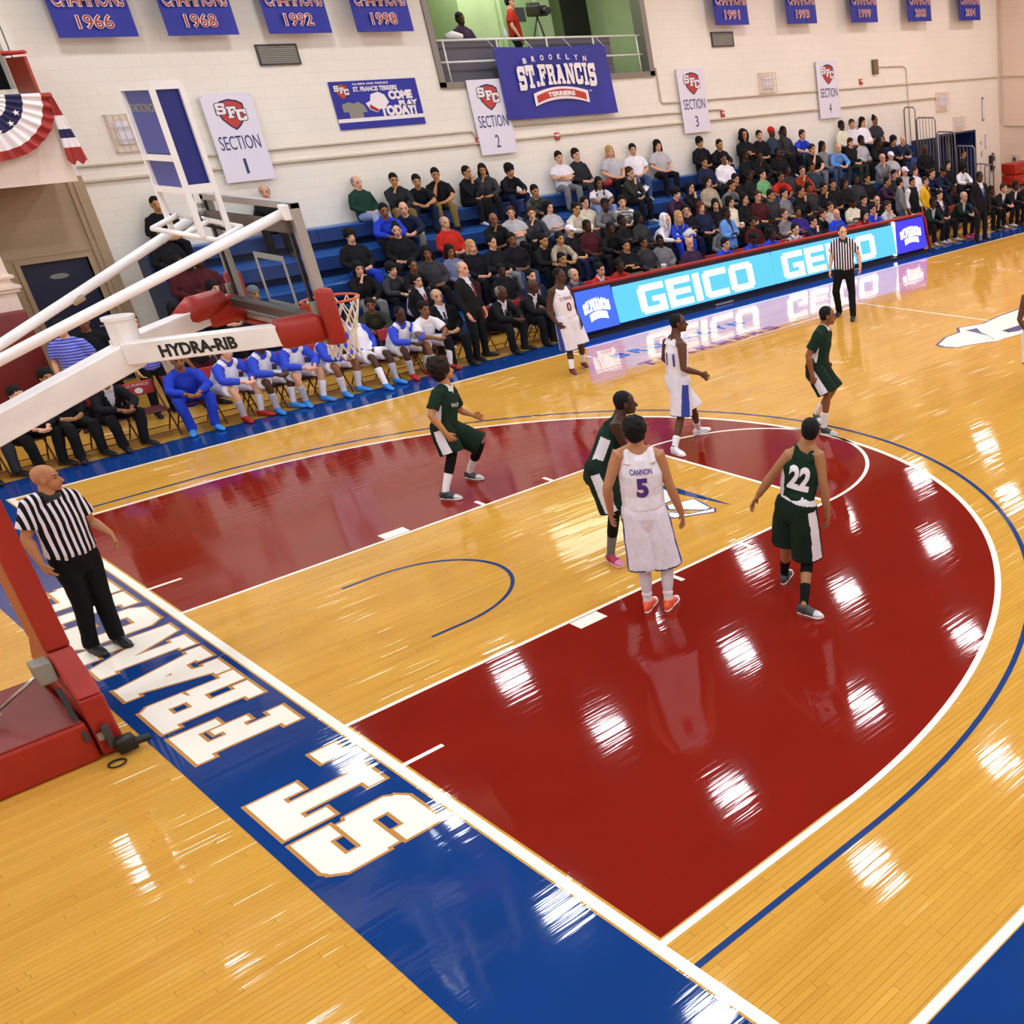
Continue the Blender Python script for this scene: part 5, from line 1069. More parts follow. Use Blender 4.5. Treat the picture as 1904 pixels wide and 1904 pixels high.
HJ = {
 'A': {'anR': [-0.815, 1.609, 0.1], 'toR': [-0.784, 1.458, 0.03], 'anL': [-0.607, 1.605, 0.1], 'toL': [-0.561, 1.35, 0.03], 'head': [-0.595, 1.589, 1.716], 'neck': [-0.626, 1.594, 1.566], 'shR': [-0.792, 1.569, 1.533], 'shL': [-0.472, 1.621, 1.496], 'elR': [-0.916, 1.558, 1.252], 'wrR': [-0.908, 1.486, 1.026], 'tiR': [-0.886, 1.452, 0.88], 'elL': [-0.418, 1.613, 1.235], 'wrL': [-0.344, 1.47, 1.111], 'tiL': [-0.323, 1.426, 0.977], 'hipR': [-0.745, 1.562, 1.007], 'hipL': [-0.553, 1.633, 0.958], 'knR': [-0.746, 1.562, 0.513], 'knL': [-0.589, 1.588, 0.484]},
 'B': {'anR': [3.22, 2.428, 0.1], 'toR': [3.32, 2.243, 0.03], 'anL': [3.795, 2.862, 0.1], 'toL': [3.85, 2.675, 0.03], 'head': [3.665, 2.572, 1.532], 'neck': [3.652, 2.578, 1.33], 'shR': [3.459, 2.447, 1.313], 'shL': [3.746, 2.667, 1.227], 'elR': [3.299, 2.41, 1.082], 'wrR': [3.388, 2.348, 0.849], 'tiR': [3.441, 2.323, 0.728], 'elL': [3.84, 2.767, 0.946], 'wrL': [3.938, 2.666, 0.873], 'tiL': [4.007, 2.579, 0.834], 'hipR': [3.432, 2.547, 0.857], 'hipL': [3.585, 2.675, 0.791], 'knR': [3.451, 2.451, 0.545], 'knL': [3.852, 2.486, 0.54]},
 'C': {'anR': [7.637, 6.215, 0.1], 'toR': [7.487, 5.781, 0.03], 'anL': [8.037, 6.459, 0.1], 'toL': [7.899, 6.003, 0.03], 'head': [7.843, 6.333, 1.645], 'neck': [7.807, 6.355, 1.465], 'shR': [7.637, 6.343, 1.421], 'shL': [7.967, 6.374, 1.407], 'elR': [7.529, 6.386, 1.098], 'wrR': [7.561, 6.272, 0.915], 'tiR': [7.617, 6.178, 0.797], 'elL': [7.987, 6.362, 1.065], 'wrL': [8.0, 6.236, 0.873], 'tiL': [7.988, 6.185, 0.779], 'hipR': [7.711, 6.32, 0.901], 'hipL': [7.93, 6.35, 0.887], 'knR': [7.717, 6.293, 0.405], 'knL': [7.945, 6.27, 0.459]},
 'D': {'anR': [5.892, 1.225, 0.1], 'toR': [5.875, 0.906, 0.03], 'anL': [6.627, 1.616, 0.1], 'toL': [6.888, 1.618, 0.05], 'head': [6.372, 1.337, 1.691], 'neck': [6.325, 1.372, 1.531], 'shR': [6.238, 1.163, 1.438], 'shL': [6.291, 1.546, 1.426], 'elR': [6.168, 1.115, 1.144], 'wrR': [6.368, 1.03, 1.043], 'tiR': [6.468, 0.993, 0.953], 'elL': [6.31, 1.694, 1.169], 'wrL': [6.481, 1.63, 0.993], 'tiL': [6.539, 1.463, 0.881], 'hipR': [6.226, 1.296, 0.923], 'hipL': [6.264, 1.492, 0.91], 'knR': [6.131, 1.292, 0.47], 'knL': [6.379, 1.332, 0.504]},
 'E': {'anL': [2.757, -2.271, 0.1], 'toL': [2.899, -2.167, 0.03], 'anR': [2.89, -2.423, 0.1], 'toR': [3.023, -2.342, 0.03], 'head': [2.904, -2.4, 1.834], 'neck': [2.891, -2.392, 1.682], 'shL': [2.736, -2.29, 1.64], 'shR': [3.033, -2.485, 1.584], 'elL': [2.594, -2.232, 1.342], 'wrL': [2.625, -2.157, 1.081], 'tiL': [2.64, -2.107, 0.92], 'elR': [3.076, -2.513, 1.264], 'wrR': [3.158, -2.508, 0.947], 'tiR': [3.18, -2.486, 0.766], 'hipL': [2.779, -2.318, 1.048], 'hipR': [2.918, -2.409, 1.019], 'knL': [2.769, -2.312, 0.485], 'knR': [2.944, -2.426, 0.465]},
 'F': {'anR': [3.227, -1.014, 0.1], 'toR': [3.203, -1.318, 0.03], 'anL': [3.641, -0.821, 0.1], 'toL': [3.632, -1.052, 0.03], 'head': [3.656, -1.174, 1.703], 'neck': [3.584, -1.129, 1.566], 'shR': [3.428, -1.267, 1.541], 'shL': [3.687, -1.052, 1.474], 'elR': [3.498, -1.252, 1.288], 'wrR': [3.598, -1.255, 1.067], 'tiR': [3.648, -1.287, 0.937], 'elL': [3.796, -1.084, 1.226], 'wrL': [3.813, -1.154, 1.069], 'tiL': [3.847, -1.175, 0.972], 'hipR': [3.224, -1.081, 1.094], 'hipL': [3.418, -0.908, 1.012], 'knR': [3.284, -1.177, 0.646], 'knL': [3.526, -0.975, 0.577]},
 'G': {'anL': [3.944, -2.968, 0.1], 'toL': [4.166, -2.838, 0.03], 'anR': [3.546, -3.656, 0.1], 'toR': [3.584, -3.905, 0.03], 'head': [4.0, -3.534, 1.712], 'neck': [3.958, -3.498, 1.581], 'shL': [3.833, -3.389, 1.496], 'shR': [4.001, -3.602, 1.484], 'elL': [3.722, -3.226, 1.291], 'wrL': [3.642, -3.09, 1.089], 'tiL': [3.554, -3.013, 0.947], 'elR': [3.977, -3.647, 1.21], 'wrR': [4.021, -3.619, 0.866], 'tiR': [4.032, -3.563, 0.652], 'hipL': [3.831, -3.28, 0.968], 'hipR': [3.83, -3.492, 1.003], 'knL': [3.815, -3.214, 0.564], 'knR': [3.84, -3.461, 0.452]},
 'H': {'anR': [7.585, 0.019, 0.1], 'toR': [7.635, -0.227, 0.03], 'anL': [7.931, 0.51, 0.13], 'toL': [7.855, 0.366, 0.03], 'head': [7.803, -0.054, 1.642], 'neck': [7.76, -0.013, 1.496], 'shR': [7.537, -0.105, 1.444], 'shL': [7.862, 0.054, 1.375], 'elR': [7.382, -0.04, 1.19], 'wrR': [7.382, -0.068, 0.908], 'tiR': [7.408, -0.065, 0.767], 'elL': [7.885, 0.143, 1.101], 'wrL': [7.863, 0.095, 0.977], 'tiL': [7.837, 0.051, 0.905], 'hipR': [7.515, 0.027, 0.966], 'hipL': [7.706, 0.107, 0.929], 'knR': [7.587, -0.125, 0.636], 'knL': [7.789, -0.041, 0.613]},
 'I': {'anR': [13.232, 5.09, 0.12], 'toR': [13.153, 5.06, 0.03], 'anL': [13.109, 4.587, 0.1], 'toL': [12.997, 4.507, 0.03], 'head': [13.22, 4.788, 1.675], 'neck': [13.218, 4.789, 1.528], 'shR': [13.101, 4.909, 1.487], 'shL': [13.322, 4.683, 1.485], 'elR': [13.074, 5.008, 1.228], 'wrR': [12.969, 4.973, 0.983], 'tiR': [12.913, 4.959, 0.867], 'elL': [13.451, 4.623, 1.241], 'wrL': [13.389, 4.543, 1.015], 'tiL': [13.345, 4.517, 0.897], 'hipR': [13.137, 4.872, 0.974], 'hipL': [13.257, 4.749, 0.975], 'knR': [12.998, 4.9, 0.565], 'knL': [13.241, 4.695, 0.491]}}
WJ = dict(bottom='shorts', bcol='e2dde9', bside=M_SB, bhem=M_HB, sleeve='N', topname='jersey', tcol='e6e1ea', tcollar=M_PB, toe='efecef', sole='f0ecec')
GJ = dict(bottom='shorts', bcol='11241b', bside=M_SW, sleeve='N', topname='jersey', tcol='122b1f', tcollar=M_SW, tside=M_SW, toe='c9c6cc', shoe='3c3f44')
RF = dict(bottom='trousers', bcol='0c0c10', sleeve='S', topname='striped_shirt', tcol='ffffff', tmat=M_REF, smat=M_REF, tcollar=M_BLACK, shoe='101012', toe='141416', sole='141414', loose=.008)
root, J, T_, B_ = hero(HJ['A'], dict(RF, id='refa', face=(.93, -.3, -.05), skin='b27a54', label='bald referee in black and white stripes standing on the baseline lettering, looking right'))
root, J, T_, B_ = hero(HJ['B'], dict(GJ, id='green1', sleeve='S', face=(.97, .2, .12), skin='b98058', hair='a', hcol='1a0f0c', sock='e8e6ea', sockh=.5, tight=dict(L=('0c0c0e', .45, None), R=('0c0c0e', .45, None)), label='player in dark green short-sleeved jersey with bushy hair, crouching at the far lane'))
hip, neck, U, R, F, RH = frame_of(J); fit_text('DARTMOUTH' if 0 else 'WAGNER', T_, lerp(hip, neck, .62)+F*.1, -R, U, F, .2, .05, .01, M_SW, 'chest_lettering', T_)
root, J, T_, B_ = hero(HJ['C'], dict(WJ, id='zero', face=(.85, -.5, -.1), skin='4a2c1e', hair='f', sock='e8e6ea', sockh=.45, shoe='6a1c1c', toe='6a1c1c', label='player in white number 0 jersey standing near the left end of the scorer table'))
hip, neck, U, R, F, RH = frame_of(J); fit_text('ST.FRANCIS', T_, lerp(hip, neck, .66)+F*.1, -R, U, F, .26, .055, .01, M_NUMR, 'chest_lettering', T_, arch=.015); fit_text('0', T_, lerp(hip, neck, .42)+F*.1, -R, U, F, .09, .15, .03, M_NUMR, 'number', T_)
root, J, T_, B_ = hero(HJ['D'], dict(WJ, id='eleven', face=(1, .0, .0), skin='5e3826', hair='f', sock='e8e6ea', sockh=.3, shoe='dedce4', pitchL=-.0, label='player in white number 11 jersey walking right at the free throw circle'))
hip, neck, U, R, F, RH = frame_of(J); fit_text('11', T_, lerp(hip, neck, .5)-F*.1+R*.045, R, U, -F, .17, .17, .01, M_NUM, 'number', T_); fit_text('HOOPER' if 0 else 'NAVARRO' if 0 else 'CENTENO' if 0 else '-----', T_, lerp(hip, neck, .76)-F*.1, R, U, -F, .2, .02, .0, M_NUM, 'name_strip', T_) if 0 else None
root, J, T_, B_ = hero(HJ['E'], dict(WJ, id='five', face=(.45, .88, 0), skin='b27b58', hair='k', beard=1, sock='e8e6ea', sockh=.22, tight=dict(L=('dcd8e6', .33, None), R=('dcd8e6', .33, None)), shoe='f0603e', toe='efecef', label='bearded player in white CANNON number 5 jersey standing with his back to the camera'))
hip, neck, U, R, F, RH = frame_of(J); fit_text('5', T_, lerp(hip, neck, .45)-F*.1, R, U, -F, .11, .19, .05, M_NUMR, 'number_edge', T_, lift=.005); fit_text('5', T_, lerp(hip, neck, .45)-F*.1, R, U, -F, .1, .18, .02, M_NUM, 'number', T_, lift=.009); fit_text('CANNON', T_, lerp(hip, neck, .69)-F*.1, R, U, -F, .2, .055, .02, M_NUM, 'name_lettering', T_)
root, J, T_, B_ = hero(HJ['F'], dict(GJ, id='green2', face=(1, .05, -.05), skin='3f281d', hair='f', sock='6f6f70', sockh=.42, tight=dict(L=('0c0c0e', .4, None), R=('0c0c0e', .4, None)), shoe='a82a5c', toe='cf7fa6', sole='ead0dc', label='player in dark green jersey and pink shoes leaning behind the number 5 player'))
hip, neck, U, R, F, RH = frame_of(J); fit_text('3', T_, lerp(hip, neck, .6)-F*.1, R, U, -F, .13, .2, .04, M_NUMW, 'number', T_)
root, J, T_, B_ = hero(HJ['G'], dict(GJ, id='tt', face=(.25, .95, 0), skin='a0704c', hair='f', bwaist=M_SW, low=.125, sock='0d0d0f', sockh=.4, tight=dict(R=('0c0c0e', .7, .4)), label='player in dark green number 22 jersey standing with his back to the camera'))
hip, neck, U, R, F, RH = frame_of(J); fit_text('22', T_, lerp(hip, neck, .52)-F*.1, R, U, -F, .21, .24, .05, M_NUMW, 'number', T_)
root, J, T_, B_ = hero(HJ['H'], dict(GJ, id='green3', sleeve='S', face=(1, .05, -.1), skin='8a5638', hair='f', sock='e8e6ea', sockh=.42, label='player in dark green short-sleeved jersey on the three-point arc, seen from his right side'))
root, J, T_, B_ = hero(HJ['I'], dict(RF, id='refi', face=(.35, -.9, -.05), skin='d9a58c', hair='f', hcol='2a211e', label='dark-haired referee in black and white stripes in front of the scorer table'))
JJ = {k: [v[0]+3.25, v[1]-7.55, v[2]] for k, v in HJ['C'].items()}
root, J, T_, B_ = hero(JJ, dict(WJ, id='edge', face=(.8, -.5, 0), skin='5a3624', hair='f', sock='e8e6ea', sockh=.4, shoe='dedce4', label='player in white at the right edge of the court, mostly out of view'))

# ------- crowd: a few seated and standing figures, copied with their garments
def seated(kind):
    P = {}
    z = .095
    P['hipL'] = V((.10, 0, z)); P['hipR'] = V((-.10, 0, z)); lean = dict(L=(-.0, .60), C=(-.10, .57), E=(-.24, .50), R=(.04, .58), A=(0, .6))[kind]
    ny, nzz = lean; P['neck'] = V((0, ny, nzz)); hd = dict(L=(-.02, .77), C=(-.14, .735), E=(-.31, .665), R=(.02, .745), A=(-.02, .78))[kind]; P['head'] = V((0, hd[0], hd[1]))
    for sd, s in (('L', 1), ('R', -1)):
        P['sh'+sd] = V((s*.18, ny+.0, nzz-.085)); P['kn'+sd] = V((s*(.15 if kind != 'E' else .2), -.46 if kind != 'R' else -.43, .115)); P['an'+sd] = V((s*.15, -.42 if kind != 'R' else -.62, -.30)); P['to'+sd] = P['an'+sd]+V((s*.05, -.2, -.06))
        if kind == 'L': P['el'+sd] = V((s*.26, -.04, .30)); P['wr'+sd] = V((s*.12, -.26, .21)); P['ti'+sd] = V((s*.0, -.36, .19))
        if kind == 'R': P['el'+sd] = V((s*.27, .0, .29)); P['wr'+sd] = V((s*.10, -.2, .18)); P['ti'+sd] = V((s*-.04, -.28, .15))
        if kind == 'A': P['el'+sd] = V((s*.25, -.05, .34)); P['wr'+sd] = V((s*-.0, -.22, .34+.03*s)); P['ti'+sd] = V((s*-.14, -.2, .36+.03*s))
        if kind == 'E': P['el'+sd] = V((s*.25, -.36, .26)); P['wr'+sd] = V((s*.09, -.54, .22)); P['ti'+sd] = V((s*.0, -.63, .18))
        if kind == 'C':
            if sd == 'L': P['el'+sd] = V((.23, -.26, .28)); P['wr'+sd] = V((.05, -.38, .2)); P['ti'+sd] = V((-.06, -.42, .18))
            else: P['el'+sd] = V((-.17, -.32, .27)); P['wr'+sd] = V((-.07, -.31, .52)); P['ti'+sd] = V((-.01, -.26, .62))
    P['face'] = V((0, -1, -.12)); P['curl'] = .6
    if kind == 'R': P['anR'] = V((-.2, -.62, -.3)); P['anL'] = V((.12, -.5, -.3)); P['toL'] = P['anL']+V((.02, -.2, -.06)); P['toR'] = P['anR']+V((-.04, -.2, -.06))
    return P
def standing(kind):
    P = {'hipL': V((.1, 0, .93)), 'hipR': V((-.1, 0, .93)), 'neck': V((0, .01, 1.47)), 'head': V((0, -.02, 1.645)), 'face': V((0, -1, -.1)), 'curl': .5}
    for sd, s in (('L', 1), ('R', -1)):
        P['sh'+sd] = V((s*.185, .01, 1.39)); P['kn'+sd] = V((s*.13, -.03, .50)); P['an'+sd] = V((s*.15, .02, .10)); P['to'+sd] = V((s*.2, -.17, .03))
        if kind == 'D': P['el'+sd] = V((s*.27, .04, 1.13)); P['wr'+sd] = V((s*.26, -.08, .89)); P['ti'+sd] = V((s*.24, -.14, .75))
        else: P['el'+sd] = V((s*.25, -.06, 1.14)); P['wr'+sd] = V((s*.0, -.24, 1.15+.03*s)); P['ti'+sd] = V((s*-.14, -.2, 1.17+.03*s))
    return P
VC = .0145
ARCH = {}
def arch(kind):
    if kind in ARCH: return ARCH[kind]
    J = seated(kind) if kind in 'LCERA' else standing(kind); d = {'J': J}
    d['body'] = make_body(J, VC, 1, 1, False, bare=True); d['L'] = top_mesh(J, VC, 'L', 1, .022, .012, .009, -.02, 1.06, 3); d['S'] = top_mesh(J, VC, 'S', 1, .02, .012, .008, -.02, 1.03, 5); d['N'] = None
    d['trousers'] = bottom_mesh(J, VC, 'trousers', 1, .008, 1.0, 2); d['shorts'] = bottom_mesh(dict(J, knL=lerp(J['hipL'], J['knL'], .86), knR=lerp(J['hipR'], J['knR'], .86)), VC, 'shorts', 1, .008, 1.0, 4, -.012); d['socks'] = [tube_mesh([J['an'+s]-V((0, 0, .02)), lerp(J['an'+s], J['kn'+s], .15), lerp(J['an'+s], J['kn'+s], .55)], [.045, .046, .06], .012) for s in 'LR']
    for q_ in d['socks']: q_.materials.append(C_KNIT); q_.shade_smooth(); d['shoes'] = [shoe_meshes(J, sd, .013)[0] for sd in 'LR']
    for key, ms in (('body', BM), ('L', [C_CLOTH]*5), ('S', [C_CLOTH]*5), ('trousers', [C_CLOTH]*4), ('shorts', [C_CLOTH]*4)):
        for m in ms: d[key].materials.append(m)
        d[key].shade_smooth()
    for s in d['shoes']: s.materials.append(C_SHOE); s.materials.append(C_SHOE); s.shade_smooth()
    ARCH[kind] = d; return d
HM = {}
def hair_me(k):
    if k not in HM: HM[k] = hairmesh(k, 1, .012); HM[k].materials.append(C_HAIR if k not in 'cnh' else C_KNIT); HM[k].shade_smooth()
    return HM[k]
HAIR = {'s': ('s', 'black'), 'r': ('s', 'brown'), 'g': ('g', 'grey'), 'k': ('k', 'black'), 'a': ('a', 'black'), 'l': ('l', 'black'), 'B': ('l', 'blonde'), 'R': ('l', 'red'), 'W': ('c', 'white'), 'K': ('c', 'black'), 'N': ('n', 'grey'), 'N2': ('n', 'red'), 'h': ('h', 'black'), 'H': ('h', 'white'), 'u': ('u', 'black'), 'f': ('f', 'black'), 'b': (None, None), 'Q': ('c', 'red')}
rp = random.Random(11)
def slot(o, i, m): o.material_slots[i].link = 'OBJECT'; o.material_slots[i].material = m
def flatmat(c): c = COLS.get(c, c); return mat('cloth_'+c, c, .8)
def jit(c, a=.02):
    c = COLS.get(c) or SKIN.get(c) or c; v = [int(c[i:i+2], 16)/255 for i in (0, 2, 4)]; k = 1+rp.uniform(-a*3, a*3); return srgb([min(1, max(0, x*k+rp.uniform(-a, a)*.3)) for x in v])
def crowd(kind, hair, skin, top, sleeve, bottom, label, loc, rz, group, scale=1., shoe=None, prop=None):
    A = arch(kind); p = bpy.data.objects.new('person', A['body']); link(p); p.location = loc; p.rotation_euler = (0, 0, rz); p.scale = (scale,)*3; p.color = jit(skin, .015); tag(p, label, 'person', group)
    base, _, inner = top.partition('|')
    t = bpy.data.objects.new('jacket' if sleeve == 'L' else 'shirt', A[sleeve]); link(t, p); t.color = jit(base)
    if base == 'stripe': [slot(t, i, M_STRH) for i in range(5)]
    if base == 'bstripe': [slot(t, i, M_STRB) for i in range(5)]
    if base == 'camo': [slot(t, i, M_CAMO) for i in range(5)]
    if base == 'refs': [slot(t, i, M_REF) for i in range(4)]
    if inner == 'raglan': slot(t, 1, flatmat('royal')); slot(t, 4, flatmat('royal'))
    elif inner == 'vars': slot(t, 1, flatmat('white'))
    elif inner == 'suit':
        slot(t, 2, flatmat('d6d2dc')); slot(t, 4, flatmat('d6d2dc')) 
    elif inner: slot(t, 2, flatmat(inner)); slot(t, 4, flatmat(inner))
    shr = prop == 'shorts'
    b = bpy.data.objects.new('shorts' if shr else 'trousers', A['shorts' if shr else 'trousers']); link(b, p); b.color = jit(bottom)
    if shr:
        for q_ in A['socks']: o = bpy.data.objects.new('sock', q_); link(o, p); o.color = jit('ltgrey' if rp.random() < .4 else 'white')
    for s in A['shoes']: o = bpy.data.objects.new('shoe', s); link(o, p); o.color = jit(shoe or rp.choice(['black', 'black', 'dkgrey', 'ltgrey', 'navy', 'beige']))
    hk, hc = HAIR[hair]
    if hk: 
        h = bpy.data.objects.new({'c': 'cap', 'n': 'beanie', 'h': 'hood'}.get(hk, 'hair'), hair_me(hk)); link(h, p); J = A['J']; h.matrix_local = head_matrix(J)
        h.color = srgb(COLS.get(hc) or HAIRC.get(hc)) if hk in 'cnh' else srgb(HAIRC[hc]); h.scale = [v*rp.uniform(.98, 1.05) for v in h.scale]
    if inner == 'suit':
        J = A['J']; hip, neck, U, R, F, RH = frame_of(J); q = MB(); c0 = lerp(hip, neck, .84)+F*.125; c1 = lerp(hip, neck, .45)+F*.158
        q.add([c0+R*.014, c0-R*.014, c1-R*.026, c1+R*.026, c1-U*.03], [(0, 1, 2, 4, 3)]); q.add([c0+R*.014+F*.008, c0-R*.014+F*.008, c1-R*.026+F*.01, c1+R*.026+F*.01, c1-U*.03+F*.01], [(0, 1, 2, 4, 3)]); q.build('necktie', flatmat(prop or rp.choice(['tie', 'navy', 'charcoal'])), p, fix=False)
    return p
ORD = 'first second third fourth fifth sixth seventh eighth ninth tenth eleventh twelfth thirteenth fourteenth fifteenth sixteenth seventeenth eighteenth nineteenth twentieth'.split()
ORD += ['twenty-'+o for o in ORD[:9]]+['thirtieth']+['thirty-'+o for o in ORD[:9]]+['fortieth']+['forty-'+o for o in ORD[:9]]
ROWN = ['top', 'second', 'third', 'fourth', 'lowest']
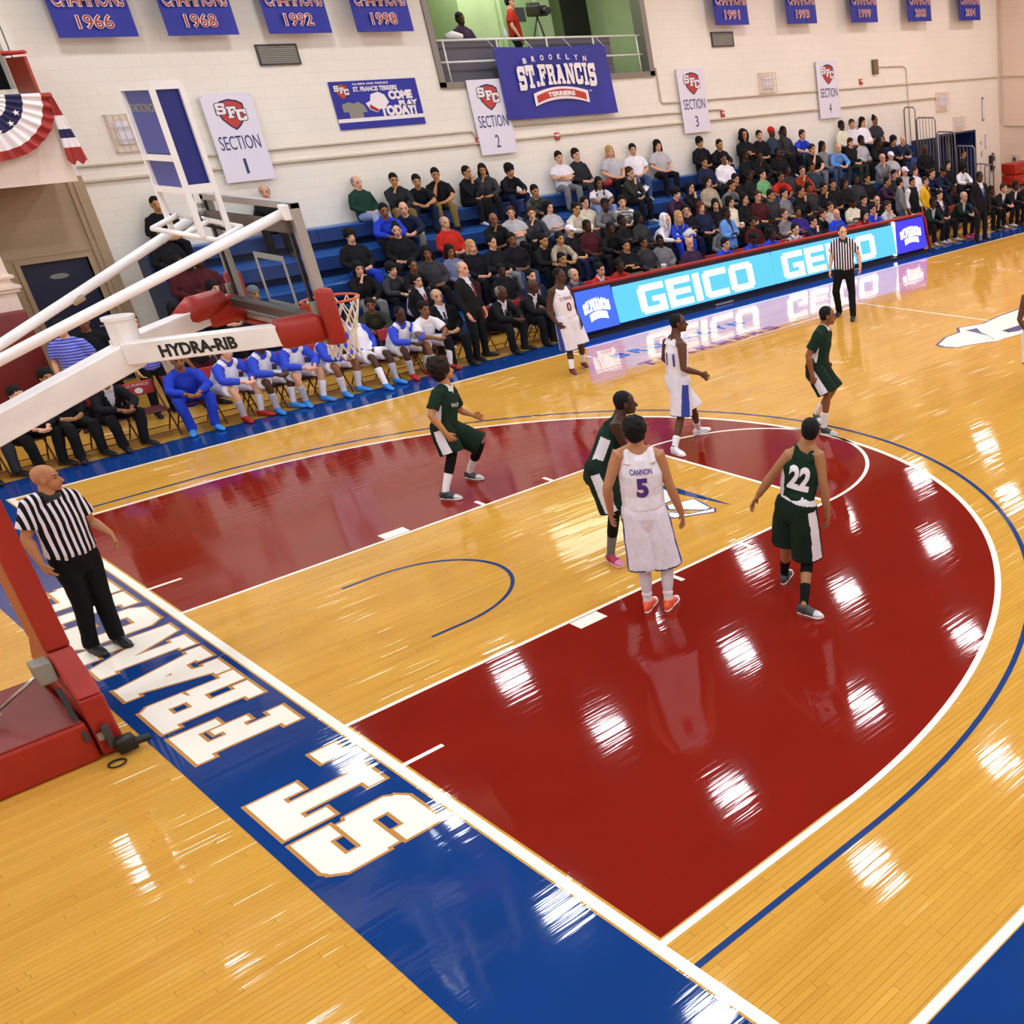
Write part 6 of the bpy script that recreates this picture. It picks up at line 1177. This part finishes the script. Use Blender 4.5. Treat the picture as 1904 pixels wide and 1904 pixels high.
CROWD = [
 (0, 4.49, 'L', 's', 't', 'black', 'L', 'black', 'dark figure in black beside the wall, above the white tubes'),
 (0, 6.33, 'L', 'g', 'w', 'black', 'L', 'black', 'grey-haired person seen over the top of the backboard'),
 (0, 8.1, 'R', 'g', 'w', 'dkgreen', 'L', 'ltjean', 'balding grey-haired man in a dark green jacket and pale jeans'),
 (0, 8.82, 'C', 's', 't', 'charcoal', 'L', 'khaki', 'man in a charcoal sweater and khaki trousers, hand at his chin'),
 (0, 9.28, 'E', 's', 't', 'black', 'S', 'navy', 'man in a black T-shirt looking down'),
 (0, 9.74, 'C', 's', 't', 'black', 'S', 'khaki', 'man in a black T-shirt and khaki trousers, hand at his mouth'),
 (0, 10.37, 'C', 's', 't', 'black', 'L', 'black', 'man with glasses in a black jacket'),
 (0, 10.83, 'C', 'l', 't', 'dkgrey', 'L', 'black', 'person with shoulder-length black hair in a dark grey jacket'),
 (0, 11.29, 'E', 'k', 't', 'black', 'L', 'navy', 'man with thick black hair in a black jacket'),
 (0, 12.8, 'A', 's', 'w', 'white', 'S', 'grey', 'man in a white T-shirt and grey trousers'),
 (0, 13.26, 'L', 's', 'w', 'charcoal', 'L', 'dkgrey', 'dark-haired man in a charcoal jacket'),
 (0, 14.22, 'L', 'B', 'w', 'ltgrey', 'S', 'black', 'woman with long blonde hair in a grey T-shirt'),
 (0, 14.91, 'R', 's', 'w', 'white', 'S', 'jean', 'dark-haired person in a white T-shirt and blue jeans'),
 (0, 15.66, 'L', 'l', 'w', 'ltgrey', 'S', 'black', 'woman with long dark hair in a light grey T-shirt'),
 (0, 17.02, 'L', 'k', 't', 'black', 'L', 'black', 'man with bushy black hair in a black coat'),
 (0, 17.47, 'E', 's', 't', 'black', 'L', 'black', 'man in a black jacket leaning forward'),
 (0, 18.56, 'A', 'h', 't', 'black', 'L', 'black', 'person in a raised black hood'),
 (0, 19.12, 'L', 's', 'w', 'black', 'L', 'black', 'man with glasses in a black jacket'),
 (0, 19.58, 'L', 'N2', 'd', 'denim', 'L', 'black', 'man in a red beanie and blue jacket'),
 (0, 20.04, 'L', 's', 'd', 'dkgrey', 'L', 'black', 'bearded man in a dark grey sweatshirt'),
 (0, 20.5, 'E', 'r', 'w', 'royal', 'S', 'jean', 'man in a royal blue T-shirt'),
 (0, 22.41, 'L', 's', 'd', 'cream', 'L', 'black', 'person in a cream top with dark cropped hair'),
 (0, 22.87, 'L', 'r', 'w', 'white', 'L', 'jean', 'woman with long brown hair in white'),
 (0, 23.33, 'L', 'l', 'w', 'white', 'L', 'black', 'woman with black hair in a white hoodie'),
 (0, 23.9, 'L', 'u', 'b', 'dkgrey', 'S', 'black', 'woman with a high bun in a dark printed top'),
 (1, 8.05, 'E', 's', 'b', 'royal', 'L', 'black', 'man in a royal blue jacket turned to the right'),
 (1, 8.52, 'E', 'b', 'w', 'navy', 'L', 'grey', 'bald man in a navy jacket and grey trousers'),
 (1, 11.38, 'E', 's', 't', 'camo', 'L', 'olive', 'man in a dark camouflage jacket'),
 (1, 13.1, 'E', 'l', 'b', 'white', 'S', 'ltjean', 'woman with long brown hair in a white T-shirt and pale jeans'),
 (1, 14.03, 'C', 'r', 'w', 'olive', 'L', 'black', 'woman with long brown hair in an olive off-shoulder top'),
 (1, 16.45, 'L', 's', 't', 'navy', 'L', 'black', 'man with glasses in a navy sweatshirt'),
 (1, 17.1, 'L', 's', 'b', 'white', 'L', 'olive', 'man in a white long-sleeved shirt'),
 (1, 17.83, 'A', 's', 'd', 'black', 'L', 'black', 'person in a black jacket with dark cropped hair'),
 (1, 18.29, 'C', 's', 'd', 'black', 'L', 'black', 'man in black, hand at his face'),
 (1, 19.04, 'L', 's', 'd', 'black', 'S', 'black', 'man in a black T-shirt with cropped hair'),
 (1, 20.26, 'C', 'r', 'w', 'black', 'S', 'grey', 'woman in a black T-shirt, hand at her mouth'),
 (1, 20.76, 'L', 'l', 'b', 'grey', 'L', 'jean', 'woman in a grey hoodie with dark hair'),
 (1, 21.21, 'E', 'b', 'w', 'skyblue', 'L', 'dkgrey', 'bald man in a light blue shirt'),
 (1, 21.94, 'L', 'r', 'w', 'black', 'L', 'olive', 'woman with long brown hair in a black jacket'),
 (1, 22.4, 'L', 's', 'd', 'ltgrey', 'L', 'black', 'man in a pale grey long-sleeved shirt'),
 (1, 22.86, 'E', 's', 'd', 'black', 'L', 'black', 'person in a black coat leaning over'),
 (1, 23.58, 'E', 'k', 't', 'navy', 'L', 'black', 'man with bushy black hair in a navy top'),
 (1, 24.04, 'E', 'b', 'w', 'dkgrey', 'L', 'jean', 'balding man in a dark grey sweater and blue jeans'),
 (2, 4.35, 'L', 's', 'd', 'maroon', 'L', 'black', 'man in a dark maroon top behind the backboard frame'),
 (2, 7.0, 'L', 'k', 'w', 'black', 'L', 'royal', 'shaggy-haired man in a black hoodie and bright blue trousers'),
 (2, 7.91, 'L', 'u', 'w', 'black', 'L', 'black', 'woman with tied-back dark hair in a black top'),
 (2, 8.92, 'L', 'g', 'w', 'red', 'L', 'dkgrey', 'man in a red zip jacket over a white shirt'),
 (2, 9.95, 'C', 'b', 'b', 'black', 'L', 'black', 'bald man in a black coat, hand at his chin'),
 (2, 10.41, 'A', 'r', 'w', 'ltgrey', 'S', 'black', 'brown-haired man in a light grey T-shirt, arms crossed'),
 (2, 10.87, 'C', 'r', 'w', 'dkgrey', 'L', 'black', 'brown-haired man in a dark grey top, hand at his chin'),
 (2, 11.33, 'A', 'l', 'w', 'ltgrey', 'L', 'jean', 'woman with long dark hair in a pale grey top'),
 (2, 11.79, 'E', 's', 't', 'cream', 'L', 'black', 'dark-haired man in a cream sweater'),
 (2, 12.25, 'L', 's', 'w', 'cream', 'L', 'dkgrey', 'dark-haired man in a cream hoodie'),
 (2, 12.71, 'E', 's', 'd', 'grey', 'L', 'black', 'man with glasses in a grey jacket over a black vest'),
 (2, 13.17, 'E', 's', 'w', 'stripe', 'L', 'maroon', 'man in a grey and white striped shirt'),
 (2, 14.58, 'E', 'k', 'w', 'plum', 'L', 'black', 'curly-haired person in a plum top facing away'),
 (2, 15.14, 'C', 'l', 'w', 'black', 'L', 'black', 'woman with dark hair in black, hand at her cheek'),
 (2, 15.84, 'L', 'l', 'w', 'beige', 'L', 'black', 'woman with long dark hair in a beige top'),
 (2, 16.3, 'E', 's', 't', 'grey', 'L', 'black', 'man in a grey sweatshirt bending forward'),
 (2, 16.76, 'L', 's', 't', 'black', 'L', 'black', 'dark-haired person in a black top'),
 (2, 17.22, 'L', 's', 'd', 'black', 'L', 'black', 'man in a black coat with cropped black hair'),
 (2, 17.68, 'L', 's', 'w', 'green', 'S', 'jean', 'man in a green T-shirt'),
 (2, 18.14, 'E', 's', 'b', 'red', 'S', 'jean', 'man in a red T-shirt, hands at his face'),
 (2, 18.6, 'L', 's', 'd', 'dkgrey', 'L', 'black', 'dark-haired man in a dark grey jacket'),
 (2, 19.06, 'C', 'r', 'w', 'rust', 'L', 'rust', 'brown-haired woman in a rust-coloured top'),
 (2, 19.52, 'L', 's', 'b', 'denim', 'L', 'black', 'man in a dark denim jacket'),
 (2, 22.35, 'C', 'g', 'w', 'grey', 'L', 'grey', 'grey-haired man in a grey sweatshirt'),
 (2, 22.81, 'L', 'W', 'w', 'ltgrey', 'S', 'grey', 'man in a white cap and grey T-shirt'),
 (2, 24.4, 'L', 'b', 'd', 'black', 'L', 'black', 'bald man in a black suit'),
 (3, 4.2, 'L', 'l', 'w', 'black', 'L', 'black', 'dark-haired woman in black above the white cylinder'),
 (3, 4.66, 'E', 'N', 't', 'dkgrey', 'L', 'black', 'man in a grey beanie behind the backboard frame'),
 (3, 6.62, 'C', 'l', 'w', 'black', 'L', 'grey', 'woman with long black hair, hand over her mouth'),
 (3, 7.08, 'E', 'k', 'w', 'dkgrey', 'L', 'black', 'bearded man in a dark grey hoodie, in profile'),
 (3, 7.56, 'E', 's', 'b', 'black', 'L', 'black', 'man in a black and white jacket looking down'),
 (3, 8.02, 'L', 'l', 'b', 'dkgrey', 'L', 'black', 'dark-haired woman in a dark grey coat'),
 (3, 8.48, 'L', 'l', 'b', 'blugrey', 'L', 'maroon', 'woman with long black hair in a blue-grey jacket'),
 (3, 8.94, 'L', 'B', 'w', 'black', 'L', 'black', 'woman with short blonde curls in a black cardigan'),
 (3, 9.4, 'L', 's', 'w', 'black', 'L', 'grey', 'man in a black jacket over a red shirt'),
 (3, 9.86, 'L', 's', 'b', 'black', 'L', 'jean', 'dark-haired person in a black coat behind the row'),
 (3, 10.32, 'E', 's', 't', 'black', 'L', 'black', 'black-haired man in a black jacket, head bowed'),
 (3, 10.78, 'E', 's', 't', 'beige', 'L', 'black', 'short-haired man in a beige hoodie'),
 (3, 11.24, 'L', 'W', 'w', 'black', 'L', 'navy', 'man in a white cap and a black jacket over a grey hoodie'),
 (3, 11.7, 'L', 's', 'd', 'maroon', 'L', 'black', 'dark-haired person in a maroon jacket'),
 (3, 12.16, 'E', 's', 'd', 'black', 'L', 'black', 'dark-haired person in black bending forward'),
 (3, 12.61, 'A', 's', 'd', 'black', 'L', 'black', 'man in a black jacket with white trim'),
 (3, 13.07, 'L', 'l', 'd', 'dkgrey', 'L', 'black', 'woman with dark braids in a dark grey jacket'),
 (3, 13.53, 'E', 'H', 'w', 'white', 'L', 'black', 'person in a raised white hood'),
 (3, 13.99, 'E', 'B', 'w', 'royal', 'L', 'royal', 'blonde woman in a royal blue top facing away'),
 (3, 14.45, 'A', 's', 'w', 'black', 'L', 'navy', 'dark-haired man in a black top, leaning back'),
 (3, 14.91, 'L', 'R', 'w', 'navy', 'L', 'black', 'woman with auburn hair in a navy top'),
 (3, 15.37, 'L', 'l', 'w', 'black', 'L', 'black', 'woman with long black hair in a black coat'),
 (3, 15.83, 'L', 'l', 'w', 'cream', 'L', 'black', 'woman with dark hair in a cream coat'),
 (3, 16.29, 'L', 'l', 'w', 'black', 'L', 'black', 'woman in black with a pale headband'),
 (3, 16.75, 'L', 'r', 'w', 'maroon', 'L', 'black', 'woman with brown hair in a maroon top'),
 (3, 17.2, 'L', 's', 't', 'dkgrey', 'L', 'black', 'dark-haired man in a dark grey coat'),
 (3, 17.66, 'L', 's', 'w', 'grey', 'L', 'black', 'dark-haired man in a grey coat'),
 (3, 18.12, 'C', 's', 't', 'black', 'L', 'black', 'dark-haired person in black, hand at the cheek'),
 (3, 18.58, 'L', 's', 'b', 'dkgrey', 'L', 'black', 'person in a charcoal coat'),
 (3, 19.04, 'C', 's', 't', 'black', 'L', 'black', 'dark-haired man in black, hand on his brow'),
 (3, 19.5, 'L', 's', 't', 'black', 'L', 'black', 'dark-haired man in a black anorak'),
 (3, 19.96, 'L', 'l', 'b', 'black', 'L', 'black', 'woman in a black coat with long dark hair'),
 (3, 20.42, 'L', 's', 'd', 'dkgrey', 'L', 'black', 'man in a dark grey coat with short hair'),
 (3, 20.88, 'L', 's', 't', 'black', 'L', 'black', 'black-haired man in black, partly hidden'),
 (3, 21.34, 'E', 's', 't', 'plum', 'L', 'black', 'dark-haired man in a plum-coloured jacket'),
 (3, 22.05, 'L', 's', 'w', 'charcoal', 'L', 'black', 'dark-haired man in a charcoal fleece'),
 (3, 22.51, 'L', 'W', 'w', 'ltgrey', 'L', 'black', 'person in a white cap and pale top'),
 (3, 22.97, 'L', 'r', 'w', 'white', 'L', 'black', 'person in a white sleeved varsity jacket'),
 (3, 23.43, 'E', 'r', 'w', 'navy', 'L', 'black', 'brown-haired man in a navy jacket'),
 (3, 23.89, 'E', 'K', 'b', 'navy', 'L', 'navy', 'man in a grey cap and a navy jacket'),
 (3, 24.54, 'L', 'l', 'w', 'black', 'L', 'black', 'woman with dark hair in a black coat'),
 (3, 25.0, 'E', 'a', 'd', 'white', 'L', 'black', 'man with green-black hair leaning in a white shirt'),
 (4, 6.35, 'E', 's', 'b', 'olive', 'L', 'olive', 'person in an olive jacket behind the net'),
 (4, 7.32, 'L', 'u', 'b', 'lilac', 'L', 'lilac', 'woman in a lilac cardigan with her hair up'),
 (4, 9.05, 'L', 's', 'd', 'black', 'L', 'black', 'young man in a black hoodie with a white print'),
 (4, 10.45, 'L', 's', 't', 'black', 'L', 'black', 'person in a black parka'),
 (4, 12.08, 'A', 's', 't', 'black', 'L', 'black', 'short-haired man in a black zipped jacket'),
 (4, 12.54, 'L', 's', 'b', 'dkgrey', 'L', 'black', 'person in a dark grey anorak'),
 (4, 13.0, 'L', 's', 'd', 'grey', 'L', 'black', 'child in a grey scarf and dark jacket'),
 (4, 14.85, 'L', 'r', 'w', 'grey', 'L', 'jean', 'brown-haired woman in a grey coat with a white bag'),
 (4, 15.8, 'L', 's', 'b', 'maroon', 'L', 'black', 'person in a dark maroon top'),
 (4, 16.41, 'A', 'K', 'd', 'black', 'L', 'black', 'man in a black cap and black jacket'),
 (4, 16.87, 'A', 'r', 'w', 'grey', 'L', 'black', 'brown-haired man in a brownish grey jacket'),
 (4, 17.37, 'A', 's', 'b', 'purple', 'L', 'black', 'man in a purple hoodie'),
 (4, 17.88, 'E', 'r', 'w', 'black', 'L', 'black', 'brown-haired person in black looking down'),
 (4, 18.56, 'L', 'r', 'w', 'ltgrey', 'L', 'white', 'woman with long brown hair in a pale grey sweater'),
 (4, 19.4, 'A', 'K', 'd', 'cream', 'L', 'black', 'man in a black cap and a cream sweater'),
 (4, 19.86, 'L', 's', 'w', 'navy', 'S', 'jean', 'dark-haired man in a navy shirt with white trim'),
 (4, 20.32, 'C', 'b', 'w', 'black', 'L', 'black', 'bald man in black, hand at his mouth'),
 (4, 23.41, 'E', 's', 'd', 'black', 'L', 'black', 'cropped-haired man in a black leather jacket')]
USED_R = {}
for r in range(5):
    row = sorted([c for c in CROWD if c[0] == r], key=lambda c: c[1])
    for i, (r_, x, pose, hair, skin, top, sl, bot, desc) in enumerate(row):
        suf = ', %s from the left in the %s row' % (ORD[i], ROWN[r]); lab = desc+suf
        if len(lab.split()) > 16: lab = desc+', %s in %s row' % (ORD[i], ROWN[r])
        if len(lab.split()) > 16: lab = desc+', %s row' % ROWN[r]
        kid = 'child' in desc
        crowd(pose, hair, skin, top, sl, bot, lab, (x, YS[r]-.02, ZS[r]-.0), rp.uniform(-.45, .3), 'spectators in the bleachers', (.95 if kid else rp.uniform(.96, 1.03)))

# ------- home bench, coaches, table officials, visitors, others
BG = 'home bench by the left of the scorer table'
bench = [(-.55, 'E', 's', 't', 'black', 'black', 'man in a black suit at the far left end of the home bench'), (.02, 'L', 's', 'w', 'charcoal', 'dkgrey', 'man in dark grey trousers, second on the home bench'),
 (.58, 'E', 's', 'w', 'black|suit', 'black', 'bearded man in a black suit, face above the left boom'), (1.12, 'L', 's', 't', 'black|grey', 'black', 'man in black, fourth on the home bench under the boom'), (1.62, 'E', 's', 'b', 'black|ltgrey', 'black', 'man in a black suit with grey lapels left of the empty chair'),
 (2.70, 'E', 's', 'b', 'royal', 'royal', 'player in an all royal blue warm-up suit beside the empty chair'), (3.22, 'E', 'r', 'w', 'white|raglan', 'white', 'light-skinned player in a white and blue raglan shirt, first from the left'), (3.72, 'E', 's', 'd', 'white|raglan', 'white', 'dark-skinned player in a white and blue raglan shirt, second of the raglan row'),
 (4.24, 'E', 's', 'w', 'white|raglan', 'white', 'player in a raglan shirt looking aside, third of the raglan row'), (4.78, 'E', 's', 'b', 'white|raglan', 'white', 'player in a raglan shirt under the padded arm, fourth of the raglan row'), (5.42, 'R', 's', 'd', 'white|raglan', 'white', 'player in a raglan shirt slouching with legs stretched, behind the net'),
 (6.05, 'E', 'f', 'd', 'white|raglan', 'white', 'very dark-skinned player in a raglan shirt right of the net'), (6.52, 'E', 's', 'b', 'white', 'white', 'player in a plain white jersey at the right end of the player row'), (6.98, 'L', 'g', 'w', 'black|suit', 'black', 'grey-haired man in a black suit left of the standing coach'),
 (7.95, 'E', 'g', 'd', 'black|suit', 'black', 'seated assistant in a black suit right of the standing coach'), (8.58, 'E', 'b', 'd', 'black|suit', 'black', 'bald assistant in a black suit holding a folded paper')]
for i, (x, pose, hair, skin, top, bot, lab) in enumerate(bench):
    place_chair(x, 9.0, 0, 'maroon folding chair, %s from the left of the home bench' % ORD[i], 'folding chairs of the home bench')
    sl = 'S' if (top == 'white') else 'L'
    crowd(pose, hair, skin, top, sl, bot, lab, (x, 9.02, .41), rp.uniform(-.15, .45), BG, 1.0 if i < 5 else 1.04, prop='shorts' if bot == 'white' else None, shoe=('black' if 'black' in bot or 'dk' in bot else rp.choice(['shoeblue', 'red', 'shoeblue'])))
c = place_chair(2.16, 9.0, 0, 'empty folding chair with a bright red printed back at the home bench', 'folding chairs of the home bench')
q = MB(); text_in(q, 'ST.FRANCIS', (-.15, .194, .75), WX, WZ, .3, .04, .0, 0, .001, arch=.01); q.poly([(.055*math.cos(a), .197, .69+.045*math.sin(a)) for a in [2*PI*i/14 for i in range(14)]]); o = q.build('chair_back_print', M_BANWHITE, None, fix=False); o.parent = c
crowd('D', 'g', 'w', 'black|suit', 'L', 'black', 'head coach standing at the home bench in a black suit with a red tie', (7.42, 8.75, 0), .5, None, 1.0, 'black', 'tie')
crowd('L', 's', 'w', 'navy|suit', 'L', 'navy', 'man in a navy suit seated beside the left end of the scorer table', (9.05, 9.3, .42), .1, None, 1.0, 'black'); place_chair(9.05, 9.28, 0, 'maroon folding chair beside the left end of the scorer table', 'folding chairs of the home bench')
crowd('D', 's', 'w', 'black|suit', 'L', 'black', 'small suited person just left of the head coach', (7.05, 9.75, 0), .1, None, .86, 'black')
tab = [(9.84, 'E', 'g', 'w', 'denim|blugrey', 'table official in a slate blue shirt behind the number 0 player'), (10.44, 'E', 's', 'w', 'red|white', 'table official in a red jacket with white trim, left of the pair'), (10.95, 'E', 's', 'd', 'red', 'table official in a red jacket bending over a laptop'), (13.05, 'L', 'b', 'w', 'plum', 'bald table official in a maroon sweater'),
 (13.8, 'E', 's', 'w', 'royal', 'dark-haired table official in royal blue next to the bald man'), (14.64, 'E', 'K', 'd', 'royal', 'table official in royal blue and a dark cap'), (15.23, 'E', 's', 'd', 'royal', 'dark-skinned table official in royal blue, hand raised'), (16.03, 'E', 's', 'w', 'refs', 'table official in a black and white top beside the small red light'),
 (16.79, 'C', 's', 'w', 'navy', 'table official in a navy jacket, hand at his mouth'), (17.77, 'L', 'b', 'w', 'royal', 'bald table official in a royal blue polo shirt'), (18.5, 'E', 'l', 'w', 'red', 'long-haired table official in a red shirt'), (19.02, 'C', 's', 'w', 'royal', 'table official in bright blue resting chin on hand behind a laptop'), (19.6, 'C', 'r', 'w', 'ltgrey', 'table official in a light grey hoodie at the right end')]
for x, pose, hair, skin, top, lab in tab:
    crowd(pose, hair, skin, top, 'L', 'black', lab, (x, 9.38, .42), rp.uniform(-.2, .2), 'officials behind the scorer table'); place_chair(x, 9.36, 0, 'folding chair behind the scorer table, %s from the left' % ORD[[q_[0] for q_ in tab].index(x)], 'folding chairs behind the scorer table')
opp = [(21.0, 'E', 's', 'd', 'bgreen|ltgrey', 'black', 'visiting player in a dark green warm-up with a grey chest, first from left'), (21.62, 'L', 's', 'w', 'black|suit', 'black', 'visiting staff member in a black suit between two players'), (22.35, 'E', 'g', 'w', 'bgreen|ltgrey', 'black', 'visiting player in dark green with pink shoes'), (23.6, 'E', 's', 'd', 'black', 'black', 'visiting player in black right of the standing coach'),
 (24.3, 'E', 'r', 'w', 'black|suit', 'black', 'visiting staff member holding a white sheet'), (24.85, 'E', 's', 'd', 'black|white', 'black', 'dark-skinned visiting player with a white collar'), (25.5, 'E', 's', 't', 'black', 'black', 'visiting player in black with a white towel on the shoulder'), (26.1, 'L', 's', 'd', 'black', 'black', 'visiting player in black at the right edge of the picture')]
for i, (x, pose, hair, skin, top, bot, lab) in enumerate(opp):
    crowd(pose, hair, skin, top, 'L', bot, lab, (x, 9.12, .41), rp.uniform(-.2, .2), 'visiting bench', 1.02, 'pink' if 'pink' in lab else rp.choice(['black', 'ltgrey'])); place_chair(x, 9.1, 0, 'folding chair of the visiting bench, %s from the left' % ORD[i], 'folding chairs of the visiting bench')
crowd('D', 'f', 'd', 'black|suit', 'L', 'black', 'visiting head coach standing on the sideline in a black suit with a blue tie', (21.95, 7.95, 0), -.2, None, 1.02, 'black', 'royal')
ex = [('D', 's', 'w', 'bstripe', 'S', 'black', 'man in a blue checked shirt standing by the dark red wall pad', (1.78, 10.3, 0), -.5, .97), ('D', 'Q', 'b', 'black', 'S', 'black', 'man in a red cap and printed black T-shirt standing by the blue door', (2.12, 10.5, 0), -.3, .97),
 ('D', 's', 'w', 'bstripe', 'S', 'black', 'person in a blue checked shirt hidden behind the white cylinder', (2.66, 10.2, 0), .2, .92), ('D', 's', 'b', 'black', 'S', 'maroon', 'person in black and maroon behind the blue warm-up player', (3.3, 10.0, 0), .4, .9), ('D', 'l', 'w', 'plum', 'L', 'black', 'dark-haired woman standing above the near boom arm', (3.35, 10.45, 0), .5, .94),
 ('A2', 's', 'd', 'skyblue|navy', 'L', 'navy', 'security guard in a light blue shirt and black tie standing behind the table', (14.7, 9.95, 0), .2, .97), ('D', 's', 'w', 'grey', 'L', 'jean', 'man in a grey sweater standing and facing right near the visiting bench', (21.0, 10.0, 0), .9, .95), ('D', 'r', 'w', 'yellow|black', 'L', 'black', 'person in a bright yellow jacket standing near the visiting bench', (22.1, 10.0, 0), .3, .9),
 ('D', 's', 't', 'black|vars', 'L', 'navy', 'person in a black jacket with white sleeves standing near the visiting bench', (21.6, 10.05, 0), -.2, .92), ('D', 's', 't', 'black', 'L', 'ltgrey', 'person in black standing in front of the blue doorway', (27.9, 13.1, 0), .1, .98),
 ('L', 's', 'd', 'maroon', 'L', 'black', 'person in a dark maroon coat at the left end of the bleachers', (4.05, 11.85, 1.30), .3, 1.0), ('L', 'h', 't', 'black', 'L', 'black', 'hooded figure in black on the left end of the bleachers', (4.15, 12.6, 1.72), .2, 1.0)]
for k_, hair, skin, top, sl, bot, lab, loc, rz, sc in ex:
    crowd('D' if k_ == 'D' else ('L' if k_ == 'L' else 'X'), hair, skin, top, sl, bot, lab, loc, rz, None, sc, 'black')
crowd('D', 's', 'w', 'red', 'S', 'black', 'camera operator in an orange-red T-shirt in the booth', (13.42, Y1+1.5, 4.6), 1.0, None, .98, 'black'); crowd('L', 's', 'd', 'plum', 'L', 'black', 'seated announcer in a dark shirt in the booth', (12.1, Y1+1.5, 5.1), .2, None, 1, 'black')
t = thing('booth_chair', 'black office chair under the announcer in the booth', 'chair', (12.1, Y1+1.55, 4.6)); MB().box(-.24, .24, -.24, .24, .42, .49, bev=.02).build('seat', M_BLACK, t); MB().box(-.2, .2, .24, .29, .55, 1.0, bev=.02).build('backrest', M_BLACK, t); MB().tube([(0, 0, .05), (0, 0, .42)], .03, 8).build('column', M_DKGREY, t)
for i in range(5): MB().tube([(0, 0, .06), (.26*math.cos(i*1.257), .26*math.sin(i*1.257), .03)], .018, 6).build('leg', M_DKGREY, t)
# things in hands, on the table, by the wall
t = MB().box(13.2, 14.0, 0, .02, 0, .0).build('x', M_SIGN) if 0 else None
q = MB(); n = 16; up = [(-.45+.9*i/n, -.06*math.sin(PI*i/n), -.12*math.sin(PI*i/n)) for i in range(n+1)]; dn = [(-.42+.84*i/n, -.16*math.sin(PI*i/n)-.05, -.12*math.sin(PI*i/n)-.12*math.sin(PI*i/n)**.6) for i in range(n+1)]
q.add(up+dn, [(i, i+1, n+2+i, n+1+i) for i in range(n)]); o = q.build('paper_banner', M_SIGN, None, True); o.location = (14.5, 12.95, 2.18); md = o.modifiers.new('s', 'SOLIDIFY'); md.thickness = .006; tag(o, 'long curled sheet of white paper held over the knees in the upper rows', 'paper')
for x, lab in ((10.95, 'silver laptop on the scorer table before the bending man in red'), (19.2, 'silver laptop near the right end of the scorer table')):
    t = thing('laptop', lab, 'laptop', (x, 8.75, .76)); MB().box(-.18, .18, -.12, .12, 0, .018, bev=.004).build('base', M_TAG, t); MB().beam((0, -.12, .01), (0, -.2, .23), .36, .012, up=(1, 0, 0)).build('x_lid', M_TAG, t) if 0 else MB().add([(-.18, -.12, .015), (.18, -.12, .015), (.18, -.19, .23), (-.18, -.19, .23), (-.18, -.13, .015), (.18, -.13, .015), (.18, -.2, .23), (-.18, -.2, .23)], [(0, 1, 2, 3), (7, 6, 5, 4), (0, 4, 5, 1), (1, 5, 6, 2), (2, 6, 7, 3), (3, 7, 4, 0)]).build('lid', M_TAG, t)
t = thing('water_jug', 'clear jug with a white lid on the scorer table', 'jug', (11.7, 8.6, .76)); MB().tube([(0, 0, 0), (0, 0, .02), (0, 0, .2), (0, 0, .24)], [.05, .07, .07, .05], 14).build('jug_body', mat('smoky_plastic', '8e97a0', .2), t, True); MB().tube([(0, 0, .24), (0, 0, .27)], .055, 14).build('lid', M_BANWHITE, t)
t = MB().tube([(16.2, 8.55, .762), (16.2, 8.55, .86), (16.2, 8.55, .9)], [.05, .05, .02], 12).build('signal_light', mat('red_signal', 'ff3a2a', .3, emit=2.5), None, True); tag(t, 'small glowing red signal light on the scorer table', 'light')
t = MB().tube([(19.75, 8.75, .82), (20.0, 8.7, .86), (20.25, 8.72, .82)], [.06, .09, .06], 10).build('white_bag', M_BANWHITE, None, True); tag(t, 'crumpled white bag at the right end of the scorer table', 'bag')
t = MB().tube([(14.0, 10.75, 1.12), (14.15, 10.7, 1.18), (14.32, 10.75, 1.12)], [.07, .11, .07], 10).build('shoulder_bag', mat('bag_offwhite', 'd8d2c8', .7), None, True); tag(t, 'off-white padded bag on a lap above the blonde woman in blue', 'bag')
t = MB().tube([(13.75, 13.2, 2.2), (13.9, 13.15, 2.26), (14.05, 13.2, 2.2)], [.06, .1, .06], 10).build('red_bag', mat('bag_red', 'a3201c', .5), None, True); tag(t, 'small red bag on the top bleacher row right of the woman in grey', 'bag')
t = MB().beam((19.9, 13.15, 2.2), (19.8, 13.3, 2.95), .03, .05).build('umbrella', M_BLACK); tag(t, 'black furled umbrella leaning at the wall on the top row', 'umbrella')
# red equipment cart by the right corner
t = thing('equipment_cart', 'red stacked cases on a cart in the right corner', 'cart', (29.7, 12.1, 0))
for z0, z1 in ((.5, .84), (.86, 1.2)): o = MB().box(-.6, .6, -.3, .3, z0, z1, bev=.03).build('case', mat('case_red', 'a02214', .4), t, True); MB().box(-.2, .2, -.31, -.3, z0+.14, z0+.19).build('handle', M_TAG, o)
MB().box(-.65, .65, -.35, .35, .42, .48, bev=.01).build('shelf', M_DKGREY, t)
for sx in (-.55, .55):
    for sy in (-.28, .28): MB().tube([(sx, sy, .06), (sx, sy, .44)], .02, 8).build('leg', M_DKGREY, t); MB().tube([(sx-.02, sy, .05), (sx+.02, sy, .05)], .05, 12).build('wheel', M_BLACK, t)
t = MB().tube([(29.9, 12.0, 1.24), (30.05, 12.0, 1.27), (30.2, 12.0, 1.24)], [.07, .09, .07], 12).build('white_towel', M_BANWHITE, None, True); tag(t, 'folded white towel on top of the red cases', 'towel')

# folding up: the scratch scene is not part of the result
for o in list(TMP.collection.objects): bpy.data.objects.remove(o)
bpy.data.scenes.remove(TMP)
bpy.context.view_layer.update()
